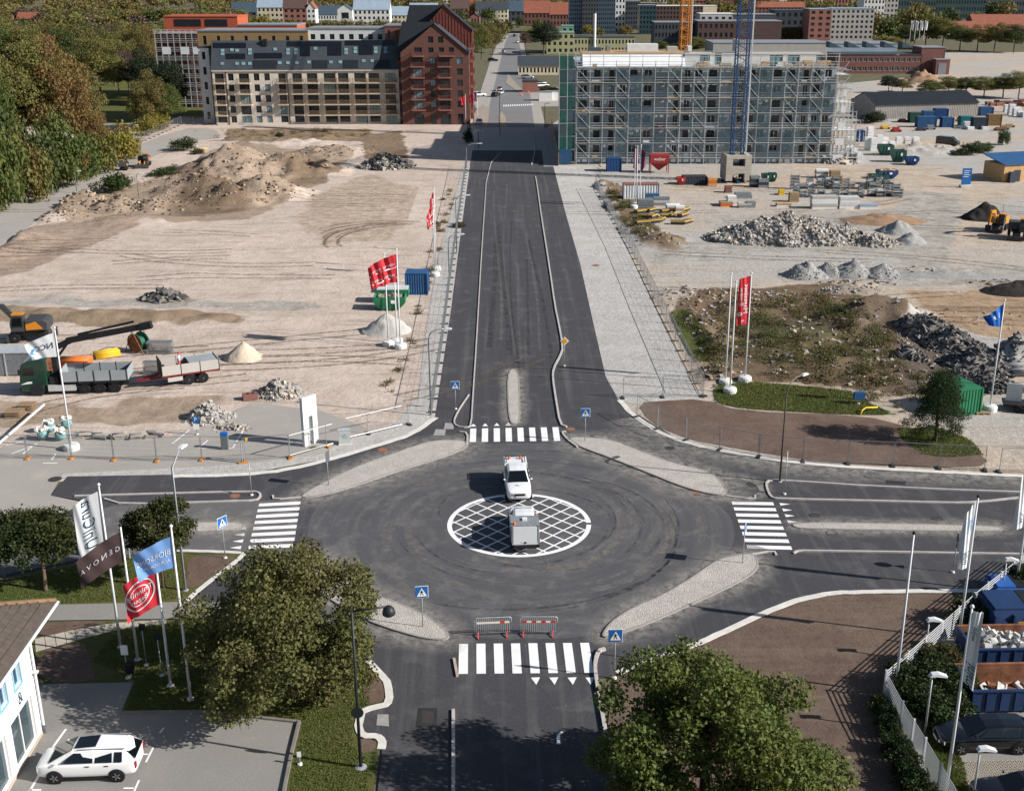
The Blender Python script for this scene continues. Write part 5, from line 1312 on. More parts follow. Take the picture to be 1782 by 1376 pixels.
bp('cable_duct', oc, 1.4, 1.6, -.3, -.1, .5, 58, m_steel)
# ================================================================== vehicles
m_pwhite = M('white_car_paint', '#d9dadb', .25, .03, .5, spec=.5, coat=.6)
m_pblack = M('black_car_paint', '#0c0d10', .18, .1, .5, spec=.5, coat=.8)
m_psilver = M('silver_car_paint', '#8f9296', .3, .05, .5, spec=.5, coat=.5, metal=.4)
m_cglass = M('car_glass', '#0d1114', .05, .2, .5, spec=.7)
m_tyre = M('tyre_rubber', '#17171a', .85, .15, 6)
m_rim = M('alloy_rim', '#8c8d90', .35, .12, 3, metal=.6)
m_trim = M('black_trim', '#1b1c1e', .6, .1, 3)
m_lampr = M('red_lamp', '#8c1b18', .25, .1, 2, spec=.6)
m_lampw = M('clear_lamp', '#c3cad0', .15, .1, 2, spec=.7)
m_beacon = M('orange_beacon', '#d4641c', .3, .1, 2)
m_check = M('chequer_plate', '#8b8f92', .5, .25, 9, .4, 30, .01, metal=.3)
m_plate = M('number_plate', '#cfd2d4', .5, .03)
def loft(mb, rings, cap=True):
    o = len(mb.v); n = len(rings[0])
    for r in rings: mb.v += [tuple(p) for p in r]
    for i in range(len(rings) - 1):
        for j in range(n): mb.f.append([o + i * n + j, o + i * n + (j + 1) % n, o + (i + 1) * n + (j + 1) % n, o + (i + 1) * n + j]); mb.mi.append(mb.cm)
    if cap:
        mb.f.append([o + j for j in range(n)][::-1]); mb.mi.append(mb.cm); mb.f.append([o + (len(rings) - 1) * n + j for j in range(n)]); mb.mi.append(mb.cm)
    return mb
def body_ring(x, hw, z0, z1, crown=.03):
    h = z1 - z0
    half = [(hw * .80, z0), (hw * .95, z0 + h * .10), (hw * 1.0, z0 + h * .38), (hw * .99, z0 + h * .68), (hw * .955, z0 + h * .9), (hw * .84, z1), (hw * .4, z1 + crown)]
    return [(x, y, z) for y, z in half] + [(x, -y, z) for y, z in half[::-1]]
def wheel(parent, x, y, r, w=.24, side=1, big=False):
    o = MB().lathe([(r * .62, -w / 2), (r * .96, -w / 2), (r, -w * .32), (r, w * .32), (r * .96, w / 2), (r * .62, w / 2)], n=22, axis='Y').build('wheel', m_tyre, parent, loc=(x, y, r))
    mb = MB(); e = side * w / 2
    mb.lathe([(r * .64, e - side * .03), (r * .6, e - side * .005), (r * .56, e - side * .05), (.06, e - side * .03), (.04, e)][::1], n=18, axis='Y')
    for i in range(5):
        a = 2 * math.pi * i / 5; mb.bar((.05 * math.cos(a), e - side * .012, .05 * math.sin(a)), (r * .58 * math.cos(a), e - side * .012, r * .58 * math.sin(a)), .05, .07, up=(0, 1, 0))
    mb.build('rim', m_rim, o)
    return o
def panel(name, parent, pts, mat, off=.012):
    """slightly proud panel on a flat quad of points"""
    p = [Vector(q) for q in pts]; n = (p[1] - p[0]).cross(p[2] - p[0]).normalized()
    c = sum(p, Vector()) / len(p)
    if n.dot(c - Vector((c.x, 0, c.z - .3))) < 0 and abs(n.y) > .3: n = -n
    q = [v + n * off for v in p]; k = len(q)
    return MB().add(q + [v - n * .03 for v in q], [list(range(k))] + [[i, k + i, k + (i + 1) % k, (i + 1) % k] for i in range(k)]).build(name, mat, parent)
def subsurf(o, lv=2):
    m_ = o.modifiers.new('smooth', 'SUBSURF'); m_.levels = lv; m_.render_levels = lv
    for p in o.data.polygons: p.use_smooth = True
    return o
def car(label, cat, loc, rz, paint, body, house, L, wb, wr, group=None, name='parked_car', sunroof=False, name2='car'):
    """body: [(x, hw, z0, z1)], house: [(x, hwb, hwt, zb, zt)] from front to rear; x forward"""
    t = thing(name, label, cat, loc, rz, group)
    b = loft(MB(), [body_ring(*r) for r in body]).build('body', paint, t); subsurf(b, 2)
    hx = house
    hb = loft(MB(), [[(x, hwb, zb), (x, hwt * 1.02, zb + (zt - zb) * .88), (x, hwt * .8, zt), (x, 0, zt + .02), (x, -hwt * .8, zt), (x, -hwt * 1.02, zb + (zt - zb) * .88), (x, -hwb, zb)] for x, hwb, hwt, zb, zt in hx]).build('cabin', paint, t)
    for p in hb.data.polygons: p.use_smooth = True
    for p in hb.data.polygons: p.use_smooth = False
    bv_ = hb.modifiers.new('round', 'BEVEL'); bv_.width = .09; bv_.segments = 3; bv_.limit_method = 'ANGLE'; bv_.angle_limit = .25
    # screens
    (xa, ba, ta, zba, zta), (xb, bb, tb_, zbb, ztb) = hx[0], hx[1]
    k = .06
    def e(x, y, z): return Vector((x, y, z))
    panel('windscreen', t, [e(xa, -ba * .9, zta), e(xa, ba * .9, zta), e(xb, tb_ * .86, ztb - .0), e(xb, -tb_ * .86, ztb - .0)], m_cglass, .045)
    (xc, bc, tc, zbc, ztc), (xd, bd, td, zbd, ztd) = hx[-2], hx[-1]
    panel('rear_screen', t, [e(xd, bd * .85, ztd + (zbd - ztd) * .0), e(xd, -bd * .85, ztd), e(xc + .03, -tc * .8, ztc - .04), e(xc + .03, tc * .8, ztc - .04)], m_cglass, .03)
    cuts = [xb - .05 + (xa - xb) * .55] + list(body_cuts.get(cat, [xb - 1.0, xb - 1.95])) + [xc - .02]
    for s in (1, -1):
        for i in range(len(cuts) - 1):
            x0, x1 = cuts[i] - .05, cuts[i + 1] + .05
            zt_, zb_ = ztb - (ztb - zbb) * .16, zbb + .04
            y0, y1 = s * (bb * .999 + .012), s * (tb_ * 1.02 + .014)
            top0 = min(x0, xb - .12)
            q = [e(x0, y0, zb_), e(x1, y0, zb_), e(x1, y1, zt_), e(top0, y1, zt_)]
            panel('side_window', t, q if s > 0 else q[::-1], m_cglass, .028)
        wy = s * (max(r[1] for r in body) - .115)
        for x in (wb / 2, -wb / 2):
            MB().lathe([(wr * 1.17, -.02), (wr * 1.17, .02)], n=22, axis='Y').build('wheel_arch', m_trim, t, loc=(x, s * (max(r[1] for r in body) - .015), wr * 1.02))
            wheel(t, x, wy + s * .03, wr, .22, s)
        mir = MB().box((0, 0, 0), (.14, .22, .16)).build('mirror', paint, t, loc=(xb + (xa - xb) * .6, s * (ba + .16), zba + .14)); subsurf(mir, 1)
        hl = body[1]; panel('headlight', t, [e(body[0][0] + .005, s * hl[1] * .5, body[0][3] - .06), e(hl[0] - .05, s * hl[1] * .97, hl[3] - .10), e(hl[0] - .05, s * hl[1] * .99, hl[3] - .26), e(body[0][0] + .005, s * hl[1] * .55, body[0][3] - .2)], m_lampw, .02)
        tl = body[-1]; MB().box((0, 0, 0), (.06, .2, .34)).build('tail_light', m_lampr, t, loc=(tl[0] + .06, s * tl[1] * .86, tl[3] - .26))
        for x in (xb - .75, xb - 1.65): MB().box((0, 0, 0), (.2, .025, .04)).build('door_handle', paint if cat != 'car' else m_trim, t, loc=(x, s * (max(r[1] for r in body) * .985), zbb - .12))
        MB().bx(-wb / 2 + .4, wb / 2 - .4, -.02, .02, 0, .1).build('sill', m_trim, t, loc=(0, s * max(r[1] for r in body) * .9, body[2][2] - .02))
    f = body[0]; MB().box((0, 0, 0), (.05, f[1] * 1.1, .16)).build('grille', m_trim, t, loc=(f[0] + .0, 0, f[2] + (f[3] - f[2]) * .68)); MB().box((0, 0, 0), (.03, .52, .11)).build('number_plate', m_plate, t, loc=(f[0] + .03, 0, f[2] + (f[3] - f[2]) * .35))
    r = body[-1]; MB().box((0, 0, 0), (.03, .52, .11)).build('number_plate', m_plate, t, loc=(r[0] - .03, 0, r[2] + (r[3] - r[2]) * .5))
    if sunroof: panel('sunroof', t, [e(hx[1][0] - .12, -.44, hx[1][4] + .012), e(hx[1][0] - .12, .44, hx[1][4] + .012), e(hx[2][0] - .1, .46, hx[2][4]), e(hx[2][0] - .1, -.46, hx[2][4])], m_cglass, .045)
    return t
body_cuts = {}
MPVB = [(2.42, .62, .35, .72), (2.30, .80, .25, .86), (1.9, .90, .22, .97), (1.2, .935, .22, 1.05), (0, .945, .22, 1.08), (-1.5, .945, .24, 1.1), (-2.2, .89, .28, 1.12), (-2.40, .80, .36, 1.08)]
MPVH = [(1.72, .76, .72, .97, 1.0), (.62, .85, .62, 1.03, 1.58), (-.4, .87, .66, 1.05, 1.68), (-1.8, .85, .63, 1.06, 1.60), (-2.36, .80, .56, 1.08, 1.14)]
g = G(150, 1362)
body_cuts['car'] = [-.45, -1.35]
mpv = car('white people carrier with dark glass roof parked beside the white house', 'car', (g.x, g.y + .92, .02), math.pi + .02, m_pwhite, MPVB, MPVH, 4.85, 2.92, .335, sunroof=True)
for s in (1, -1): bp('roof_rail', mpv, -1.9, .35, s * .60 - .018, s * .60 + .018, 1.625, 1.66, m_psilver)
WAGB = [(2.4, .60, .33, .62), (2.26, .80, .22, .74), (1.8, .90, .2, .84), (1.1, .93, .2, .92), (0, .935, .2, .94), (-1.5, .93, .22, .97), (-2.2, .87, .27, .98), (-2.42, .78, .36, .95)]
WAGH = [(1.05, .80, .76, .87, .90), (.2, .82, .62, .90, 1.38), (-.7, .84, .64, .92, 1.45), (-1.75, .82, .62, .94, 1.40), (-2.3, .78, .56, .96, 1.0)]
body_cuts['estate car'] = [-.62, -1.45]
g = G(1722, 1313); car('black estate car parked behind the blue skips', 'estate car', (g.x, g.y + .9, .02), math.pi - .03, m_pblack, WAGB, WAGH, 4.8, 2.85, .33)
g = G(1795, 1420); car('black estate car cut off by the lower right corner', 'estate car', (g.x, g.y + .9, .02), math.pi - .05, m_pblack, WAGB, WAGH, 4.8, 2.85, .33)
# pickups
PKB = [(2.62, .66, .45, .92), (2.5, .86, .36, 1.04), (2.1, .93, .34, 1.12), (1.2, .95, .34, 1.18), (0, .96, .34, 1.19), (-1.3, .96, .36, 1.19), (-2.3, .95, .40, 1.19), (-2.62, .90, .46, 1.17)]
PKH = [(1.25, .84, .80, 1.15, 1.17), (.55, .86, .68, 1.17, 1.78), (-.2, .87, .70, 1.18, 1.83), (-.95, .86, .69, 1.18, 1.80), (-1.1, .84, .66, 1.18, 1.22)]
body_cuts['pickup truck'] = [-.18]
def lightbar(t, x, z):
    for y in (-.45, .4):
        MB().lathe([(.10, 0), (.10, .1), (.05, .17), (.01, .18)], n=10).build('beacon', m_beacon, t, loc=(x, y, z + .05))
p1 = G(904.5, 879)
pk1 = car('white pickup truck facing the camera with roof beacons', 'pickup truck', (p1.x - .15, p1.y + 2.7, RZ), -math.pi / 2 + .05, m_pwhite, PKB, PKH, 5.3, 3.2, .39, name='pickup_truck')
MB().bx(-2.55, -1.12, -.86, .86, 1.19, 1.62).build('canopy', m_pwhite, pk1); MB().bx(-2.45, -1.2, -.78, .78, 1.62, 1.66).build('canopy_roof', m_pwhite, pk1)
for s in (1, -1): MB().bar((-2.4, s * .7, 1.78), (-1.2, s * .7, 1.78), .05).bar((-2.3, s * .7, 1.65), (-2.3, s * .7, 1.8), .05).bar((-1.4, s * .7, 1.65), (-1.4, s * .7, 1.8), .05).build('roof_rack', m_trim, pk1)
MB().bar((-2.2, -.7, 1.80), (-2.2, .7, 1.80), .05).build('roof_rack', m_trim, pk1); lightbar(pk1, -2.0, 1.66)
p2 = G(912, 963)
pk2 = car('white pickup truck seen from behind with aluminium canopy and beacons', 'pickup truck', (p2.x + .02, p2.y + 2.7, RZ), math.pi / 2 + .03, m_pwhite, PKB, PKH, 5.3, 3.2, .39, name='pickup_truck')
MB().bx(-2.6, -1.15, -.92, .92, 1.0, 1.98).build('canopy', m_pwhite, pk2); MB().bx(-2.64, -1.12, -.95, .95, 1.985, 2.02).build('canopy_roof', m_check, pk2)
d = MB().bx(-2.655, -2.61, -.80, .80, .62, 1.92).build('rear_door', M('grey_white_door', '#d2d4d7', .4, .03), pk2); MB().box((0, 0, 0), (.03, .12, .12)).build('door_lock', m_trim, d, loc=(-2.67, 0, .78))
for s in (1, -1): bp('door_frame', pk2, -2.67, -2.60, s * .86 - .04, s * .86 + .04, .6, 1.97, m_trim if s > 2 else m_check)
bp('roof_vent', pk2, -1.95, -1.6, -.16, .16, 2.02, 2.14, m_pwhite)
for x, y, z in ((-2.45, .74, 2.02), (-.95, -.84, 1.8)): MB().lathe([(.10, 0), (.10, .12), (.05, .2), (.01, .21)], n=10).build('beacon', m_beacon, pk2, loc=(x, y, z))
bp('bumper', pk2, -2.82, -2.62, -.75, .75, .42, .6, m_trim)
def text_mesh(txt, size, mat, extr=.004):
    cu = bpy.data.curves.new('lettering', 'FONT'); cu.body = txt; cu.size = size; cu.align_x = 'CENTER'; cu.align_y = 'CENTER'; cu.extrude = extr; cu.resolution_u = 2
    o = bpy.data.objects.new('tmp', cu); COL.objects.link(o)
    bpy.context.view_layer.update()
    me = bpy.data.meshes.new_from_object(o.evaluated_get(bpy.context.evaluated_depsgraph_get())); bpy.data.objects.remove(o); bpy.data.curves.remove(cu)
    me.materials.clear(); me.materials.append(mat); return me
m_ink = M('dark_lettering', '#3a3d42', .6, .05)
l_ = link('lettering', text_mesh('PEAB', .22, m_ink), pk1, (1.85, 0, 1.165)); l_.rotation_euler = (0, .11, math.pi / 2)
l_ = link('lettering', text_mesh('PEAB', .22, m_ink), pk2, (1.85, 0, 1.165)); l_.rotation_euler = (0, .11, math.pi / 2)
# small far cars share three meshes
def tiny_car(px, py, rz, paint, label):
    g = G(px, py); t = thing('parked_car', label, 'car', (g.x, g.y, .02), rz)
    key = paint.name
    if key not in tiny:
        tiny[key] = (loft(MB(), [body_ring(*r) for r in WAGB]).mesh('body', paint, True), loft(MB(), [[(x, b, zb), (x, t_, zt), (x, -t_, zt), (x, -b, zb)] for x, b, t_, zb, zt in WAGH]).mesh('windows', m_cglass), MB().bx(-1.7, .15, -.62, .62, 1.36, 1.47).mesh('roof', paint), MB().lathe([(.33, -.1), (.33, .1)], n=12, axis='Y').mesh('wheel', m_tyre))
    a = tiny[key]; link('body', a[0], t); link('windows', a[1], t); link('roof', a[2], t)
    for x in (1.4, -1.4):
        for y in (.82, -.82): link('wheel', a[3], t, (x, y, .33))
    return t
tiny = {}
for a in [(834, 216, 1.57, m_pwhite, 'white car parked beside the red gabled block'), (871, 164, 1.4, m_pwhite, 'white car waiting at the far crossing'), (862, 168, 1.3, m_pblack, 'black car at the far crossing'), (870, 158, 1.5, m_psilver, 'silver car behind the white one at the far crossing'), (876, 92, 1.6, m_psilver, 'grey car driving down the far street'), (858, 107, 0, m_pblack, 'dark car crossing the far street'), (944, 152, .4, m_pwhite, 'white car parked right of the brick kiosk'), (940, 148, .4, m_psilver, 'blue grey car parked right of the brick kiosk'), (918, 137, .1, m_psilver, 'silver car before the beige workshop'), (833, 168, .2, m_pwhite, 'white car behind the small flags'), (900, 75, 1.6, m_pwhite, 'white car far up the street'), (895, 64, 1.6, m_pblack, 'black car far up the street')]: tiny_car(*a)
# ---- lorry with loading crane, and its trailer
m_dgreen = M('dark_green_cab_paint', '#12332a', .25, .05, .5, spec=.5, coat=.5)
m_side = M('grey_drop_side', '#8d9397', .55, .08, .8)
m_chas = M('chassis_black', '#1f2022', .7, .15, 3)
m_rchas = M('dark_red_chassis', '#6b1e20', .6, .12, 2)
a, b = G(67, 690), G(202, 685); rz = math.atan2(a.y - b.y, a.x - b.x); ax = Vector((math.cos(rz), math.sin(rz), 0)); ay = Vector((-ax.y, ax.x, 0))
# the left (driver) side faces the camera; x forward
base = a - ay * 1.15 - ax * 0
lor = thing('crane_lorry', 'dark green four axle lorry with grey drop sides and black loading crane', 'lorry', (base.x, base.y, TZ(base.x, base.y)), rz)
def lw(t, x, y, r, s):
    o = MB().lathe([(r * .55, -.16), (r * .95, -.16), (r, -.1), (r, .1), (r * .95, .16), (r * .55, .16)], n=22, axis='Y').build('wheel', m_tyre, t, loc=(x, y, r))
    MB().lathe([(r * .58, s * .15), (r * .5, s * .1), (r * .3, s * .05), (r * .2, s * .16), (.03, s * .16)], n=18, axis='Y').build('rim', m_rim, o)
for x in (0, -4.15, -5.5, -6.85):
    for s in (1, -1): lw(lor, x, s * 1.02, .5, s)
cabr = [[(1.35, -1.2, .55), (1.42, -1.2, 1.9), (1.25, -1.2, 2.9), (.2, -1.2, 3.25), (-.95, -1.2, 3.15), (-.95, -1.2, .9), (-.6, -1.2, .55)]]
prof = [(1.40, .45), (1.46, 1.3), (1.36, 2.2), (1.18, 3.0), (.6, 3.35), (-.9, 3.45), (-.98, 3.3), (-.98, 1.0), (-.62, .95), (-.62, .5)]
c_ = MB().extr(prof, -1.22, 1.22).build('cab', m_dgreen, lor); bv = c_.modifiers.new('round', 'BEVEL'); bv.width = .1; bv.segments = 2
panel('windscreen', lor, [(1.385, -1.05, 2.0), (1.385, 1.05, 2.0), (1.2, 1.0, 2.85), (1.2, -1.0, 2.85)], m_cglass, .03)
for s in (1, -1):
    q = [(1.1, s * 1.225, 2.0), (.1, s * 1.225, 2.0), (.1, s * 1.225, 2.75), (.95, s * 1.225, 2.75)]; panel('side_window', lor, q if s < 0 else q[::-1], m_cglass, .012)
    MB().box((0, 0, 0), (.2, .12, .5)).build('mirror', m_chas, lor, loc=(1.3, s * 1.42, 2.4))
    panel('stripe', lor, [(1.40, s * 1.222, 1.15), (.35, s * 1.222, 1.25), (.35, s * 1.222, 1.42), (.75, s * 1.222, 1.42)], m_pwhite, .01)
    MB().lathe([(.62, -.05), (.62, .05)], n=20, axis='Y').build('wheel_arch', m_chas, lor, loc=(0, s * 1.19, .56))
    bp('side_tank', lor, -3.4, -.95, s * 1.0 - .14, s * 1.0 + .14, .4, .98, m_steel)
    for x in (-4.15, -5.5, -6.85): MB().extr([(x - .62, .95), (x - .45, 1.12), (x + .45, 1.12), (x + .62, .95), (x + .5, 1.02), (x - .5, 1.02)], s * 1.02 - .2, s * 1.02 + .2).build('mudguard', m_chas, lor)
bp('chassis', lor, -8.0, 1.0, -.45, .45, .6, 1.0, m_chas); bp('bumper', lor, 1.3, 1.52, -1.2, 1.2, .4, .8, m_chas)
bp('bed_floor', lor, -8.1, -2.2, -1.25, 1.25, 1.15, 1.3, m_chas)
for s in (1, -1):
    for i in range(4): x = -2.25 - i * 1.46; bp('drop_side', lor, x - 1.40, x - .02, s * 1.25 - .03, s * 1.25 + .03, 1.3, 2.25, m_side); bp('stake', lor, x - 1.45, x - 1.40, s * 1.26 - .05, s * 1.26 + .05, 1.2, 2.3, m_chas)
bp('tailboard', lor, -8.13, -8.07, -1.22, 1.22, 1.3, 2.25, m_side); bp('headboard', lor, -2.24, -2.18, -1.22, 1.22, 1.3, 2.4, m_side)
bp('crane_base', lor, -1.9, -1.1, -1.0, 1.0, 1.0, 1.7, m_chas); bp('crane_post', lor, -1.75, -1.3, -.25, .25, 1.7, 4.2, m_chas)
tip = 11.2
k_ = MB().bar((-1.5, 0, 4.1), (-3.2, .2, 4.9), .45, .5).bar((-2.9, .2, 4.9), (-10.6, 1.2, 6.4), .42, .5).bar((-4, .36, 5.5), (-9.2, 1.1, 6.75), .14, .2).bar((-1.6, 0, 3.0), (-2.8, .15, 4.5), .2)
k_.build('crane_boom', m_chas, lor)
MB().bar((-9.6, 1.05, 6.2), (-10.75, 1.2, 6.45), .55, .62).build('boom_tip', m_trim, lor)
a, b = G(330, 670), G(354, 666.5); rz2 = math.atan2(a.y - b.y, a.x - b.x); ax = Vector((math.cos(rz2), math.sin(rz2), 0)); ay = Vector((-ax.y, ax.x, 0))
base = a - ay * 1.1
trl = thing('drawbar_trailer', 'white sided drawbar trailer with dark red chassis behind the green lorry', 'trailer', (base.x, base.y, TZ(base.x, base.y)), rz2)
for x in (0, -1.32):
    for s in (1, -1): lw(trl, x, s * 1.02, .5, s)
bp('chassis', trl, -2.9, 2.4, -1.22, 1.22, 1.05, 1.22, m_rchas)
for s in (1, -1):
    for i in range(3): x = 2.35 - i * 1.75; bp('drop_side', trl, x - 1.70, x, s * 1.22 - .03, s * 1.22 + .03, 1.22, 2.15, m_lgrey); bp('stake', trl, x - 1.75, x - 1.70, s * 1.23 - .05, s * 1.23 + .05, 1.1, 2.2, m_chas)
    MB().bar((2.4, s * .5, .95), (4.6, 0, .75), .14, .2).build('drawbar', m_rchas, trl)
bp('headboard', trl, 2.34, 2.4, -1.2, 1.2, 1.22, 2.6, m_chas); bp('tailboard', trl, -2.93, -2.88, -1.2, 1.2, 1.22, 2.15, m_lgrey)
bp('tool_box', trl, .55, 1.9, .75, 1.15, .55, .95, m_lgrey)
bp('load_sheet', trl, -2.75, -.2, -1.1, 1.1, 2.02, 2.1, m_side)
bp('load_edge', trl, -2.75, -.15, -1.14, -1.10, 1.9, 2.0, m_beacon)
# ---- excavators
m_yel2 = M('excavator_yellow', '#c07a1e', .5, .08, 1)
m_edk = M('excavator_grey', '#3b3c3f', .6, .1, 1.5)
def excavator(label, loc, rz, s=1.0, boom=True, wheeled=True, cat='excavator', name='excavator'):
    t = thing(name, label, cat, loc, rz); t.scale = (s, s, s)
    if wheeled:
        for x in (1.35, -1.35):
            for y in (1.0, -1.0): lw(t, x, y, .52, 1 if y > 0 else -1)
        bp('undercarriage', t, -1.9, 1.9, -.55, .55, .55, 1.05, m_edk); bp('dozer_blade', t, 1.95, 2.2, -1.25, 1.25, .12, .7, m_edk)
        for y in (-1.1, 1.1): bp('outrigger', t, -2.4, -2.15, y - .2, y + .2, .1, 1.0, m_edk)
    else:
        for y in (-.9, .9): MB().extr([(-1.7, .45), (-1.4, .1), (1.4, .1), (1.7, .45), (1.4, .8), (-1.4, .8)], y - .25, y + .25).build('track', m_chas, t)
        bp('undercarriage', t, -1.0, 1.0, -.65, .65, .4, .9, m_edk)
    bp('turntable', t, -.8, .8, -.8, .8, 1.05 if wheeled else .9, 1.25, m_chas)
    h = MB().extr([(-2.1, 1.28), (-2.1, 2.2), (-1.7, 2.45), (.2, 2.45), (.2, 1.28)], -1.25, 1.25).build('engine_cover', m_edk, t); bv = h.modifiers.new('round', 'BEVEL'); bv.width = .08
    for y in (-1.262, 1.262): panel('side_panel', t, [(-1.6, y, 1.5), (.1, y, 1.4), (.1, y, 2.0), (-.9, y, 2.3)], m_yel2, .015)
    cb = MB().extr([(.25, 1.28), (.25, 2.95), (.5, 3.05), (1.35, 3.0), (1.65, 2.2), (1.6, 1.28)], .3, 1.25).build('cab', m_edk, t); bp('cab_roof', t, .25, 1.4, .28, 1.27, 3.03, 3.13, m_yel2)
    for y in (.29, 1.262): panel('cab_window', t, [(.4, y, 1.75), (1.5, y, 1.75), (1.3, y, 2.85), (.45, y, 2.85)], m_cglass, .01)
    panel('cab_window', t, [(1.66, .38, 1.7), (1.66, 1.17, 1.7), (1.42, 1.17, 2.9), (1.42, .38, 2.9)], m_cglass, .03)
    if boom:
        MB().extr([(.6, 1.6), (.9, 1.4), (2.6, 3.4), (4.6, 3.7), (4.7, 4.1), (2.3, 3.9)], -.35, -.02).build('boom', m_edk, t)
        MB().bar((1.2, -.18, 1.6), (2.6, -.18, 3.3), .12).build('ram', m_steel, t)
        MB().extr([(4.4, 4.2), (4.8, 4.1), (5.6, 2.0), (5.35, 1.9)], -.33, -.06).build('stick', m_edk, t)
        MB().extr([(5.3, 1.9), (5.75, 1.9), (5.9, 1.3), (5.5, .9), (5.0, 1.2)], -.65, .3).build('bucket', m_chas, t)
    return t
g = GT(52, 594); ex = excavator('yellow and grey wheeled excavator working beside the green lorry', (g.x, g.y + .6, TZ(g.x, g.y)), math.pi + .12)
l_ = link('lettering', text_mesh('VOLVO', .42, m_pwhite), ex, (3.3, .0, 3.66)); l_.rotation_euler = (math.pi / 2, .0, math.pi); l_.location = (3.4, .01, 3.72)
g = GT(251, 290); ld = excavator('orange and grey wheel loader facing the camera on the haul road', (g.x, g.y, TZ(g.x, g.y)), -math.pi / 2 + .1, .85, False, True, 'wheel loader', 'wheel_loader')
MB().extr([(2.5, .1), (3.3, .1), (3.2, .9), (2.6, .9)], -1.5, 1.5).build('bucket', m_edk, ld); MB().bar((1.2, .5, 1.6), (2.7, .5, .7), .2).bar((1.2, -.5, 1.6), (2.7, -.5, .7), .2).build('lift_arm', m_yel2, ld)
g = GT(216, 296); excavator('small orange digger beside the wheel loader', (g.x, g.y, TZ(g.x, g.y)), 1.7, .62, True, False)
# parked tractor with flat trailer at the right edge
g = GT(1735, 402); ex3 = excavator('orange wheeled excavator parked on the gravel yard at the right edge', (g.x, g.y, TZ(g.x, g.y)), -2.2, .9, True, True)
for c in list(ex3.children):
    if c.name.startswith(('engine_cover', 'boom', 'stick')): c.data.materials[0] = m_yel2
g = GT(1768, 415); excavator('dark wheeled loader cut off by the right edge', (g.x, g.y, TZ(g.x, g.y)), -2.0, 1.0, False, True, 'wheel loader', 'wheel_loader')
g = G(1648, 254); vn = thing('delivery_van', 'black van parked alone on the gravel yard', 'van', (g.x, g.y, TZ(g.x, g.y)), -.7)
v_ = MB().extr([(-2.4, .35), (-2.4, 1.95), (-2.2, 2.1), (1.0, 2.1), (1.8, 1.35), (2.5, 1.15), (2.55, .35)], -.95, .95).build('body', m_pblack, vn); bv = v_.modifiers.new('round', 'BEVEL'); bv.width = .12; bv.segments = 2
panel('windscreen', vn, [(1.75, -.8, 1.42), (1.75, .8, 1.42), (1.08, .8, 2.03), (1.08, -.8, 2.03)], m_cglass, .02)
for x in (1.5, -1.5):
    for y in (.86, -.86): lw(vn, x, y, .36, 1 if y > 0 else -1)
# ================================================================== flags, lamps, signs, barriers, fences
m_pole = M('white_pole', '#c9cbce', .4, .05, 1)
m_fwhite = M('white_flag_cloth', '#d5d7d9', .8, .03, 2); m_fbrown = M('brown_flag_cloth', '#4f3f3f', .8, .05, 2); m_fred = M('red_flag_cloth', '#c2303a', .8, .05, 2)
m_fblue = M('light_blue_flag_cloth', '#6f97cf', .8, .05, 2); m_fblue2 = M('blue_flag_cloth', '#1f5fb0', .8, .05, 2); m_fpurp = M('purple_flag_cloth', '#6d3d55', .8, .08, 2)
m_tnavy = M('navy_print', '#20465a', .8, .05); m_tteal = M('teal_print', '#24697c', .8, .05); m_tblue = M('blue_print', '#3d8fd0', .8, .05)
class Flag:
    def __init__(s, parent, zt, h, L, rz, droop, mat, seed=1, wave=.10, curl=0.0, top=0.0):
        s.zt, s.h, s.L, s.droop, s.wave, s.seed, s.curl, s.top = zt, h, L, droop, wave, seed, curl, top
        s.d = Vector((math.cos(rz), math.sin(rz), 0)); s.n = Vector((-s.d.y, s.d.x, 0))
        if s.n.y > 0: s.n = -s.n
        mb = MB(); nu, nv = 22, 16
        for j in range(nv + 1):
            for i in range(nu + 1): mb.v.append(tuple(s.at(i / nu, j / nv)))
        for j in range(nv):
            for i in range(nu): a = j * (nu + 1) + i; mb.f.append([a, a + 1, a + nu + 2, a + nu + 1]); mb.mi.append(0)
        s.o = mb.build('flag', mat, parent, True)
    def at(s, u, v, off=0.0):
        w = s.wave * s.h * .5 * u * math.sin(u * 7.0 + v * 2.2 + s.seed) + s.wave * .3 * s.h * u * math.sin(u * 15 + v * 5 + s.seed * 2)
        x = .06 + u * s.L * (1 - .25 * s.curl * u * v)
        z = s.zt - v * s.h * (1 - s.curl * .35 * u) - s.droop * max(u, 0) ** 1.25 - s.top * u * (1 - v)
        return s.d * x + s.n * (w + off) + Vector((0, 0, z))
    def text(s, txt, size, mat, u0, v0, vertical=False, name='lettering', sx=1.0):
        me = text_mesh(txt, size, mat, 0.0)
        for vtx in me.vertices:
            x, y = vtx.co.x * sx, vtx.co.y
            u, v = (u0 + x / s.L, v0 - y / s.h) if not vertical else (u0 - y / s.L, v0 - x / s.h)
            vtx.co = s.at(u, v, .03)
        return link(name, me, s.o)
    def shape(s, name, mat, poly):
        mb = MB(); mb.add([s.at(u, v, .025) for u, v in poly], [list(range(len(poly)))]); return mb.build(name, mat, s.o)
    def ring(s, name, mat, u0, v0, r0, r1):
        mb = MB(); n = 40
        for i in range(n):
            a, b = 6.2832 * i / n, 6.2832 * (i + 1) / n
            mb.face([s.at(u0 + r * math.cos(t) / s.L, v0 + r * math.sin(t) / s.h, .028) for r, t in ((r0, a), (r1, a), (r1, b), (r0, b))])
        return mb.build(name, mat, s.o)
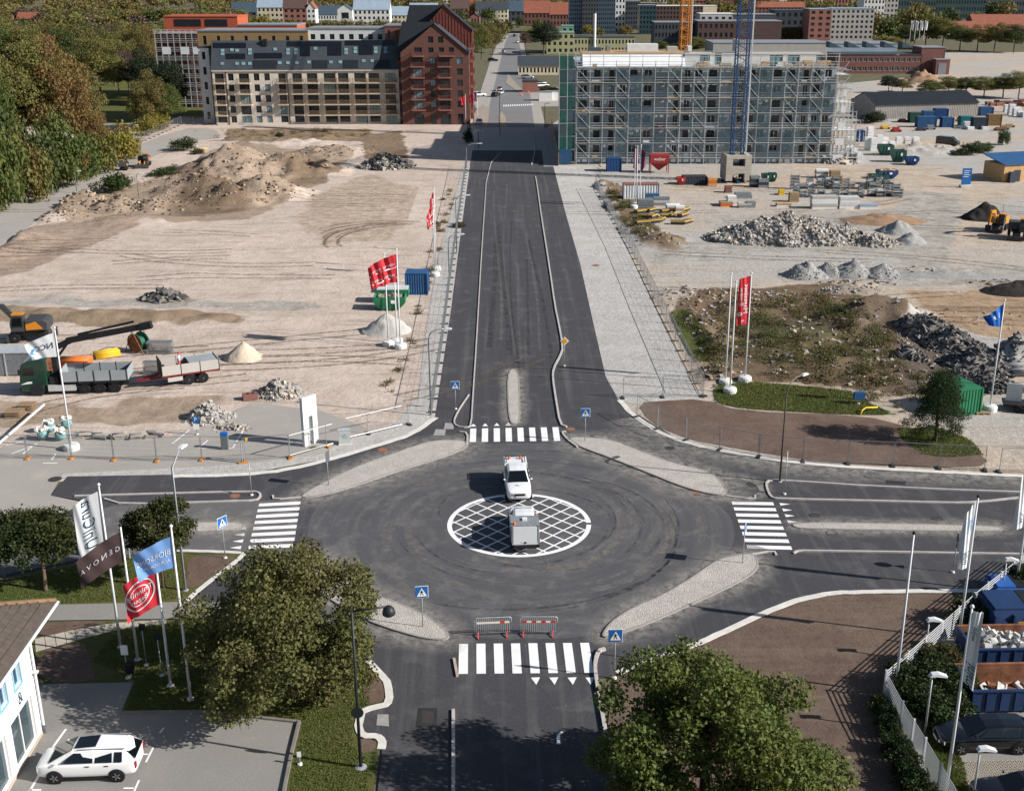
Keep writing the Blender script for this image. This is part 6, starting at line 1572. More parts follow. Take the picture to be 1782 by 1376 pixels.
def flagpole(px, py, h, label, block=True, r=.07, finial=m_pole, z=None):
    g = GT(px, py) if py < 700 else G(px, py)
    t = thing('flagpole', label, 'flagpole', g)
    z0 = 0
    if block: z0 = .55; MB().lathe([(.62, -.05), (.64, .35), (.56, .5), (.2, .55)], n=18).build('base', M('white_base', '#c4c5c3', .8, .06), t)
    else: MB().lathe([(.2, -.02), (.2, .06), (.1, .1)], n=12).build('base', m_steel, t)
    MB().tube([(0, 0, z0), (0, 0, h * .5), (0, 0, h)], [r * 1.1, r, r * .62], 10).build('pole', m_pole, t, True)
    MB().lathe([(.03, 0), (.09, .05), (.1, .1), (.06, .17), (.01, .19)], (0, 0, h), 10).build('finial', finial, t, True)
    return t
WD = math.radians(186)
p = flagpole(210, 1126, 10.1, 'flagpole with tall white banner lettered in teal', False)
f = Flag(p, 9.8, 4.1, 1.45, WD, .55, m_fwhite, 1, .05, top=.25)
f.text('UniCura', .92, m_tnavy, .50, .40, True, sx=.95)
f.shape('emblem', m_tteal, [(.05, .74), (.42, .78), (.55, .98), (.05, .98)][::1]); f.shape('emblem', m_tteal, [(.74, .86), (.96, .84), (.99, .99), (.80, .99)]); f.ring('emblem', m_fwhite, .42, .84, .10, .16); f.text('u', .5, m_fwhite, .18, .80)
p = flagpole(240, 1148, 8.3, 'flagpole with dark brown flag lettered in white', False, finial=m_trim)
f = Flag(p, 7.95, 1.75, 2.45, WD, 1.55, m_fbrown, 2, .10); f.text('G E N O V A', .42, m_fwhite, .50, .5, sx=.98)
p = flagpole(297, 1193, 7.35, 'flagpole with red flag bearing a round white emblem', False)
f = Flag(p, 7.3, 2.3, 1.75, WD, 1.05, m_fred, 3, .13); f.ring('emblem', m_fwhite, .55, .5, .76, .84); f.ring('emblem', m_fwhite, .55, .5, .5, .55); f.text('Thinning', .42, m_fwhite, .55, .42); f.text('Bageri', .36, m_fwhite, .55, .60)
p = flagpole(332, 1216, 10.1, 'flagpole with light blue flag beside the big tree', False)
f = Flag(p, 9.6, 1.75, 2.05, WD, 1.0, m_fblue, 4, .12, curl=.5); f.text('BJÖRSONS', .44, m_fwhite, .5, .45, sx=.9); f.text('AUROGRUPP', .26, m_fwhite, .45, .72)
p = flagpole(125, 782, 10.2, 'flagpole with torn white flag near the green lorry')
f = Flag(p, 9.9, 2.0, 2.4, WD, .75, m_fwhite, 5, .09, curl=.8, top=.2); f.text('NCC', .75, m_tnavy, .42, .5); f.shape('emblem', m_tblue, [(.72, .45), (.86, .40), (.95, .6), (.80, .75), (.84, .6)])
def redflag(px, py, h, label, seed, L=2.0, droop=1.0, curl=0.3, hf=2.9, rz=WD):
    p = flagpole(px, py, h, label); f = Flag(p, h - .4, hf, L, rz, droop, m_fred, seed, .12, curl=curl)
    for v in (.42, .80): f.shape('white_band', m_fwhite, [(0, v), (.5, v + .02), (1, v), (1, v + .05), (.5, v + .07), (0, v + .05)])
    f.text('VEIBYN', .36, m_fwhite, .48, .35); f.text('VEIBYN', .36, m_fwhite, .48, .74); return p
redflag(697, 606, 10.3, 'tallest flagpole with red and white flag by the green skips', 6, 1.6, .6)
redflag(676, 601, 9.6, 'flagpole with furled red and white flag by the green skips', 7, 1.7, .9, .6)
flagpole(691, 596, 8.0, 'bare flagpole between the two red flags')
redflag(757, 480, 9.6, 'flagpole with twisted red flag beside the blue container', 8, .9, 1.6, 1.0, 2.6, math.radians(200))
redflag(759, 470, 10.6, 'flagpole with red flag farthest up the road verge', 9, .55, 1.2, .9, 2.2, math.radians(190))
flagpole(1262, 668, HT(1262, 668, 478), 'bare leaning flagpole left of the red banner')
flagpole(1270, 683, HT(1270, 683, 492), 'bare flagpole standing nearest the road left of the red banner')
p = flagpole(1296, 663, HT(1296, 663, 477), 'flagpole with tall red banner lettered in white')
f = Flag(p, HT(1296, 663, 480), 4.6, 1.05, WD, .15, m_fred, 3, .04, top=.1); f.text('Magasinet', .62, m_fwhite, .32, .46, True, sx=1.15); f.text('by midroc', .40, m_fwhite, .74, .40, True, sx=1.1); f.ring('emblem', m_fwhite, .78, .76, .08, .2); f.text('M', .4, m_fwhite, .5, .92)
p = flagpole(1722, 714, 10.0, 'flagpole with crumpled blue flag on a pallet base')
f = Flag(p, 9.7, 2.0, 1.5, WD, .6, m_fblue2, 4, .28, curl=.9, top=.5); f.shape('emblem', m_fwhite, [(.2, .3), (.55, .35), (.7, .5), (.4, .6), (.15, .55)])
flagpole(1557, 1207, HT(1557, 1207, 930), 'bare flagpole at the corner of the white slat fence', False, finial=m_trim)
p = flagpole(1668, 1112, HT(1668, 1112, 866), 'flagpole with long white banner before the crossing road', False, finial=m_trim)
f = Flag(p, HT(1668, 1112, 872), 4.1, .62, math.radians(195), .15, m_fwhite, 3, .06, top=.5); f.text('mini', .5, m_tnavy, .45, .82, True); f.text('mini', .5, m_tblue, .3, .3, True)
p = flagpole(1645, 1384, HT(1645, 1384, 1058), 'flagpole with twisted white banner in front of the skips', False)
f = Flag(p, HT(1645, 1384, 1062), 3.6, .45, math.radians(-20), .05, m_fwhite, 5, .05, curl=-.3); f.text('mini', .62, m_tnavy, .45, .84, True); f.text('mini', .4, m_tnavy, .4, .3, True)
p = flagpole(1766, 1032, HT(1766, 1032, 800), 'flagpole with white banner at the right edge of the photo', False)
f = Flag(p, HT(1766, 1032, 812), 4.0, .7, math.radians(190), .15, m_fwhite, 2, .05, top=.3); f.text('mini', .5, m_tnavy, .45, .8, True)
for i, (px, py, ty) in enumerate([(1103, 362, 262), (1107, 358, 256), (1113, 356, 254)]):
    p = flagpole(px, py, HT(px, py, ty), ['left flagpole of the three bearing furled purple flags', 'middle flagpole of the three bearing furled purple flags', 'right flagpole of the three bearing furled purple flags'][i])
    if i: Flag(p, HT(px, py, ty + 3), 4.2, .8, math.radians(200 if i == 1 else -30), .1, m_fpurp, i, .12, curl=.8, top=.6)
for i, (px, py, ty, m_) in enumerate([(811, 231, 166, m_fred), (825, 233, 162, m_fred), (831, 230, 160, m_fpurp)]):
    p = flagpole(px, py, HT(px, py, ty), ['left flagpole with red flag before the red gabled block', 'middle flagpole with red flag before the red gabled block', 'flagpole with purple flag before the red gabled block'][i]); Flag(p, HT(px, py, ty + 1), 2.2, 1.1, WD, .5, m_, i, .2, curl=.6)
for i in range(4):
    g = G(1580 + i * 8, 98); p = thing('flagpole', ['first small white flag on the brick factory roof', 'second small white flag on the brick factory roof', 'third small white flag on the brick factory roof', 'rightmost small white flag on the brick factory roof'][i], 'flagpole', (g.x, g.y, 7)); MB().tube([(0, 0, 0), (0, 0, 9)], .09, 6).build('pole', m_pole, p); Flag(p, 8.8, 4, 1.2, math.radians(-10), .4, m_fwhite, i, .1)
# ---- lamps
m_lblack = M('black_lamp_post', '#22262a', .5, .1, 2); m_lgal = M('galvanised_post', '#9a9da0', .45, .1, 2, metal=.3); m_lbrown = M('brown_lamp_post', '#5d554c', .5, .1, 2)
def lamp_globe(px, py, ty, label):
    g = G(px, py); h = HT(px, py, ty); t = thing('street_lamp', label, 'street lamp', g)
    MB().lathe([(.3, 0), (.3, .05), (.16, .1)], n=14).build('base_plate', m_lgal, t)
    MB().tube([(0, 0, .05), (0, 0, h)], .085, 10, r1=.055).build('post', m_lblack, t, True)
    MB().tube([(0, 0, h - .05), (1.55, .1, h + .12)], .05, 8).build('arm', m_lblack, t, True)
    MB().lathe([(.02, .38), (.16, .34), (.27, .2), (.31, .0), (.29, -.06)][::-1], (1.7, .1, h - .22), 16).build('lamp_shade', m_lblack, t, True); MB().lathe([(.27, -.02), (.2, -.1), (.02, -.14)], (1.7, .1, h - .26), 16).build('lamp_glass', m_lampw, t, True)
    MB().lathe([(.30, -.015), (.30, .015)], (0, -.12, HT(px, py, 1237)), 20, 'Y').build('round_sign', m_lblack, t)
    return t
lamp_globe(628, 1335, 1062, 'black street lamp with bowl shade beside the lawn')
def lamp_arm(px, py, ty, label, mat, ang, reach=1.3, rise=1.0, bend=True):
    g = G(px, py); h = HT(px, py, ty); t = thing('street_lamp', label, 'street lamp', g); c, s = math.cos(ang), math.sin(ang)
    MB().lathe([(.2, 0), (.2, .04), (.13, .08)], n=12).build('base_plate', m_lgal, t)
    if bend: pts = [(0, 0, 0), (0, 0, h - rise)] + [(reach * (1 - math.cos(a)) * c * .75, reach * (1 - math.cos(a)) * s * .75, h - rise + rise * math.sin(a)) for a in (.4, .8, 1.2, 1.57)] + [(reach * c, reach * s, h)]
    else: pts = [(0, 0, 0), (0, 0, h - rise), (reach * c, reach * s, h)]
    MB().tube(pts, [.085] + [.06] * (len(pts) - 1), 8).build('post', mat, t, True)
    hd = MB().extr([(-.1, 0), (.05, .1), (.5, .1), (.62, .02), (.5, -.04), (0, -.05)], -.13, .13).build('lamp_head', m_pole, t); hd.location = (reach * c, reach * s, h); hd.rotation_euler = (0, 0, ang)
    return t
lamp_arm(323, 1027, 790, 'galvanised street lamp with kinked arm behind the small trees', m_lgal, 1.2, 1.0, .9, False)
lamp_arm(1357, 838, 660, 'tall brown street lamp by the eastern refuge', m_lbrown, .6, 1.6, 1.2)
lamp_arm(750, 722, 573, 'street lamp with curved arm nearest the junction on the left verge', m_lgal, 0, 1.4, .8)
lamp_arm(782, 497, 408, 'second street lamp up the left verge', m_lgal, 0, 1.4, .8)
lamp_arm(795, 440, 340, 'third street lamp up the left verge', m_lgal, 0, 1.4, .8)
lamp_arm(812, 290, 250, 'street lamp with curved arm at the edge of the big shadow', m_lgal, 0, 2.6, .8)
for px, py, ty, lab in [(870, 236, 160, 'dark lamp post in the far median'), (833, 258, 228, 'thin lamp post in the shaded verge'), (948, 224, 180, 'dark lamp post beside the hoist tower'), (134, 336, 298, 'lamp post on the haul road edge'), (242, 345, 302, 'lamp post between the spoil heaps'), (235, 252, 218, 'lamp post beside the mesh fence'), (1640, 128, 60, 'tall lamp mast beside the brick tower'), (1552, 158, 96, 'tall lamp mast before the brick factory')]: lamp_arm(px, py, ty, lab, m_lgal if px < 800 or px > 1500 else m_lblack, 0, .6, .3)
def lamp_yard(px, py, ty, label):
    g = G(px, py); h = HT(px, py, ty); t = thing('yard_lamp', label, 'lamp', g)
    MB().tube([(0, 0, 0), (0, 0, h)], .06, 8, r1=.045).build('post', m_lgal, t, True); MB().extr([(-.15, 0), (-.05, .16), (.3, .2), (.75, .02), (.72, -.04), (.2, .03)], -.14, .14).build('lamp_head', m_pole, t, False, (0, 0, h)); return t
for a in [(1609, 1277, 1176, 'white headed yard lamp above the hedge corner'), (1608, 1150, 1080, 'white headed yard lamp behind the slat fence'), (1692, 1395, 1305, 'white headed yard lamp nearest the camera'), (1742, 1040, 975, 'white headed yard lamp at the far end of the slat fence')]: lamp_yard(*a)
# ---- traffic signs
m_sblue = M('sign_blue', '#1d5fa0', .5, .04); m_swhite = M('sign_white', '#dcdedf', .5, .03); m_sblack = M('sign_black', '#16181b', .5, .03); m_syel = M('sign_yellow', '#d69a1c', .5, .04); m_sgrey = M('sign_back_grey', '#5c6168', .5, .06, metal=.3)
def sign_post(px, py, ty, label, cat='traffic sign', name='traffic_sign', rz=0.0, r=.032):
    g = G(px, py); h = HT(px, py, ty); t = thing(name, label, cat, (g.x, g.y, RZ if py > 640 else 0), rz)
    MB().lathe([(.14, 0), (.12, .08), (.05, .1)], n=10).build('foot', m_conc, t); MB().tube([(0, 0, .05), (0, 0, h)], r, 8).build('post', m_lgal, t, True)
    return t, h
def plate(parent, w, z, mat, name='sign_plate', back=m_sgrey, shape='sq', y=-.05):
    mb = MB()
    if shape == 'sq': pts = [(-w / 2, -w / 2), (w / 2, -w / 2), (w / 2, w / 2), (-w / 2, w / 2)]
    elif shape == 'dia': pts = [(0, -w * .7), (w * .7, 0), (0, w * .7), (-w * .7, 0)]
    elif shape == 'tri': pts = [(-w * .42, -w * .34), (w * .42, -w * .34), (0, w * .42)]
    elif shape == 'rect': pts = [(-w / 2, -w * .75), (w / 2, -w * .75), (w / 2, w * .75), (-w / 2, w * .75)]
    else: pts = [(w / 2 * math.cos(2 * math.pi * i / 20), w / 2 * math.sin(2 * math.pi * i / 20)) for i in range(20)]
    return MB().extr(pts, y - .008, y + .008).build(name, mat, parent, loc=(0, 0, z))
def ped_sign(px, py, ty, label, rz=0.0, w=.72):
    t, h = sign_post(px, py, ty, label, rz=rz)
    b = plate(t, w + .06, h - w / 2, m_swhite, y=-.045); plate(b, w, 0, m_sblue, 'blue_field', y=-.06); plate(b, w * .98, -.03, m_swhite, 'white_triangle', shape='tri', y=-.075)
    k = w * .5; mb = MB(); y = -.09
    for q in ([(-.05, .22), (.05, .22), (.05, .32), (-.05, .32)], [(-.07, -.04), (.05, -.04), (.07, .2), (-.06, .2)], [(-.07, -.04), (.0, -.04), (-.12, -.34), (-.2, -.34)], [(0, -.04), (.06, -.04), (.2, -.32), (.12, -.34)], [(-.06, .2), (-.2, .02), (-.14, 0), (-.03, .14)], [(.06, .2), (.17, .04), (.12, .0), (.03, .12)]): mb.face([(x * k * 2 * .8, y, z * k * 2 * .7 - .02) for x, z in q])
    mb.build('pictogram', m_sblack, b); return t
ped_sign(793, 712, 664, 'blue pedestrian crossing sign left of the north crossing')
ped_sign(1018, 769, 711, 'blue pedestrian crossing sign on the north east island')
ped_sign(736, 1093, 1020, 'blue pedestrian crossing sign on the south west island', .15)
ped_sign(1069, 1180, 1095, 'blue pedestrian crossing sign above the dark oak')
ped_sign(1292, 982, 912, 'blue pedestrian crossing sign seen edge on at the east crossing', 1.2)
ped_sign(392, 971, 900, 'blue pedestrian crossing sign on the bed by the west crossing', .9)
t, h = sign_post(982, 637, 586, 'yellow diamond priority road sign beside the right kerb'); b = plate(t, .62, h - .42, m_swhite, shape='dia'); plate(b, .46, 0, m_syel, 'yellow_diamond', shape='dia', y=-.068)
t, h = sign_post(572, 846, 784, 'narrow dark sign seen from the side on the north west island', rz=1.25); plate(t, .6, h - .5, m_sgrey, shape='rect')
t, h = sign_post(1658, 996, 926, 'round sign seen edge on behind the white banner', rz=1.3); plate(t, .65, h - .35, m_sgrey, shape='round'); plate(t, .6, h - .9, m_sgrey, shape='tri')
t, h = sign_post(438, 862, 805, 'plain thin post on the western refuge', 'post', 'sign_post')
t, h = sign_post(1365, 860, 785, 'plain thin post on the eastern refuge', 'post', 'sign_post')
t, h = sign_post(343, 756, 724, 'blue parking sign on the old car park'); b = plate(t, .55, h - .3, m_sblue); l_ = link('lettering', text_mesh('P', .5, m_swhite, .002), b, (0, -.07, 0)); l_.rotation_euler = (math.pi / 2, 0, 0); plate(t, .5, h - .95, m_swhite, 'lower_plate')
t, h = sign_post(223, 1180, 1122, 'white notice plate beside the black bin on the lawn'); plate(t, .4, h - .3, m_swhite, shape='rect')
g = G(228, 1178); bn = thing('litter_bin', 'black litter bin under the flagpoles', 'bin', g); MB().lathe([(.2, .3), (.25, .4), (.26, .95), (.2, 1.05), (.05, 1.1)], n=14).build('bin', m_trim, bn, True); MB().tube([(0, 0, 0), (0, 0, .4)], .05, 8).build('stand', m_lgal, bn)
for px, py, ty, lab in [(255, 1158, 1092, 'left ground spotlight post on the lawn'), (282, 1176, 1108, 'right ground spotlight post on the lawn')]:
    t, h = sign_post(px, py, ty, lab, 'spotlight', 'spotlight'); MB().box((0, .05, h), (.3, .22, .3)).build('lamp_head', m_trim, t)
t, h = sign_post(522, 1330, 1308, 'short white marker post beside the car park kerb', 'post', 'marker_post'); plate(t, .2, h - .12, m_swhite, shape='rect')
g = G(226, 972); t = thing('info_sign', 'dark green information sign between the two small trees', 'sign', g, 1.35); MB().tube([(0, 0, 0), (0, 0, 2.9)], .06, 8).build('post', m_lgal, t); bp('panel', t, -.45, .45, -.05, .05, 1.7, 2.9, M('dark_green_panel', '#27383a', .6, .05))
# ---- crowd barriers before the south crossing
m_strip_r = M('reflective_red', '#c22a1e', .5, .05); m_strip_w = M('reflective_white', '#d8d2c6', .5, .04); m_rfoot = M('red_rubber_foot', '#c8433f', .7, .05)
def crowd_barrier(a, b, label, half):
    A, B = G(*a), G(*b); W = (B - A).length; t = thing('crowd_barrier', label, 'barrier', (A.x, A.y, RZ), math.atan2(B.y - A.y, B.x - A.x)); z0, z1 = .18, 1.18; r = .022
    MB().tube([(0, 0, z0), (0, 0, z1 - .1), (.05, 0, z1 - .02), (.13, 0, z1), (W - .13, 0, z1), (W - .05, 0, z1 - .02), (W, 0, z1 - .1), (W, 0, z0), (0, 0, z0)], r, 8).build('frame', m_steel, t, True)
    n = 18
    for i in range(1, n): MB().tube([(W * i / n, 0, z0), (W * i / n, 0, z1)], .010, 5).build('bar', m_steel, t) if i == 1 else None
    bar = [c for c in t.children if c.name.startswith('bar')][0]
    for i in range(2, n): o = bar.copy(); COL.objects.link(o); o.parent = t; o.location.x = W * (i - 1) / n
    for i in range(7):
        x = .12 + (W - .24) * i / 7; m_ = (m_strip_r if i % 2 == (0 if not half else 1) and (not half or i > 3) else m_strip_w); bp('reflector', t, x, x + (W - .24) / 7 - .004, -.034, -.026, .80, .93, m_)
    for x in (.2, W - .28): MB().bar((x, .38, .05), (x, 0, .2), .05).bar((x, 0, .2), (x, -.42, .03), .06).build('foot', m_rfoot, t)
    return t
crowd_barrier((826, 1107), (890, 1104), 'left steel crowd barrier with faded white strip on the south arm', True)
crowd_barrier((905, 1104), (970, 1104), 'right steel crowd barrier with red white strip on the south arm', False)
# ---- temporary mesh fences
m_wire = M('fence_wire', '#85898b', .5, .1, 1, metal=.3); m_foot = M('fence_foot_block', '#3b3a39', .9, .15, 3); m_ofoot = M('orange_fence_foot', '#b5772e', .8, .1, 3)
_fp = {}
def fence_panel_mesh(L):
    L = round(L, 2)
    if L not in _fp:
        fr = MB()
        for x in (.03, L - .03): fr.bar((x, 0, .12), (x, 0, 2.05), .042)
        fr.bar((.03, 0, .2), (L - .03, 0, .2), .03).bar((.03, 0, 2.03), (L - .03, 0, 2.03), .036)
        w = MB(); n = int(L / .13)
        for i in range(1, n): x = .05 + (L - .1) * i / n; w.bar((x, 0, .22), (x, 0, 2.0), .0055)
        for z in (.55, .9, 1.25, 1.6): w.bar((.05, 0, z), (L - .05, 0, z), .007)
        _fp[L] = (fr.mesh('panel', m_wire), w.mesh('mesh', m_wire))
    return _fp[L]
foot_m = [MB().bx(-.36, .36, -.12, .12, 0, .13).mesh('foot', m_) for m_ in (m_foot, m_ofoot)]
def mesh_fence(px, label, panel_len=3.45, foot=0, z=None):
    p = [G(*q) for q in px]; L = [0]
    for a, b in zip(p, p[1:]): L.append(L[-1] + (b - a).length)
    n = max(1, round(L[-1] / panel_len)); st = L[-1] / n
    def at(d):
        for i in range(len(p) - 1):
            if d <= L[i + 1] + 1e-6: return p[i].lerp(p[i + 1], (d - L[i]) / (L[i + 1] - L[i]))
        return p[-1]
    t = thing('mesh_fence', label, 'fence', (p[0].x, p[0].y, 0)); o0 = p[0].copy(); o0.z = 0
    for i in range(n):
        a, b = at(i * st), at((i + 1) * st); d = b - a; za = 0.0
        fr, w = fence_panel_mesh(d.length - .03); ang = math.atan2(d.y, d.x)
        q = link('panel', fr, t, a - o0 + Vector((0, 0, za)), ang); link('mesh', w, q)
        f_ = link('foot', foot_m[foot], t, a - o0, ang + math.pi / 2)
    link('foot', foot_m[foot], t, p[-1] - o0, ang + math.pi / 2)
    return t
mesh_fence([(-40, 376), (150, 291), (316, 217)], 'long mesh fence between the wood and the haul road')
mesh_fence([(316, 217), (378, 218)], 'short mesh fence across the head of the haul road')
mesh_fence([(811, 292), (800, 370), (785, 480), (770, 600), (752, 718)], 'mesh fence along the left verge of the north road')
mesh_fence([(1036, 330), (1095, 432), (1150, 545), (1224, 690)], 'mesh fence along the right edge of the pale gravel strip')
mesh_fence([(1084, 693), (1222, 690)], 'mesh fence across the near end of the gravel strip')
mesh_fence([(1108, 726), (1146, 748), (1183, 763), (1247, 782), (1320, 796)], 'mesh fence round the bare soil bed beside the cycle path')
mesh_fence([(1320, 796), (1396, 804), (1476, 808), (1553, 811), (1632, 815), (1714, 819)], 'mesh fence behind the eastern cycle path')
mesh_fence([(1738, 822), (1800, 822)], 'last mesh fence panel at the right edge')
mesh_fence([(-30, 800), (35, 798), (110, 797), (188, 800), (265, 803), (345, 800), (425, 803), (505, 797)], 'mesh fence with orange feet along the old car park', foot=1)
mesh_fence([(505, 797), (570, 778)], 'mesh fence panel with white rails before the white portal', foot=1)
mesh_fence([(640, 755), (712, 739)], 'mesh fence panels right of the electricity cabinet')
mesh_fence([(1700, 372), (1790, 385)], 'mesh fence behind the black earth heap')
for a, b in [((502, 797), (580, 775)), ((604, 765), (700, 742))]:
    A, B = G(*a), G(*b); t = thing('barrier_board', 'long white traffic rail lying along the mesh fence %s' % ('before the white portal' if a[0] < 550 else 'right of the cabinet'), 'rail', A); d = B - A; MB().bar((0, 0, .2), (d.x, d.y, .2), .04, .08).build('rail', m_swhite, t); MB().bar((0, 0, 1.9), (d.x, d.y, 1.9), .03, .05).build('top_rail', m_swhite, t)
# ---- white slat fence, bottom right
m_slat = M('white_slat', '#b9bbbd', .55, .06, 2)
def slat_fence(px, label):
    p = [G(*q) for q in px]; t = thing('slat_fence', label, 'fence', p[0])
    for a, b in zip(p, p[1:]):
        L = (b - a).length; n = max(1, round(L / 2.0)); ang = math.atan2(b.y - a.y, b.x - a.x)
        for i in range(n):
            q = a.lerp(b, i / n) - p[0]; post = bp('post', t, -.035, .035, -.05, .05, 0, 1.75, m_slat); post.location = q + Vector((0, 0, .875)); post.rotation_euler = (0, 0, ang)
            for k_ in range(10):
                s_ = bp('slat', t, 0, 1, 0, 1, 0, 1, m_slat); s_.scale = (L / n - .01, .02, .055); s_.rotation_euler = (0, 0, ang); m2 = a.lerp(b, (i + .5) / n) - p[0]; s_.location = m2 + Vector((math.sin(ang) * .055, -math.cos(ang) * .055, .2 + k_ * .165))
    return t
slat_fence([(1537, 1214), (1575, 1180), (1690, 1075), (1800, 985)], 'white slat fence running away from the corner flagpole')
slat_fence([(1537, 1214), (1566, 1270), (1605, 1335), (1660, 1430)], 'white slat fence running towards the camera beside the raked soil')
# ================================================================== near trees, house, yard
def big_tree(label, px, py, R, Hc, Rz, k, n, leaf, seed, col, tr, low=-.85, name='tree', br=(.22, .36), rz=0.0, loc=None):
    b = blobset(seed, R, Hc, Rz, k, br, low)
    r_ = random.Random(seed + 5); b = [(c, tuple(q * r_.uniform(.7, 1.35) for q in rr_)) for c, rr_ in b[1:]]
    g = loc or G(px, py); t = thing(name, label, 'tree', g, rz)
    o = link('crown', leaf_cloud('crown', b, n, leaf, seed), t); o.color = rgba(col)
    link('trunk', trunk_mesh('trunk', Hc * 1.0, tr, b, seed, 12), t)
    return t
big_tree('large olive green broadleaf tree beside the black street lamp', 508, 1208, 5.3, 4.0, 3.7, 70, 52000, .17, 101, '#5e5f36', .26, -.95, br=(.12, .26))
big_tree('large dark green oak at the lower edge beside the raked soil', 1226, 1428, 5.3, 4.0, 3.7, 72, 58000, .18, 102, '#59632f', .3, -.9, br=(.12, .26))
big_tree('small round tree with dark reddish tips by the tiled roof', 80, 1027, 2.7, 3.7, 1.55, 26, 15000, .17, 103, '#39401f', .13, -.6)
big_tree('small upright tree with reddish tips behind the light blue flag', 285, 1022, 1.95, 4.0, 2.1, 24, 12000, .16, 104, '#3f4220', .12, -.7)
# pine on the grass
rp = random.Random(8); blobs = [((0, 0, 2.6), (.7, .7, 1.6))]
for i in range(46):
    z = .9 + 5.0 * (i / 46) ** .95; rad = 2.7 * (1 - (z / 6.4)) ** .55 * rp.uniform(.5, 1.05); a = i * 2.4
    blobs.append(((rad * math.cos(a), rad * math.sin(a), z), (.62, .62, .32)))
g = G(1628, 768); pine = thing('pine_tree', 'dark green pine standing on the grass beside the green container', 'tree', g)
o = link('crown', leaf_cloud('pine_crown', blobs, 17000, .17, 9, .2, .3), pine); o.color = rgba('#2f3d1f'); link('trunk', trunk_mesh('pine_trunk', 5.6, .14, blobs, 9, 14), pine)
def bush(px, py, w, h, col, label, group=None, key=None, z=None):
    g = GT(px, py); cm, tm, R, T = TREES[key or 'bush%d' % rnd.randrange(3)]; t = thing('shrub', label, 'shrub', g, rnd.uniform(0, 6), group); s = (w / 2 / R, w / 2 / R, h / T)
    c = link('foliage', cm, t, scale=s); c.color = rgba(col); link('stem', tm, t, scale=s); return t
for i in range(3): tree_kind('near_bush%d' % i, 1.0, 1.6, .75, .75, 18, 3600, .13, 70 + i, .04, low=-.85)
HD = '#2c3a1a'
for i, (px, py, w, h, c) in enumerate([(1590, 1200, 2.6, 1.6, HD), (1620, 1190, 2.6, 1.7, HD), (1600, 1230, 2.8, 1.7, HD), (1640, 1215, 2.6, 1.7, HD), (1625, 1250, 2.6, 1.5, HD), (1660, 1240, 2.2, 1.4, HD), (1625, 1165, 2.2, 1.5, '#4a4a26'), (1650, 1170, 2.0, 1.4, '#4a4426'), (1665, 1200, 1.8, 1.4, HD)]): bush(px, py, w, h, c, 'dark evergreen bush of the hedge inside the slat fence corner', 'hedge bushes inside the slat fence', 'near_bush%d' % (i % 3))
for i, (px, py, w, h, c) in enumerate([(1532, 1240, 1.3, .9, HD), (1545, 1275, 1.4, 1.0, HD), (1556, 1310, 1.5, 1.1, HD), (1572, 1345, 1.6, 1.1, HD), (1590, 1380, 1.8, 1.2, HD), (1612, 1420, 1.8, 1.2, HD), (1548, 1255, 1.2, .9, HD)]): bush(px, py, w, h, c, 'low dark shrub growing outside the slat fence', 'low shrubs outside the slat fence', 'near_bush%d' % (i % 3))
bush(1690, 1090, 2.6, 1.6, HD, 'dark shrub left of the blue closed skip', None, 'near_bush0'); bush(1775, 1030, 2.4, 1.8, HD, 'dark shrub behind the blue tarpaulin skip', None, 'near_bush1')
# ---- white house with tiled hip roof, lower left
hs_ = thing('white_house', 'white shop house with brown tiled roof at the left edge', 'house', (-23.4, 51.6, 0))
m_wh = M('white_house_render', '#d6d6d4', .85, .03, .6); m_rt = M('brown_roof_tile', '#4f4741', .85, .18, 2.5, .4, 12, .02); m_lich = M('lichen_ridge_tile', '#6f5a44', .9, .3, 3); m_bfr = M('pale_blue_frame', '#7fb0d6', .6, .05); m_shop = M('shop_glass', '#3c4a50', .06, .2, .4, spec=.7)
# east wall runs along -y from the corner; rects in (along, along, z, z)
rects = [(.7, 3.3, .15, 2.7), (4.0, 7.2, .15, 2.7), (7.9, 11, .15, 2.7)] + [(1.5 + i * 1.7, 2.3 + i * 1.7, 3.95, 5.15) for i in range(6)]
mb = wall_holes(MB(), 12.0, 6.35, rects, .2); rot = Matrix.Rotation(-math.pi / 2, 4, 'Z'); mb.v = [(-v[1], -v[0], v[2]) for v in mb.v]
for f_ in mb.f: f_.reverse()
mb.face([(0, 0, 0), (-12, 0, 0), (-12, 0, 6.35), (0, 0, 6.35)]).build('wall', m_wh, hs_)
for i, r in enumerate(rects):
    w_ = window(hs_, r[0], r[1], r[2], r[3], 0, m_bfr if i > 2 else m_wh, m_glass if i > 2 else m_shop, 1 if i < 3 else 0); w_.rotation_euler = (0, 0, math.pi / 2); w_.location = (-.17, -(r[0] + r[1]) / 2, r[2])
    if i > 2: [bp('window_surround', hs_, .002, .05, y0_, y1_, z0_, z1_, m_bfr) for y0_, y1_, z0_, z1_ in ((-r[1] - .1, -r[0] + .1, r[2] - .1, r[2] - .002), (-r[1] - .1, -r[0] + .1, r[3] + .002, r[3] + .1), (-r[1] - .1, -r[1] - .002, r[2], r[3]), (-r[0] + .002, -r[0] + .1, r[2], r[3]))]
bp('plinth', hs_, .0, .05, -12, 0, 0, .14, M('pale_plinth', '#a89b8d', .9, .1))
l_ = link('shop_lettering', text_mesh('Sportmassage', .62, m_sblack, .004), hs_, (.02, -6.6, 3.2)); l_.rotation_euler = (math.pi / 2, 0, math.pi / 2)
l_ = link('shop_emblem', text_mesh('&', .9, m_tnavy, .004), hs_, (.02, -1.9, 3.3)); l_.rotation_euler = (math.pi / 2, 0, math.pi / 2)
ez = 6.75; ex_, ey = 1.05, 1.35; pt = math.tan(math.radians(25))
E0, E1 = Vector((ex_, ey, ez)), Vector((ex_, -13, ez)); Wd = 9.0
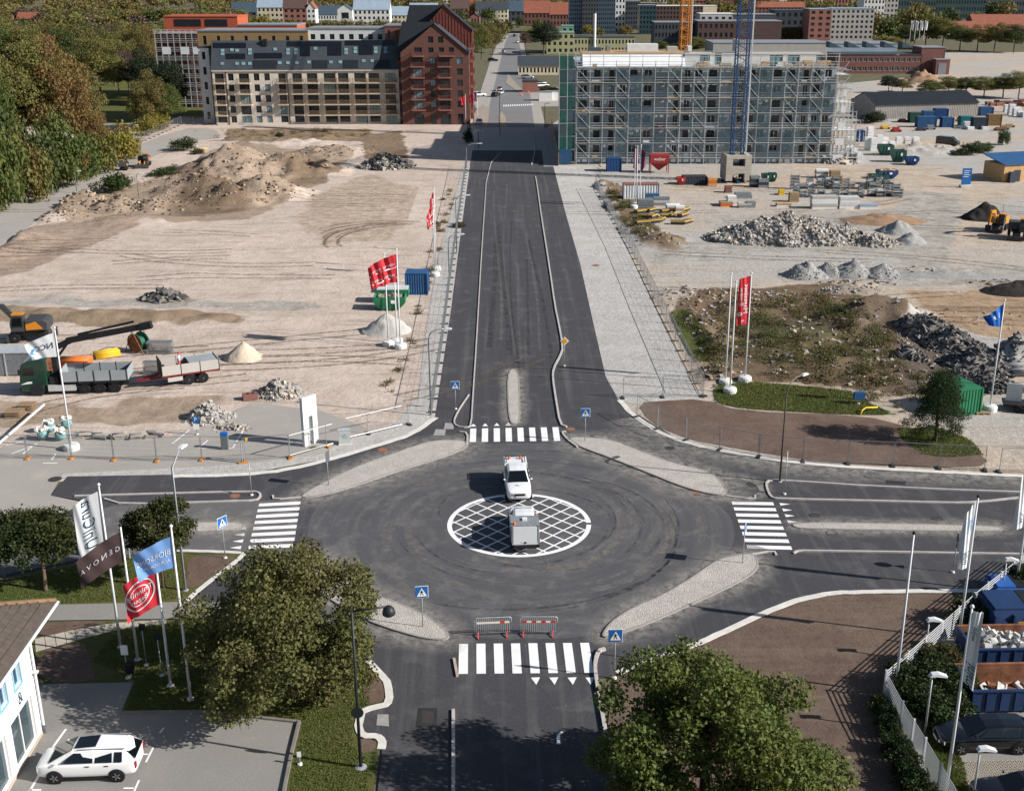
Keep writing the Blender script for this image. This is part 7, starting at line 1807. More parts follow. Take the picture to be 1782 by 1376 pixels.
rf = thing; roofp = MB().face([(ex_, -13, ez), (ex_, ey, ez), (ex_ - Wd, ey - Wd, ez + Wd * pt), (ex_ - Wd, -13, ez + Wd * pt)]).face([(ex_, ey, ez), (-14, ey, ez), (-14, ey - Wd, ez + Wd * pt), (ex_ - Wd, ey - Wd, ez + Wd * pt)]).face([(ex_, ey, ez), (ex_, -13, ez), (ex_, -13, ez - .18), (ex_, ey, ez - .18)]).face([(-14, ey, ez), (ex_, ey, ez), (ex_, ey, ez - .18), (-14, ey, ez - .18)]).face([(ex_, -13, ez - .18), (-.02, -13, ez - .3), (-.02, ey, ez - .3), (ex_, ey, ez - .18)]).build('roof', m_rt, hs_)
tile = MB().add([(0, 0, .0), (0, .36, .0), (-.4, .36, .05), (-.4, 0, .05), (0, 0, .05), (0, .36, .05)], [(0, 1, 5, 4), (4, 5, 2, 3), (0, 4, 3), (1, 2, 5)]).mesh('roof_tile', m_rt)
slope = math.atan(pt); cnt = 0
for i in range(13):
    for j in range(26):
        s_ = .12 + i * .36; y = ey - .5 - j * .37
        if y + .2 > ey - s_ * math.cos(slope) - .1 or cnt >= 300: continue
        o = link('roof_tile', tile, roofp, (ex_ - s_ * math.cos(slope), y - .36, ez + s_ * math.sin(slope) + .012)); o.rotation_euler = (0, slope, 0); cnt += 1
tl = MB()
for j in range(40):
    x = ex_ - .3 - j * .35
    for i in range(12):
        s_ = .1 + i * .36
        if ex_ - x < s_ + .1: continue
        tl.bar((x, ey - s_, ez + s_ * pt + .03), (x, ey - s_ - .3, ez + (s_ + .3) * pt + .05), .25, .05)
stuff(tl.build('north_slope_tiles', m_rt, roofp))
MB().tube([(ex_, ey, ez + .05), (ex_ - Wd, ey - Wd, ez + Wd * pt + .08)], .14, 6).build('hip_ridge', m_lich, roofp)
MB().tube([(ex_ + .07, ey + .1, ez - .1), (ex_ + .07, -13, ez - .12)], .08, 8).build('gutter', m_pole, hs_); MB().tube([(ex_, ey - .6, ez - .15), (.12, -.12, ez - .7), (.12, -.12, .5)], .06, 8).build('downpipe', m_pole, hs_)
MB().tube([(.12, -.12, .5), (.12, -.12, 0)], .07, 8).build('downpipe_foot', m_sgrey, hs_)
MB().bx(.0, .3, -.3, -.1, 3.6, 3.7).build('security_camera', m_pole, hs_)
# ---- skips and bins in the right-hand yard
m_skb = M('blue_skip_paint', '#1c3357', .55, .15, 1.2, .2, 5, .02); m_rust = M('rusty_steel', '#6b4430', .85, .3, 2.0, .3, 8, .02, col2='#8d5f45'); m_debris = M('white_debris', '#a9a9a6', .8, .35, 3)
def open_skip(a, L, D, H, label, rz=0.0, mat=m_skb, inner=m_rust, name='open_skip', slope=.0):
    t = thing(name, label, 'skip', a, rz); w = .07
    for nm, x0, x1, y0, y1 in (('side', 0, L, 0, w), ('side', 0, L, D - w, D), ('end', 0, w, w + .002, D - w - .002), ('end', L - w, L, w + .002, D - w - .002)):
        bp(nm, t, x0, x1, y0, y1, .15, H, mat)
        iw = .008
        if nm == 'side': bp('lining', t, x0 + w + .01, x1 - w - .01, (y1 + .002) if y0 == 0 else y0 - iw - .002, (y1 + iw + .002) if y0 == 0 else y0 - .002, .3, H - .02, inner)
        else: bp('lining', t, (x1 + .002) if x0 == 0 else x0 - iw - .002, (x1 + iw + .002) if x0 == 0 else x0 - .002, w + .02, D - w - .02, .3, H - .02, inner)
    bp('floor', t, w, L - w, w, D - w, .2, .3, inner)
    for i in range(int(L / .75) + 1): x = min(L - .08, i * .75); bp('rib', t, x, x + .08, -.07, -.002, .2, H - .08, mat)
    bp('rim', t, -.05, L + .05, -.08, .08, H, H + .09, mat); bp('rim', t, -.05, L + .05, D - .08, D + .08, H, H + .09, inner); bp('rim', t, -.06, .06, .09, D - .09, H + .002, H + .085, mat)
    return t
def chunks(name, parent, n, box, size, mat, seed, flat=.5, mats=None):
    r = random.Random(seed); mb = MB()
    for i in range(n):
        c = Vector((r.uniform(*box[0]), r.uniform(*box[1]), r.uniform(*box[2]))); q = Matrix.Rotation(r.uniform(0, 6.28), 3, 'Z') @ Matrix.Rotation(r.uniform(-.9, .9), 3, 'X') @ Matrix.Rotation(r.uniform(-.9, .9), 3, 'Y'); s = size * r.uniform(.4, 1.4)
        vs = [c + q @ (Vector((x * r.uniform(.6, 1), y * r.uniform(.6, 1), z * r.uniform(.5, 1) * flat)) * s) for x in (-.5, .5) for y in (-.5, .5) for z in (-.5, .5)]
        if mats: mb.m(r.randrange(len(mats)))
        mb.add(vs, [(0, 1, 3, 2), (4, 6, 7, 5), (0, 4, 5, 1), (2, 3, 7, 6), (0, 2, 6, 4), (1, 5, 7, 3)])
    return stuff(mb.build(name, mats or mat, parent))
g = G(1688, 1242); s1 = open_skip(g, 6.0, 2.5, 1.35, 'nearest open blue skip with rusty inside and scrap'); chunks('scrap', s1, 26, ((.4, 5.6), (.4, 2.1), (.3, .6)), .7, m_debris, 3, .25, [m_lgrey, m_rust, m_debris])
g = G(1690, 1168); s2_ = open_skip(g, 6.0, 2.5, 1.35, 'open blue skip heaped with white debris'); chunks('debris', s2_, 260, ((.9, 5.7), (.4, 2.1), (.4, 1.45)), .38, m_debris, 4, .6)
def closed_skip(a, L, D, H, label, rz=0.0, mat=m_skb, roof=None):
    t = thing('closed_skip', label, 'skip', a, rz); b = MB().extr([(0, .15), (-.25, H * .6), (-.05, H), (D + .05, H), (D + .25, H * .6), (D, .15)], 0, L, 'YZ').build('body', mat, t)
    for i in range(int(L / 1.1) + 1): x = min(L - .1, i * 1.1); bp('rib', t, x, x + .1, -.32, -.04, .3, H * .9, mat)
    bp('lid', t, .1, L * .55, .0, D, H + .01, H + .12, roof or mat); bp('lid', t, L * .57, L - .1, .0, D, H + .01, H + .10, m_trim); bp('label_plate', t, L * .38, L * .48, -.36, -.33, H * .45, H * .7, M('yellow_plate', '#b0862a', .6, .1)); return t
closed_skip(G(1722, 1112), 3.6, 2.2, 1.9, 'blue closed skip with black lid behind the open skips'); closed_skip(G(1730, 1054), 2.2, 1.6, 1.2, 'small blue skip under a tarpaulin by the far fence', 0, M('bright_blue_skip', '#285596', .5, .1, 1))
# grass paver pattern beside the black cars
gp = bpy.data.objects.new('grass_pavers', None); COL.objects.link(gp); struct(gp); pm = MB().lathe([(.10, 0), (.10, .03), (.06, .03), (.055, 0)], n=6).mesh('paver_ring', m_slab); c0 = G(1690, 1345)
for i in range(20):
    for j in range(9): link('paver_ring', pm, gp, (c0.x - .6 + i * .23 + (j % 2) * .115, c0.y - .8 + j * .2, .014))
# ---- grass blades on the near lawns
def blades(name, label, polys, n, h, cols, seed):
    r = random.Random(seed); P = [[(v.x, v.y) for v in GP(q)] for q in polys]; mb = MB(); cnt = 0
    bb = [(min(p[0] for p in q), max(p[0] for p in q), min(p[1] for p in q), max(p[1] for p in q)) for q in P]; ar = [(b[1] - b[0]) * (b[3] - b[2]) for b in bb]
    while cnt < n:
        k_ = r.choices(range(len(P)), ar)[0]; b = bb[k_]; x, y = r.uniform(b[0], b[1]), r.uniform(b[2], b[3])
        if not inpoly(x, y, P[k_]): continue
        a = r.uniform(0, 6.28); hh = h * r.uniform(.4, 1.3); w = .02 + .03 * r.random(); dx, dy = math.cos(a) * w, math.sin(a) * w; l = r.uniform(-.6, .6) * hh
        z = TZ(x, y) + .015; mb.add([(x - dx, y - dy, z), (x + dx, y + dy, z), (x + l * dy / w, y - l * dx / w, z + hh)], [(0, 1, 2)]); cnt += 1
    o = mb.build(name, m_leaf); o.color = rgba(cols); o['label'] = label; return stuff(o)
L1 = [[(-60, 1022), (0, 1012), (127, 985), (250, 967), (320, 966), (330, 1000), (318, 1042), (0, 1054)], [(200, 1100), (330, 1082), (520, 1080), (600, 1100), (650, 1172), (640, 1230), (615, 1245), (614, 1300), (640, 1320), (640, 1400), (500, 1400), (526, 1258), (350, 1234), (215, 1236), (238, 1184), (160, 1150)]]
blades('lawn_grass', 'short mown grass of the near lawns', L1, 52000, .07, '#5c6431', 1)
blades('verge_grass', 'longer rough grass round the soil bed', [[(1240, 672), (1300, 664), (1400, 672), (1480, 680), (1510, 700), (1560, 722), (1480, 722), (1300, 712), (1245, 702)], [(1560, 745), (1640, 745), (1690, 765), (1712, 792), (1640, 796), (1605, 790), (1570, 765)], [(1165, 545), (1190, 540), (1235, 590), (1255, 632), (1210, 634), (1180, 580)]], 26000, .16, '#5d6534', 2)
blades('yard_grass', 'grass strip beside the grass pavers', [[(1605, 1245), (1640, 1262), (1678, 1330), (1690, 1400), (1645, 1400), (1612, 1330)]], 6000, .12, '#5c6431', 3)
# ================================================================== heaps and site clutter
m_grav = M('grey_gravel', '#8d8c8a', .95, .2, 3.0, .9, 9, .12); m_sandp = M('pale_sand_heap', '#b3a695', .95, .1, 1.2, .7, 5, .12); m_dark = M('black_earth', '#2b2724', .95, .2, 2, .9, 7, .15); m_brownh = M('brown_sand', '#8b715a', .95, .15, 1, .7, 5, .12)
m_st1 = M('rubble_grey', '#8f8d8a', .9, .2, 2); m_st2 = M('rubble_pale', '#a89f94', .9, .2, 2); m_st3 = M('rubble_brown', '#857b71', .9, .2, 2); m_as1 = M('asphalt_lump', '#3f3f41', .9, .2, 2); m_as2 = M('asphalt_slab', '#5d5b5a', .9, .2, 2); m_as3 = M('asphalt_dust', '#74706b', .9, .2, 2)
def heap(name, label, px, py, rx, ry, h, mat, seed, rot=0.0, stones=0, ssize=.4, smats=None, cat='heap', flat=.7, group=None, peak=1.0, sink=.15):
    g = GT(px, py); g.z = TZ(g.x, g.y); t = thing(name, label, cat, g, rot, group); r = random.Random(seed); nr, ns = 16, 40; mb = MB(); o = Vector((r.uniform(0, 50), r.uniform(0, 50), seed))
    def hz(u, a):
        x, y = rx * u * math.cos(a), ry * u * math.sin(a); q = Vector((x, y, 0)) * .35 + o
        d = u * (1 + .25 * mnoise.noise(q)); return max(-sink, h * (1 - d ** peak) * (1 + .30 * mnoise.noise(q * 1.7)) + .12 * h * mnoise.noise(q * 4) - sink * u)
    mb.v.append((0, 0, hz(0, 0)))
    for i in range(1, nr + 1):
        for j in range(ns): a = 2 * math.pi * j / ns; u = i / nr; mb.v.append((rx * u * math.cos(a), ry * u * math.sin(a), hz(u, a) if i < nr else -sink - .1))
    for j in range(ns): mb.f.append([0, 1 + j, 1 + (j + 1) % ns]); mb.mi.append(0)
    for i in range(nr - 1):
        for j in range(ns): a = 1 + i * ns; mb.f.append([a + j, a + ns + j, a + ns + (j + 1) % ns, a + (j + 1) % ns]); mb.mi.append(0)
    mb.build('mound', mat, t, True)
    if stones:
        sb = MB()
        for i in range(stones):
            u = math.sqrt(r.random()) * 1.02; a = r.uniform(0, 6.283); s = ssize * r.choice([.5, .6, .8, 1.0, 1.5]); c = Vector((rx * u * math.cos(a), ry * u * math.sin(a), hz(u, a) + s * .12)); q = Matrix.Rotation(r.uniform(0, 6.28), 3, 'Z') @ Matrix.Rotation(r.uniform(-.8, .8), 3, 'X') @ Matrix.Rotation(r.uniform(-.8, .8), 3, 'Y'); sb.m(r.randrange(len(smats)))
            vs = [c + q @ (Vector((x * r.uniform(.6, 1), y * r.uniform(.5, 1), z * r.uniform(.5, 1) * flat)) * s) for x in (-.5, .5) for y in (-.5, .5) for z in (-.5, .5)]
            sb.add(vs, [(0, 1, 3, 2), (4, 6, 7, 5), (0, 4, 5, 1), (2, 3, 7, 6), (0, 2, 6, 4), (1, 5, 7, 3)])
        stuff(sb.build('rubble', smats, t))
    return t
CON = [m_st1, m_st2, m_st1, m_st3]; ASP = [m_as1, m_as2, m_as1, m_as3]
heap('sand_heap', 'pale grey sand heap behind the red flags', 672, 576, 2.9, 2.6, 2.1, m_gravel, 1, peak=.9); heap('sand_heap', 'pale sand heap right of the drawbar trailer', 425, 622, 2.2, 2.2, 2.0, m_sandp, 2, peak=.85)
heap('cobble_heap', 'grey cobble heap beside the parking sign', 365, 728, 2.3, 1.8, 1.5, m_st1, 3, stones=420, ssize=.3, smats=[m_st1, m_st2, m_st1]); heap('rubble_heap', 'pale rubble heap behind the white portal', 488, 684, 2.3, 2.0, 1.25, m_st2, 4, stones=330, ssize=.34, smats=CON)
heap('asphalt_heap', 'small black asphalt heap on the left sand', 285, 520, 2.8, 2.0, 1.3, m_st3, 5, stones=220, ssize=.55, smats=ASP, flat=.35); heap('asphalt_heap', 'broken asphalt heap at the edge of the big shadow', 672, 290, 5.5, 5, 2.7, m_as3, 6, stones=480, ssize=.8, smats=[m_as1, m_as2, m_st2, m_as3], flat=.35)
heap('rubble_heap', 'very large concrete rubble heap on the gravel yard', 1370, 413, 12.2, 6.5, 3.0, m_st1, 7, .0, 3600, .42, CON, peak=1.5); heap('rubble_heap', 'smaller rubble heap with drain rings right of the large one', 1520, 424, 3.4, 2.6, 1.3, m_st1, 8, stones=420, ssize=.45, smats=CON)
heap('sand_heap', 'flat brown sand heap behind the large rubble', 1535, 384, 7.5, 4.5, 1.1, m_brownh, 9, peak=1.3); heap('gravel_heap', 'grey gravel heap right of the rubble, back one', 1562, 404, 3.4, 3.2, 1.9, m_grav, 10, peak=.9); heap('gravel_heap', 'grey gravel heap right of the rubble, front one', 1583, 422, 2.9, 2.6, 1.7, m_grav, 11, peak=.9)
for i, (px, py, rx, h) in enumerate([(1402, 480, 3.2, 2.0), (1440, 476, 2.6, 1.6), (1484, 477, 3.4, 2.1), (1536, 478, 2.9, 1.5)]): heap('gravel_heap', ['leftmost', 'second from left', 'third from left', 'rightmost'][i] + ' of four grey gravel heaps in a row', px, py, rx, 2.6, h, m_grav, 12 + i, stones=260, ssize=.16, smats=[m_st1, m_grav], peak=.95, group='gravel heaps in a row')
heap('gravel_bank', 'low grey gravel bank along the yard track', 1640, 480, 11, 1.6, .7, m_grav, 17, -.05); heap('earth_heap', 'black earth heap left of the parked excavator', 1712, 380, 3.9, 3.2, 2.6, m_dark, 18, peak=.9); heap('earth_heap', 'low brown stony heap above the weeds', 1482, 500, 4.2, 1.8, 1.0, m_st3, 19, stones=200, ssize=.22, smats=CON)
for i, (px, py, rx, ry, h, st) in enumerate([(1608, 582, 4.8, 3.4, 2.4, 420), (1652, 606, 4.2, 3.0, 2.2, 360), (1694, 640, 4.2, 3.0, 2.0, 360), (1665, 665, 3.2, 2.0, 1.2, 220), (1580, 618, 2.2, 1.6, 1.0, 120), (1720, 672, 3.4, 2.0, 1.5, 240)]): heap('asphalt_heap', ['tallest black asphalt rubble heap above the weeds', 'black asphalt rubble heap in the middle of the ridge', 'black asphalt rubble heap behind the pine', 'low asphalt rubble behind the green container', 'small asphalt rubble beside the weeds', 'asphalt rubble beside the blue flag'][i], px, py, rx, ry, h, m_as3, 30 + i, -.5, int(st * 1.8), .42, ASP, flat=.3)
heap('concrete_heap', 'grey slab heap at the right edge', 1770, 628, 4.0, 3.0, 2.6, m_st1, 40, stones=260, ssize=.6, smats=[m_st1, m_as2], flat=.35); heap('earth_heap', 'dark mound at the right edge of the sandy yard', 1770, 500, 4.5, 2.6, 1.4, m_dark, 41)
heap('earth_heap', 'pointed earth heap before the brick tower', 1605, 142, 9, 8, 4.2, m_brownh, 42, peak=.9); heap('rubble_heap', 'small rubble at the right end of the scaffold', 1462, 284, 3.6, 2.2, 1.6, m_st2, 43, stones=160, ssize=.5, smats=CON); heap('rubble_heap', 'broken brick and stone patch beside the kerb stones', 405, 745, 1.8, 1.0, .4, m_st3, 44, stones=90, ssize=.25, smats=CON)
# ---- containers and huts
def container(px0, px1, by, label, D=6.0, H=2.5, mat=None, roof=None, rz=None, name='container', step=.28, doors=True, W=None):
    a, b = GT(px0, by), GT(px1, by); L = W or (b - a).length; t = thing(name, label, 'container', (a.x, a.y, TZ(a.x, a.y)), math.atan2(b.y - a.y, b.x - a.x) if rz is None else rz)
    mb = MB(); n = max(4, int(L / step))
    for i in range(n):
        x0, x1 = L * i / n, L * (i + 1) / n; xm0, xm1 = x0 + (x1 - x0) * .35, x0 + (x1 - x0) * .65
        for p, q, y0, y1 in ((x0, xm0, 0, 0), (xm0, xm1, 0, .06), (xm1, x1, .06, .0)): mb.face([(p, y0, .1), (q, y1, .1), (q, y1, H), (p, y0, H)])
    n = max(4, int(D / step))
    for X in (0, L):
        for i in range(n):
            y0, y1 = D * i / n, D * (i + 1) / n; ym = (y0 + y1) / 2; e = .05 if X == 0 else -.05; mb.face([(X, y0, .1), (X + e, ym, .1), (X + e, ym, H), (X, y0, H)]).face([(X + e, ym, .1), (X, y1, .1), (X, y1, H), (X + e, ym, H)])
    mb.face([(L, D, .1), (0, D, .1), (0, D, H), (L, D, H)]); mb.build('walls', mat, t)
    bp('roof', t, -.03, L + .03, -.03, D + .03, H, H + .1, roof or mat); bp('base_frame', t, -.02, L + .02, -.02, D + .02, 0, .12, mat)
    for x in (0, L):
        for y in (0, D): bp('corner_post', t, x - .07, x + .07, y - .07, y + .07, .02, H + .05, mat)
    return t
cB = lambda n, c: M(n, c, .55, .12, .8)
m_cb1 = cB('container_blue', '#285079'); m_cb2 = cB('container_navy', '#1d3f6e'); m_cg = cB('container_green', '#234a40'); m_cgb = cB('container_bright_green', '#256b4a'); m_cw = cB('container_white', '#b9bcbf'); m_cdk = cB('container_dark', '#2f3640'); m_cbr = cB('container_brown', '#7b6342'); m_cteal = cB('container_teal', '#1f6a70')
container(706.5, 744, 513, 'blue steel container beside the red flags', 2.3, 2.55, m_cb1)
container(1057, 1081, 299, 'navy blue site hut at the corner of the scaffolded block', 2.4, 2.4, m_cb2); l_ = link('lettering', text_mesh('RAMIRENT', .42, m_swhite, .01), bpy.context.scene.objects[-1] if False else None, None) if False else None
container(1086, 1147, 347, 'white striped container with red roof beside the purple flags', 2.4, 2.4, m_cw, m_brick, step=.45)
container(1190, 1230, 322, 'dark grey container left of the crane base', 2.4, 1.4, m_cdk); container(1668, 1694, 724, 'bright green container behind the pine', 3.2, 2.3, m_cgb, rz=.28, W=2.2)
for a in [(1584, 1604, 214, 'dark green container by the shed wall', 2.4, 2.4, m_cg), (1607, 1627, 212, 'blue container against the shed wall', 2.4, 2.5, m_cb1), (1597, 1629, 222, 'blue container with yellow plate before the shed', 2.4, 2.5, m_cb1), (1627, 1649, 208, 'navy container standing behind the others', 2.4, 2.6, m_cb2), (1640, 1659, 222, 'small blue container right of the yellow plate', 2.4, 2.3, m_cb1), (1672, 1692, 220, 'teal container before the shed', 2.4, 2.3, m_cteal), (1694, 1718, 225, 'dark grey container with yellow plate', 2.4, 2.6, m_cdk), (1720, 1742, 219, 'brown container right of the dark grey one', 2.4, 2.6, m_cbr), (1707, 1728, 202, 'blue container right of the shed', 2.4, 2.2, m_cb1), (1493, 1504, 247, 'navy container behind the scaffold end', 2.4, 2.4, m_cb2)]: container(*a)
t = thing('site_hut', 'timber site hut with blue roof at the right edge', 'hut', G(1745, 318), .25); MB().bx(0, 9, 0, 6, 0, 3.2).build('wall', m_ply, t); MB().extr([(-.3, 3.2), (6.4, 4.4), (6.4, 4.55), (-.3, 3.35)], -.3, 9.3, 'YZ').build('roof', m_cb1, t); bp('door', t, 2.2, 3.6, -.05, -.01, 0, 2.2, m_cdk); bp('cabinet', t, .8, 2.0, -.9, -.2, 0, 2.0, m_cdk)
def skip(px0, px1, by, label, D=1.9, H=1.5, mat=None, fill=None, rz=0.0, lid=False):
    a, b = GT(px0, by), GT(px1, by); L = (b - a).length; t = thing('waste_skip', label, 'skip', (a.x, a.y, TZ(a.x, a.y)), rz); s = .22 * L
    bm = MB(); w = .05
    P = [(s, 0, .08), (L - s, 0, .08), (L - s, D, .08), (s, D, .08)]; Q = [(0, -.1, H * .62), (L, -.1, H * .62), (L, D + .1, H * .62), (0, D + .1, H * .62)]; R_ = [(.05, -.1, H), (L - .05, -.1, H), (L - .05, D + .1, H), (.05, D + .1, H)]; I = [(.15, .0, H), (L - .15, .0, H), (L - .15, D, H), (.15, D, H)]; J = [(s + .1, .1, .3), (L - s - .1, .1, .3), (L - s - .1, D - .1, .3), (s + .1, D - .1, .3)]
    for lo, hi in ((P, Q), (Q, R_), (R_, I), (I, J)):
        for i in range(4): bm.face([lo[i], lo[(i + 1) % 4], hi[(i + 1) % 4], hi[i]])
    bm.face(J).build('body', mat, t)
    for x in (.3, .5, .7): bp('rib', t, L * x - .05, L * x + .05, -.16, -.06, .2, H * .95, mat)
    bp('label_plate', t, L * .55, L * .68, -.175, -.165, H * .55, H * .8, m_swhite)
    if fill: chunks('waste', t, 70, ((.4, L - .4), (.2, D - .2), (.6, H * .95)), .5, fill, 9, .5)
    if lid: bp('lid', t, .1, L - .1, 0, D, H + .01, H + .08, m_cw)
    return t
skip(655, 712, 528, 'rear green waste skip with pale lid beside the blue container', 1.9, 1.6, m_cgb, None, 0, True); skip(650, 706, 541, 'front green waste skip filled with rubble', 1.9, 1.6, m_cgb, m_st3)
for a in [(1530, 1556, 271, 'dark green skip on the yard behind', 2, 2.2, m_cg), (1553, 1577, 283, 'dark green skip with red hatch', 2, 2.4, m_cg), (1578, 1599, 288, 'navy skip right of the dark green ones', 2, 1.6, m_cb2), (1514, 1545, 322, 'dark green open skip before the scaffold end', 2, 1.8, m_cg), (1528, 1562, 312, 'blue skip filled with timber', 2, 1.6, m_cb2, m_ply), (1178, 1193, 322, 'small red skip left of the dark container', 1.2, 1.4, M('red_skip', '#a8382c', .6, .1)), (1326, 1342, 318, 'green bin right of the crane base', 1.2, 1.6, m_cg), (1338, 1352, 317, 'second green bin right of the crane base', 1.2, 1.6, m_cg)]: skip(*a)
# red silo hopper
g = G(1146, 301); t = thing('silo_hopper', 'red hopper silo with white lettering before the scaffold', 'silo', g); mr = M('silo_red', '#8f2f2a', .6, .12, 1); MB().bx(-1.8, 1.8, -1.2, 1.2, 2.0, 3.6).build('bin', mr, t)
MB().add([(-1.8, -1.2, 2.0), (1.8, -1.2, 2.0), (1.8, 1.2, 2.0), (-1.8, 1.2, 2.0), (-.2, -.2, .6), (.2, -.2, .6), (.2, .2, .6), (-.2, .2, .6)], [(4, 5, 1, 0), (5, 6, 2, 1), (6, 7, 3, 2), (7, 4, 0, 3)]).build('hopper', mr, t)
for x in (-1.7, 1.7):
    for y in (-1.1, 1.1): bp('leg', t, x - .08, x + .08, y - .08, y + .08, 0, 2.0, mr)
l_ = link('lettering', text_mesh('weber', .9, m_swhite, .01), t, (0, -1.22, 2.8)); l_.rotation_euler = (math.pi / 2, 0, 0)
# ---- stacks
def stack(px, py, label, rows, name='material_stack', cat='stack', rz=0.0, group=None):
    """rows: list of (part name, x0, x1, y0, y1, z0, z1, mat)"""
    g = GT(px, py); t = thing(name, label, cat, (g.x, g.y, TZ(g.x, g.y)), rz, group)
    for r in rows: bp(r[0], t, *r[1:7], r[7])
    return t
sr = random.Random(21)
def layered(n, w, d, h, mats, nm='layer', gap=.03):
    return [(nm, sr.uniform(-.05, .05), w + sr.uniform(-.08, .08), sr.uniform(-.04, .04), d + sr.uniform(-.05, .05), i * h, i * h + h - gap, mats[i % len(mats)]) for i in range(n)]
m_fy = M('formwork_yellow', '#a8883a', .7, .15, 2); m_galv = M('scaffold_rack', '#7f8487', .5, .2, 3, metal=.4); m_pall = M('pallet_wood', '#8f7a60', .9, .15, 2)
for i in range(15):
    px, py = 1112 + (i % 5) * 19 + sr.uniform(-4, 4), 372 + (i // 5) * 9 + sr.uniform(-2, 2)
    g = GT(px, py); t = thing('formwork_bundle', 'bundle of yellow formwork beams in the %s row' % ['back', 'middle', 'front'][i // 5], 'beam bundle', (g.x, g.y, TZ(g.x, g.y)), sr.uniform(-.5, 1.2), 'yellow formwork beam bundles')
    for k_ in range(4):
        for j in range(2): bp('beam', t, 0, 2.2, k_ * .26, k_ * .26 + .2, .15 + j * .26, .35 + j * .26, m_fy if (k_ + j) % 2 else m_cdk)
for i, (px, py, w, d, n, h, mm, lab) in enumerate([(1110, 362, 2.6, 1.4, 3, .45, [m_galv], 'grey panel stack left of the formwork beams'), (1138, 358, 2.6, 1.4, 3, .45, [m_galv, m_steel], 'silver panel stack behind the formwork beams'), (1125, 350, 2.2, 1.2, 3, .4, [m_cb1, m_galv], 'blue machine parts stack behind the panels'), (1160, 368, 2.2, 1.6, 3, .35, [m_white, m_lgrey], 'white sack stack beside the formwork beams'), (1176, 372, 1.4, 1.2, 3, .4, [m_white, m_ply], 'white wrapped stack at the end of the beams'),
        (1254, 360, 2.0, 1.6, 2, .4, [m_beacon, m_pall], 'orange pallet stack on the yard'), (1266, 358, 1.4, 1.4, 4, .4, [m_white], 'white box stack on the yard'), (1262, 336, 1.2, 1.2, 3, .4, [m_brick], 'brick pallet behind the white boxes'), (1280, 346, 2.8, 1.4, 2, .5, [m_galv], 'grey crate stack right of the white boxes'), (1285, 362, 2.2, 1.2, 2, .4, [m_galv, m_lgrey], 'low grey crates before the others'), (1300, 362, 1.4, 1.2, 2, .5, [m_galv], 'square grey crate at the end of the row'),
        (1306, 326, 1.6, 1.4, 4, .5, [m_cdk, m_galv], 'dark crate tower right of the crane base'), (1320, 327, 1.8, 1.4, 3, .5, [m_galv, m_cdk], 'dark crate stack right of the tower'), (1232, 324, 1.6, 1.2, 3, .5, [m_ply, m_beacon], 'timber and orange stack left of the crane base'),
        (1356, 340, .9, .9, 2, .5, [M('yellow_drum', '#c9a92a', .5, .1)], 'yellow drum on the stacks'), (1352, 360, 2.4, 1.2, 2, .3, [m_white, m_ply], 'white sacks below the yellow drum'), (1374, 352, 1.6, 1.2, 4, .4, [m_pall], 'wooden crate right of the yellow drum'),
        (1413, 364, 4.2, 1.6, 5, .42, [m_white, m_lgrey, m_white], 'tall white wrapped stack before the scaffold racks'), (1461, 364, 3.2, 1.6, 4, .5, [m_white, m_cw], 'second white wrapped stack before the racks'), (1496, 364, 3.0, 1.4, 2, .4, [m_white, m_paleb], 'low white wrapped stack at the end')]): stack(px, py, lab, layered(n, w, d, h, mm))
for i in range(26):
    px, py = 1378 + (i % 13) * 14.5 + sr.uniform(-3, 3), 342 - (i // 13) * 14 + sr.uniform(-3, 3); n = sr.randint(2, 5); w = sr.uniform(1.0, 1.7)
    rows = []
    for k_ in range(n): rows += [('rail', 0, w, 0, .06, k_ * .5, k_ * .5 + .06, m_galv), ('rail', 0, w, .9, .96, k_ * .5, k_ * .5 + .06, m_galv), ('bundle', .08, w - .08, .1, .86, k_ * .5 + .07, k_ * .5 + sr.uniform(.25, .42), sr.choice([m_galv, m_steel, m_cdk, m_galv]))]
    rows += [('post', x, x + .06, y, y + .06, 0, n * .5 + .2, m_galv) for x in (0, w - .06) for y in (.0, .9)]
    stack(px, py, 'galvanised rack of scaffold parts in the %s row on the yard' % ('front' if i < 13 else 'back'), rows, 'scaffold_rack', 'rack', sr.uniform(-.1, .1), 'racks of scaffold parts')
for i, (px, py) in enumerate([(1404, 326), (1424, 324), (1448, 325), (1466, 322), (1420, 310), (1445, 312)]): stack(px, py, ['white foil roll stack', 'grey pallet stack', 'timber pallet stack', 'white pallet stack', 'grey sack stack', 'brown board stack'][i] + ' behind the scaffold racks', layered(sr.randint(2, 4), sr.uniform(1.2, 2.4), 1.2, .4, [[m_white], [m_galv], [m_ply], [m_lgrey], [m_galv, m_white], [m_pall]][i]))
for i, (px, py, n) in enumerate([(1505, 262, 4), (1515, 263, 4), (1525, 258, 4), (1535, 256, 3), (1548, 258, 2), (1560, 250, 2), (1575, 250, 2), (1590, 250, 2), (1510, 242, 4), (1470, 280, 4), (1480, 282, 4), (1490, 284, 3), (1474, 268, 5)]): stack(px, py, 'white foil wrapped pallet at the right of the scaffold', layered(n, 1.3, 1.2, .7, [m_white, m_wrap]), 'wrapped_pallet', 'pallet', sr.uniform(-.1, .1), 'white wrapped pallets')
for i, (px, py, n) in enumerate([(1748, 196, 3), (1756, 200, 4), (1764, 202, 3), (1772, 204, 2), (1780, 205, 2), (1768, 196, 2), (1670, 224, 1), (1684, 226, 1), (1678, 222, 2), (1710, 226, 1)]): stack(px, py, 'white wrapped pallet near the storage containers', layered(n, 1.6, 1.4, .7, [m_white, m_wrap]), 'wrapped_pallet', 'pallet', 0, 'white pallets by the containers')
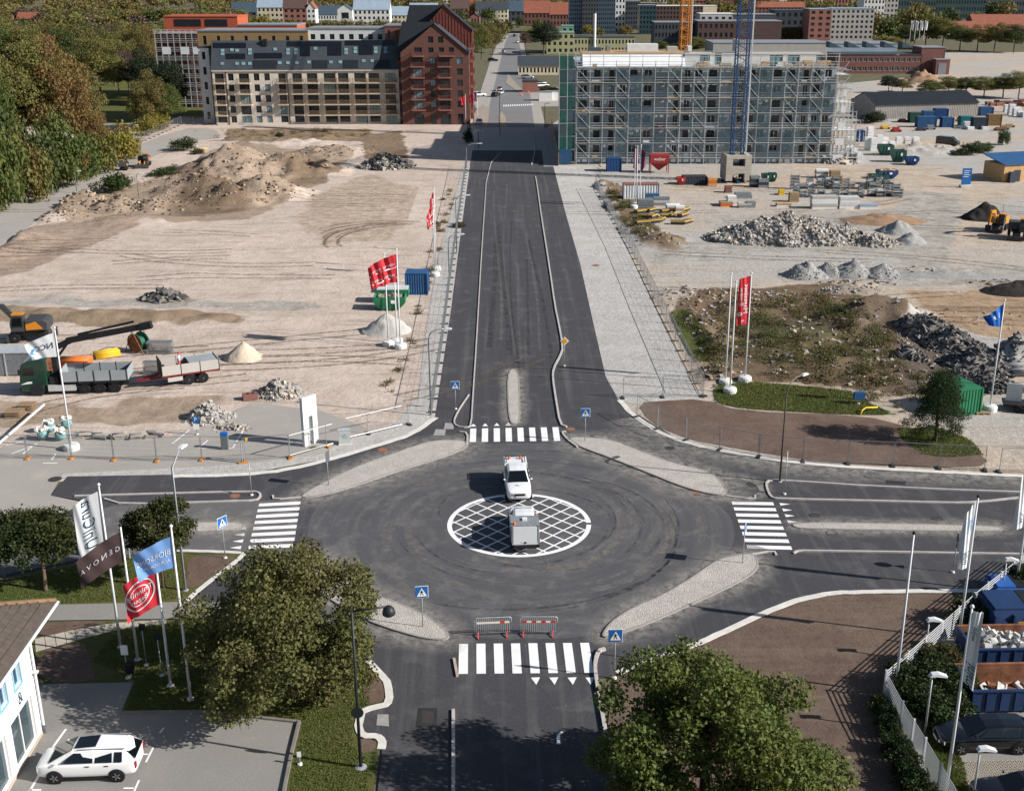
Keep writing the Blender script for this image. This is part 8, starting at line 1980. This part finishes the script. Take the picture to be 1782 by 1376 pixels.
for i in range(12):
    stack(1718 + i * 5.5, 182 + sr.uniform(-4, 4), 'heap of rusty steel parts right of the shed', layered(2, sr.uniform(1.5, 3), 1.0, .5, [m_rust, m_brick]), 'steel_stack', 'stack', sr.uniform(-.5, .5), 'rusty steel stacks right of the shed')
for i, (px, py, m_) in enumerate([(1533, 225, M('yellow_lift', '#c4a030', .6, .1)), (1552, 230, mr), (1564, 213, m_brick), (1612, 226, m_galv), (1595, 228, m_cdk), (1665, 212, m_beacon), (1750, 222, m_pall), (1740, 226, m_pall), (1732, 228, m_rust)]): stack(px, py, ['yellow lift platform left of the containers', 'red lift platform left of the containers', 'red machine by the shed corner', 'grey grating stack before the containers', 'dark rack before the containers', 'orange machine between the containers', 'stack of pale pallets right of the containers', 'low pallet stack right of the containers', 'rusty beam stack right of the containers'][i], [('frame', 0, 2.4, 0, 1.2, .1, .5, m_), ('top', .3, 1.9, .2, 1.0, .5, 1.1 if i % 2 else .8, m_), ('wheel', .1, .5, -.05, .1, 0, .4, m_tyre), ('wheel', 1.8, 2.2, -.05, .1, 0, .4, m_tyre)])
# blue sign board, blue box sign, yellow pipe
t = thing('site_sign', 'tall blue site sign board with white lines on the yard', 'sign', GT(1680, 326)); bp('panel', t, -.85, .85, -.06, .06, .5, 3.4, m_sblue); bp('foot', t, -1.0, 1.0, -.6, .6, 0, .4, m_conc)
for i in range(4): bp('text_line', t, -.6, .5 - .2 * (i % 2), -.075, -.062, 2.9 - i * .35, 3.0 - i * .35, m_swhite)
t, h = sign_post(1494, 703, 684, 'blue box shaped sign on the grass beside the soil bed', 'sign', 'box_sign'); MB().box((0, 0, h - .25), (.95, .4, .7)).build('panel', m_cb1, t)
t = thing('bent_pipe', 'bent yellow pipe lying beside the soil bed', 'pipe', G(1497, 722)); MB().tube([(0, 0, .02), (.25, .3, .35), (.6, .5, .5), (1.7, .7, .45)], .07, 8).build('pipe', m_fy, t, True); t.children[0].data.materials[0] = M('bright_yellow_pipe', '#d9b21e', .5, .06)
t = stack(1700, 722, 'wooden pallet under the blue flag base', [('board', 0, 1.2, i * .19, i * .19 + .12, .12, .15, m_pall) for i in range(5)] + [('block', x, x + .12, 0, .88, 0, .12, m_pall) for x in (0, .54, 1.08)], 'pallet', 'pallet')
t = thing('sign_trailer', 'dark trailer carrying a pale notice board at the right edge', 'trailer', GT(1745, 716), -.3); bp('deck', t, 0, 4, 0, 1.8, .5, .7, m_chas); bp('board', t, .2, 1.5, .8, .9, .8, 2.4, m_cw)
for x in (1.2, 2.2):
    for y in (0, 1.8): lw(t, x, y, .35, 1 if y > 1 else -1)
for i, (px, py) in enumerate([(1738, 642), (1752, 648), (1762, 655), (1745, 652)]):
    t = thing('concrete_pipe', 'long grey concrete pipe lying at the right edge', 'pipe', GT(px, py), .05, 'concrete pipes at the right edge'); MB().tube([(0, 0, .35), (4.0, 0, .35)], .3, 12).build('barrel', m_st1, t, True)
for i, (px, py, r) in enumerate([(1498, 412, .6), (1545, 424, .55)]):
    t = thing('drain_ring', ['upright concrete drain ring on the rubble', 'tilted concrete drain ring before the gravel heaps'][i], 'drain ring', GT(px, py)); MB().lathe([(r, 0), (r, .9), (r * .8, .9), (r * .8, .02)], n=18).build('ring', m_st2, t, True); t.rotation_euler = (.9, 0, -.6)
# ---- left site: panels, pipes, drum, bags, kerb stones
m_porg = M('orange_pipe', '#c46a32', .5, .1, 2); m_pyel = M('yellow_pipe', '#d0a42a', .5, .08, 2); m_drum = M('green_drum', '#245a45', .6, .12, 2)
g = GT(0, 655); t = thing('fence_panel_stack', 'stack of grey steel fence panels at the left edge', 'panel stack', (g.x - 2.2, g.y, 0), .03)
for i in range(9): bp('panel', t, 0, 5.6, i * .3, i * .3 + .08, .15, 2.3, m_galv)
for x in (0, 2.8, 5.5): bp('upright', t, x, x + .1, -.06, -.005, .1, 2.35, m_steel)
bp('top_rail', t, 0, 5.6, -.05, 2.6, 2.32, 2.38, m_steel)
g = GT(102, 646); t = thing('pipe_bundle', 'bundle of orange plastic pipes behind the green lorry', 'pipe bundle', (g.x, g.y, TZ(g.x, g.y)), .02)
for i in range(6):
    for j in range(5): MB().tube([(0, i * .24 + (j % 2) * .12, .2 + j * .21), (3.0, i * .24 + (j % 2) * .12, .2 + j * .21)], .11, 10).build('pipe', m_porg, t, True)
g = GT(163, 622); t = thing('pipe_bundle', 'bundle of yellow pipes beside the cable drum', 'pipe bundle', (g.x, g.y, TZ(g.x, g.y)), .55)
for i in range(5):
    for j in range(3): MB().tube([(0, -i * .24, .12 + j * .21), (2.4, -i * .24, .12 + j * .21)], .11, 10).build('pipe', m_pyel, t, True)
g = GT(243, 612); t = thing('cable_drum', 'green and rust cable drum in a wire frame', 'cable drum', (g.x, g.y, TZ(g.x, g.y)), -.5); MB().lathe([(1.0, -.55), (1.0, -.47), (.55, -.45), (.55, .45), (1.0, .47), (1.0, .55)], (0, 0, 1.05), 22, 'Y').build('drum', m_drum, t); MB().lathe([(.98, -.57), (.3, -.58), (.1, -.6)], (0, 0, 1.05), 22, 'Y').build('cheek', m_rust, t); MB().tube([(-1.3, .7, 0), (0, .7, 2.4), (1.3, .7, 0)], .05, 6).tube([(-1.3, -.7, 0), (0, -.7, 2.4), (1.3, -.7, 0)], .05, 6).tube([(0, -.7, 2.4), (0, .7, 2.4)], .05, 6).build('frame', m_rust, t)
for px, py, lab, n in [(256, 617, 'upright stack of grey crowd barriers beside the cable drum', 7), (250, 652, 'stack of grey barriers between lorry and trailer', 5)]:
    g = GT(px, py); t = thing('barrier_stack', lab, 'barrier stack', (g.x, g.y, TZ(g.x, g.y)), 0)
    for i in range(n):
        o = MB().tube([(0, i * .14, .15), (0, i * .14, 1.25), (2.5, i * .14, 1.25), (2.5, i * .14, .15), (0, i * .14, .15)], .03, 6)
        for k_ in range(1, 15): o.bar((2.5 * k_ / 15, i * .14, .15), (2.5 * k_ / 15, i * .14, 1.25), .022)
        o.build('barrier', m_galv, t)
m_bag = M('teal_bag', '#3f7f86', .8, .25, 2.5, .5, 6, .05, col2='#8fb3b3'); m_bagw = M('white_bag_top', '#c5c5be', .85, .15, 3)
for i, (px, py) in enumerate([(76, 765), (106, 766), (117, 746), (88, 752)]):
    g = GT(px, py); t = thing('bulk_bag', ['left teal bulk bag with white flaps by the flagpole', 'right teal bulk bag standing against the flagpole', 'rear bulk bag heaped with stones', 'bulk bag squeezed behind the front two'][i], 'bulk bag', (g.x, g.y, TZ(g.x, g.y)), i * .4)
    b = MB().box((0, 0, .45), (.95, .95, .9)).build('bag', m_bag, t); subsurf(b, 2); b.scale = (1.15, 1.15, 1.1); chunks('stones', t, 26, ((-.36, .36), (-.36, .36), (.8, 1.05)), .3, m_bagw, i, .7)
    for s in (-1, 1): MB().tube([(s * .3, -.3, .9), (s * .36, 0, 1.15), (s * .3, .3, .9)], .03, 5).build('loop', m_bagw, t)
for i in range(5):
    g = GT(140 + i * 32, 764 + sr.uniform(-3, 2)); t = thing('kerb_stone_stack', ['first', 'second', 'third', 'fourth', 'fifth'][i] + ' stack of grey kerb stones counting from the flagpole', 'stone stack', (g.x, g.y, TZ(g.x, g.y)), sr.uniform(-.15, .15), 'stacks of kerb stones')
    for k_ in range(7): z = (k_ // 4) * .24; o = bp('kerb_stone', t, 0, 1, 0, 1, 0, 1, sr.choice([m_st1, m_st2, m_as2])); o.scale = (1.0, .16, .2); o.location = (sr.uniform(-.3, .5), (k_ % 4) * .22 + sr.uniform(-.05, .05), .12 + z); o.rotation_euler = (0, sr.uniform(-.08, .08), sr.uniform(-.3, .3))
for i, (px, py) in enumerate([(8, 728), (30, 716)]): stack(px, py, ['stack of weathered pallets at the left edge', 'stack of weathered pallets farther from the flagpole'][i], [('board', 0, 1.4, j * .3, j * .3 + .2, .05 + k_ * .22, .12 + k_ * .22, m_pall) for k_ in range(3) for j in range(4)], 'pallet_stack', 'pallet stack')
A, B = G(-20, 798), G(80, 722); t = thing('boom_gate', 'long white boom pole leaning past the teal bags', 'boom', A); d = B - A; MB().bar((0, 0, .5), (d.x, d.y, 1.0), .12, .14).build('boom', m_swhite, t); bp('post', t, -.1, .1, -.1, .1, 0, .6, m_lgal)
# white portal, cabinet, ticket machine, trestle, brick block
g = G(531, 778); g2 = G(555, 769); t = thing('portal_frame', 'white rectangular portal stele standing on the verge', 'portal', g, math.atan2(g2.y - g.y, g2.x - g.x)); W = (g2 - g).length; H = 4.2; mp_ = M('portal_white', '#c3c5c8', .6, .04, .8)
bp('leg', t, 0, W * .38, 0, .32, 0, 2.5, mp_); bp('leg', t, W * .66, W, 0, .32, 0, 2.5, mp_); bp('lintel', t, 0, W, 0, .32, 2.502, H, mp_)
bp('seam', t, .02, W - .02, -.004, .0, 2.48, 2.5, m_sgrey); heap('weed_patch', 'dry weeds round the foot of the white portal', 547, 779, 1.1, .5, .15, m_wild, 50, cat='weeds')
t = thing('electricity_cabinet', 'grey electricity cabinet with graffiti right of the white portal', 'cabinet', G(590, 775), .18); m_cab = M('cabinet_grey', '#9fa6a6', .6, .1, 1.5); bp('cabinet', t, 0, .95, 0, .5, .12, 1.25, m_cab); bp('plinth', t, -.02, .97, -.02, .52, 0, .12, m_conc); bp('roof', t, -.03, .98, -.03, .53, 1.25, 1.3, m_cab); MB().tube([(.25, -.012, .9), (.4, -.012, .7), (.5, -.012, .95), (.65, -.012, .65), (.3, -.012, .6)], .012, 5).build('graffiti', M('graffiti_green', '#5b8a7c', .7, .1), t)
t = thing('ticket_machine', 'grey parking ticket machine with blue top', 'ticket machine', G(392, 781)); bp('body', t, -.28, .28, -.2, .2, 0, 1.15, M('machine_grey', '#5d6264', .6, .1)); bp('top', t, -.28, .28, -.2, .2, 1.152, 1.45, m_sblue)
t = thing('barrier_trestle', 'yellow tipped barrier trestle on the old car park', 'trestle', G(422, 806), .2); MB().tube([(0, 0, .1), (0, 0, 1.9)], .04, 6).tube([(.15, 0, .1), (.15, 0, 1.9)], .04, 6).bar((-.5, 0, 1.75), (.5, 0, 1.95), .05, .14).build('frame', m_lgal, t); bp('foot', t, -.3, .4, -.12, .12, 0, .12, m_ofoot); bp('lamp', t, .35, .55, -.08, .08, 1.9, 2.1, m_pyel)
t = thing('brick_block', 'red hollow brick block lying beside the rubble', 'brick block', GT(424, 698), .35); bp('block', t, 0, 1.3, 0, .7, 0, .55, m_brick); 
for x in (.35, .8): bp('hollow', t, x, x + .22, .15, .55, .552, .56, m_trim)
# bushes, logs, weeds
for px, py, w, h, c, lab in [(318, 262, 6.0, 2.6, '#3a4028', 'grey green bush on the upper haul road'), (200, 333, 6.6, 3.0, '#39451f', 'round green bush beside the small digger'), (285, 306, 5.5, 1.3, '#3c4526', 'low green bush behind the dune'), (305, 300, 4.0, 1.2, '#3c4526', 'low green bush right of the first'), (345, 268, 3, 1.0, '#4a4c2c', 'small scrub beside the felled logs'), (487, 240, 2.5, 1.2, '#3c4522', 'small green bush on the back track'), (1690, 268, 5.5, 2.4, '#3d4a2a', 'large green bush on the yard verge'), (1712, 266, 4.0, 2.0, '#46502c', 'smaller bush right of the large one on the verge'), (1745, 252, 3.0, 3.4, '#3d4a2a', 'upright bush at the end of the verge'), (1668, 270, 3.0, 1.0, '#4a4a30', 'low scrub left of the verge bushes'), (1515, 214, 6, 2.6, DK, 'dark hedge left of the long shed'), (1528, 212, 4, 2.4, DK, 'dark bush touching the shed corner'), (948, 158, 6, 1.6, '#4a4a2c', 'brown bush behind the brick kiosk'), (965, 160, 5, 1.4, DK, 'dark bush beside the hoist tower'), (800, 395, 2.5, .7, '#55492f', 'dry scrub on the left verge'), (815, 250, 2.5, 3.5, DK, 'dark bush in the big shadow')]: bush(px, py, w, h, c, lab)
g = GT(338, 264); t = thing('log_pile', 'pile of felled pale logs beside the grey green bush', 'log pile', (g.x, g.y, TZ(g.x, g.y)), .3)
for i in range(8): MB().tube([(0, (i % 4) * .35, .2 + (i // 4) * .32), (2.6 + .2 * (i % 3), (i % 4) * .35, .2 + (i // 4) * .32)], .16, 8).build('log', M('cut_log', '#a8926f', .9, .2, 3), t, True)
def weeds(name, label, pts, n, size, col, seed, hb=.35):
    r = random.Random(seed); P = [(v.x, v.y) for v in GP(pts)]; b = (min(p[0] for p in P), max(p[0] for p in P), min(p[1] for p in P), max(p[1] for p in P)); bl = []
    while len(bl) < n:
        x, y = r.uniform(b[0], b[1]), r.uniform(b[2], b[3])
        if inpoly(x, y, P) and fbm(x, y, .12) > -.12: s = r.uniform(.25, 1.0) * size; bl.append(((x, y, TZ(x, y) + s * .25), (s, s, s * hb * 2)))
    o = link(name, leaf_cloud(name, bl, n * 70, .22, seed, .3, .35)); o.color = rgba(col); o['label'] = label; return stuff(o)
WA = [(1215, 545), (1300, 530), (1440, 520), (1500, 560), (1560, 600), (1545, 650), (1440, 672), (1300, 662), (1240, 650)]
weeds('weeds', 'olive and brown weeds overgrowing the hollow behind the red banner', WA, 260, .9, '#5a5232', 1); weeds('weeds', 'greener weeds on the hollow behind the red banner', WA, 130, 1.0, '#4d5528', 2, .45); weeds('weeds', 'dry weeds along the lower edge of the asphalt ridge', [(1490, 650), (1560, 640), (1640, 690), (1600, 725), (1500, 700)], 60, .7, '#5c5736', 3)
weeds('verge_weeds', 'weeds on the bank beside the gravel strip', [(1052, 338), (1072, 332), (1125, 385), (1150, 410), (1110, 420), (1075, 385)], 90, .8, '#51532c', 4); weeds('dune_weeds', 'dry scrub on the upper left earthworks', [(330, 228), (640, 226), (640, 240), (420, 246), (330, 240)], 70, .9, '#5f553a', 5); weeds('verge_weeds', 'dry weeds scattered along the left verge', [(775, 330), (795, 330), (700, 690), (640, 730), (620, 725), (690, 640)], 60, .45, '#6b5f45', 6, .2)
weeds('fence_weeds', 'rough growth under the long mesh fence', [(-10, 352), (150, 284), (316, 212), (300, 212), (140, 280), (-30, 348)], 130, 1.2, '#4f5229', 7, .5)
# timber hoarding beside the street, sand field far right
t = thing('hoarding', 'dark timber hoarding along the street below the hoist tower', 'hoarding', G(972, 289)); d = G(960, 226) - G(972, 289)
for i in range(14): a = d * (i / 14); b = d * ((i + .97) / 14); MB().bar((a.x, a.y, 1.2), (b.x, b.y, 1.2), .08, 2.4).build('board', m_plank if i % 3 else m_ply, t)
stack(938, 176, 'left white site cabin beside the far crossing', [('wall', 0, 4, 0, 2.4, 0, 2.6, m_white), ('roof', -.1, 4.1, -.1, 2.5, 2.6, 2.75, m_greyr)], 'site_cabin', 'cabin'); stack(950, 175, 'right white site cabin beside the far crossing', [('wall', 0, 4, 0, 2.4, 0, 2.6, m_white), ('roof', -.1, 4.1, -.1, 2.5, 2.6, 2.75, m_greyr)], 'site_cabin', 'cabin')
sheet('sand_field', [(1640, 92), (1900, 90), (1950, 150), (1780, 160), (1650, 138)], -.008, m_sandr); sheet('far_meadow', [(890, 62), (915, 46), (938, 48), (930, 62)], -.03, m_grass)
zebra('white zebra stripes across the far street', (876, 183), (928, 181), (876, 186), (926, 184), 14, 'x')
for i, (px, py) in enumerate([(864, 160), (920, 163), (908, 167)]):
    t = thing('traffic_cone', ['orange cone left of the far cars', 'orange cone before the brick kiosk', 'orange cone right of the far cars'][i], 'cone', G(px, py)); MB().lathe([(.35, 0), (.35, .05), (.22, .06), (.04, 1.0)], n=10).build('cone', m_beacon, t); bp('band', t, -.14, .14, -.14, .14, .45, .6, m_swhite)
# ---- worker standing in the trailer
def person(loc, rz, label, pose_z=0.0):
    me = bpy.data.meshes.new('body'); P = [(0, 0, .95), (0, 0, 1.18), (.02, 0, 1.42), (.03, 0, 1.54), (.05, 0, 1.68), (0, .1, .92), (.03, .12, .5), (0, .13, .08), (.12, .14, .04), (0, -.1, .92), (.02, -.12, .5), (-.04, -.13, .08), (.08, -.14, .04), (.02, .2, 1.42), (.1, .27, 1.15), (.3, .2, 1.02), (.02, -.2, 1.42), (.12, -.27, 1.15), (.32, -.2, 1.05)]
    Ed = [(0, 1), (1, 2), (2, 3), (3, 4), (0, 5), (5, 6), (6, 7), (7, 8), (0, 9), (9, 10), (10, 11), (11, 12), (2, 13), (13, 14), (14, 15), (2, 16), (16, 17), (17, 18)]; R = [.14, .14, .16, .06, .105, .1, .075, .05, .045, .1, .075, .05, .045, .075, .055, .045, .075, .055, .045]
    me.from_pydata(P, Ed, []); o = bpy.data.objects.new('tmp', me); COL.objects.link(o); m_ = o.modifiers.new('skin', 'SKIN'); m2 = o.modifiers.new('sub', 'SUBSURF'); m2.levels = 2
    for v, r in zip(me.skin_vertices[0].data, R): v.radius = (r, r)
    me.skin_vertices[0].data[0].use_root = True
    bpy.context.view_layer.update(); nm = bpy.data.meshes.new_from_object(o.evaluated_get(bpy.context.evaluated_depsgraph_get())); bpy.data.objects.remove(o)
    nm.materials.clear()
    for q in (M('hivis_trousers', '#c9572a', .8, .1, 3), M('pale_work_shirt', '#9fa6b4', .8, .08, 3), M('skin', '#b98a70', .6, .05)): nm.materials.append(q)
    for p in nm.polygons: p.use_smooth = True; z = p.center.z; p.material_index = 0 if z < .98 else (2 if z > 1.5 or (z < 1.1 and p.center.x > .24) else 1)
    t = thing('person', label, 'person', loc, rz); link('body', nm, t); MB().lathe([(.125, 0), (.12, .06), (.08, .12), (.01, .14)], (.05, 0, 1.70), 12).build('helmet', m_fred, t, True); return t
g = GT(322, 630); tz = trl.location.z
loc = trl.location + Vector((math.cos(rz2) * .6 - math.sin(rz2) * .2, math.sin(rz2) * .6 + math.cos(rz2) * .2, 1.22)); person(loc, rz2 + 2.6, 'worker in orange trousers and red helmet standing in the trailer')

# ---- clods on the earthworks and tyre tracks with painted rut shade over the sites
def clods(name, label, b, n, lst, mats, seed, lo=.25, size=.35):
    r = random.Random(seed); mb = MB(); c = 0; tr = 0
    while c < n and tr < n * 40:
        tr += 1; mx, my, mh, rx, ry = r.choice(lst)[:5]; x, y = mx + r.gauss(0, .55) * rx, my + r.gauss(0, .55) * ry
        if not (b[0] + 3 < x < b[1] - 3 and b[2] + 3 < y < b[3] - 3): continue
        z = TZ(x, y)
        if z < lo * r.random(): continue
        s = size * r.choice([.4, .5, .7, 1.0, 1.6]); q = Matrix.Rotation(r.uniform(0, 6.28), 3, 'Z') @ Matrix.Rotation(r.uniform(-.6, .6), 3, 'X'); mb.m(r.randrange(len(mats)))
        vs = [Vector((x, y, z + .05 * s)) + q @ (Vector((i * r.uniform(.5, 1), j * r.uniform(.5, 1), k_ * r.uniform(.4, .9) * .7)) * s) for i in (-.5, .5) for j in (-.5, .5) for k_ in (-.5, .5)]
        mb.add(vs, [(0, 1, 3, 2), (4, 6, 7, 5), (0, 4, 5, 1), (2, 3, 7, 6), (0, 2, 6, 4), (1, 5, 7, 3)]); c += 1
    o = mb.build(name, mats); o['label'] = label; return stuff(o)
m_cl1 = M('pale_clod', '#a39483', .95, .2, 1.5); m_cl2 = M('brown_clod', '#7d6c5b', .95, .2, 1.5); m_cl3 = M('dark_clod', '#574b40', .95, .2, 1.5)
clods('earth_clods', 'loose clods of earth over the left earthworks', LB, 2600, [q for q in LM if q[2] > 1.5], [m_cl1, m_cl2, m_cl2, m_cl3], 1); clods('earth_clods', 'loose clods and stones over the right hollow', RB, 2200, RM, [m_cl1, m_cl2, m_st1, m_cl3], 2, .2, .3)
def trk_mat():
    t = NT('tyre_track_shade'); n = t.ramp(t.noise(2.6, 5, .7), [(.35, 0.0), (.6, .75)]); t.set(color=rgba('#6f6152'), rough=.95, spec=.05)  # track strips, the darker brown stands for shade in the ruts
    tp = t.n('ShaderNodeBsdfTransparent'); mx = t.n('ShaderNodeMixShader'); t.l(n, mx.inputs[0]); t.l(tp.outputs[0], mx.inputs[1]); t.l(t.b.outputs[0], mx.inputs[2]); t.l(mx.outputs[0], t.out.inputs['Surface']); t.bump(t.noise(6, 3), .8, .08); return t.m
m_trk = trk_mat(); tr_ = random.Random(31)
def track(x, y, a, curv, L, gauge=1.9, w=.34, dz=.06):
    for s in (-1, 1):
        mb = MB(); px, py, pa = x, y, a; pts = []
        for i in range(int(L / .8)):
            nx_, ny_ = -math.sin(pa), math.cos(pa); cx, cy = px + nx_ * gauge / 2 * s, py + ny_ * gauge / 2 * s; z = TZ(cx, cy) + dz; pts.append(((cx - nx_ * w / 2, cy - ny_ * w / 2, z), (cx + nx_ * w / 2, cy + ny_ * w / 2, z))); px += math.cos(pa) * .8; py += math.sin(pa) * .8; pa += curv * .8
        for p, q in zip(pts, pts[1:]): mb.face([p[0], q[0], q[1], p[1]])
        if pts: struct(mb.build('tyre_track_shade', m_trk))
for i in range(26):
    g = G(tr_.uniform(60, 720), tr_.uniform(400, 700) if i > 8 else tr_.uniform(330, 480)); track(g.x, g.y, tr_.uniform(-.5, .5) + (math.pi if i % 2 else 0), tr_.uniform(-.05, .05), tr_.uniform(12, 34), dz=.05 + i * .0012)
for i in range(5): g = G(610 + i * 6, 400 + i * 8); track(g.x - 4, g.y, 1.0 + i * .25, -.09, 17, dz=.085 + i * .0015)
for i in range(14):
    g = G(tr_.uniform(1250, 1760), tr_.uniform(300, 480) if i > 4 else tr_.uniform(510, 560)); track(g.x, g.y, tr_.uniform(-.3, .3) + math.pi * (i % 2), tr_.uniform(-.03, .03), tr_.uniform(14, 36), dz=.05 + i * .0012)
# ================================================================== air and labels
ORD = ['first', 'second', 'third', 'fourth', 'fifth', 'sixth', 'seventh', 'eighth', 'ninth', 'tenth', 'eleventh', 'twelfth', 'thirteenth']
same = {}
for o in COL.objects:
    if o.parent is None and 'label' in o and 'category' in o: same.setdefault(o['label'], []).append(o)
bpy.context.view_layer.update()
for lab, obs in same.items():
    if 1 < len(obs) <= 13:
        obs.sort(key=lambda o: PJ(o.location)[0])
        for i, o in enumerate(obs): o['label'] = lab + ', ' + ('leftmost' if i == 0 else 'rightmost' if i == len(obs) - 1 else ORD[i] + ' from left')
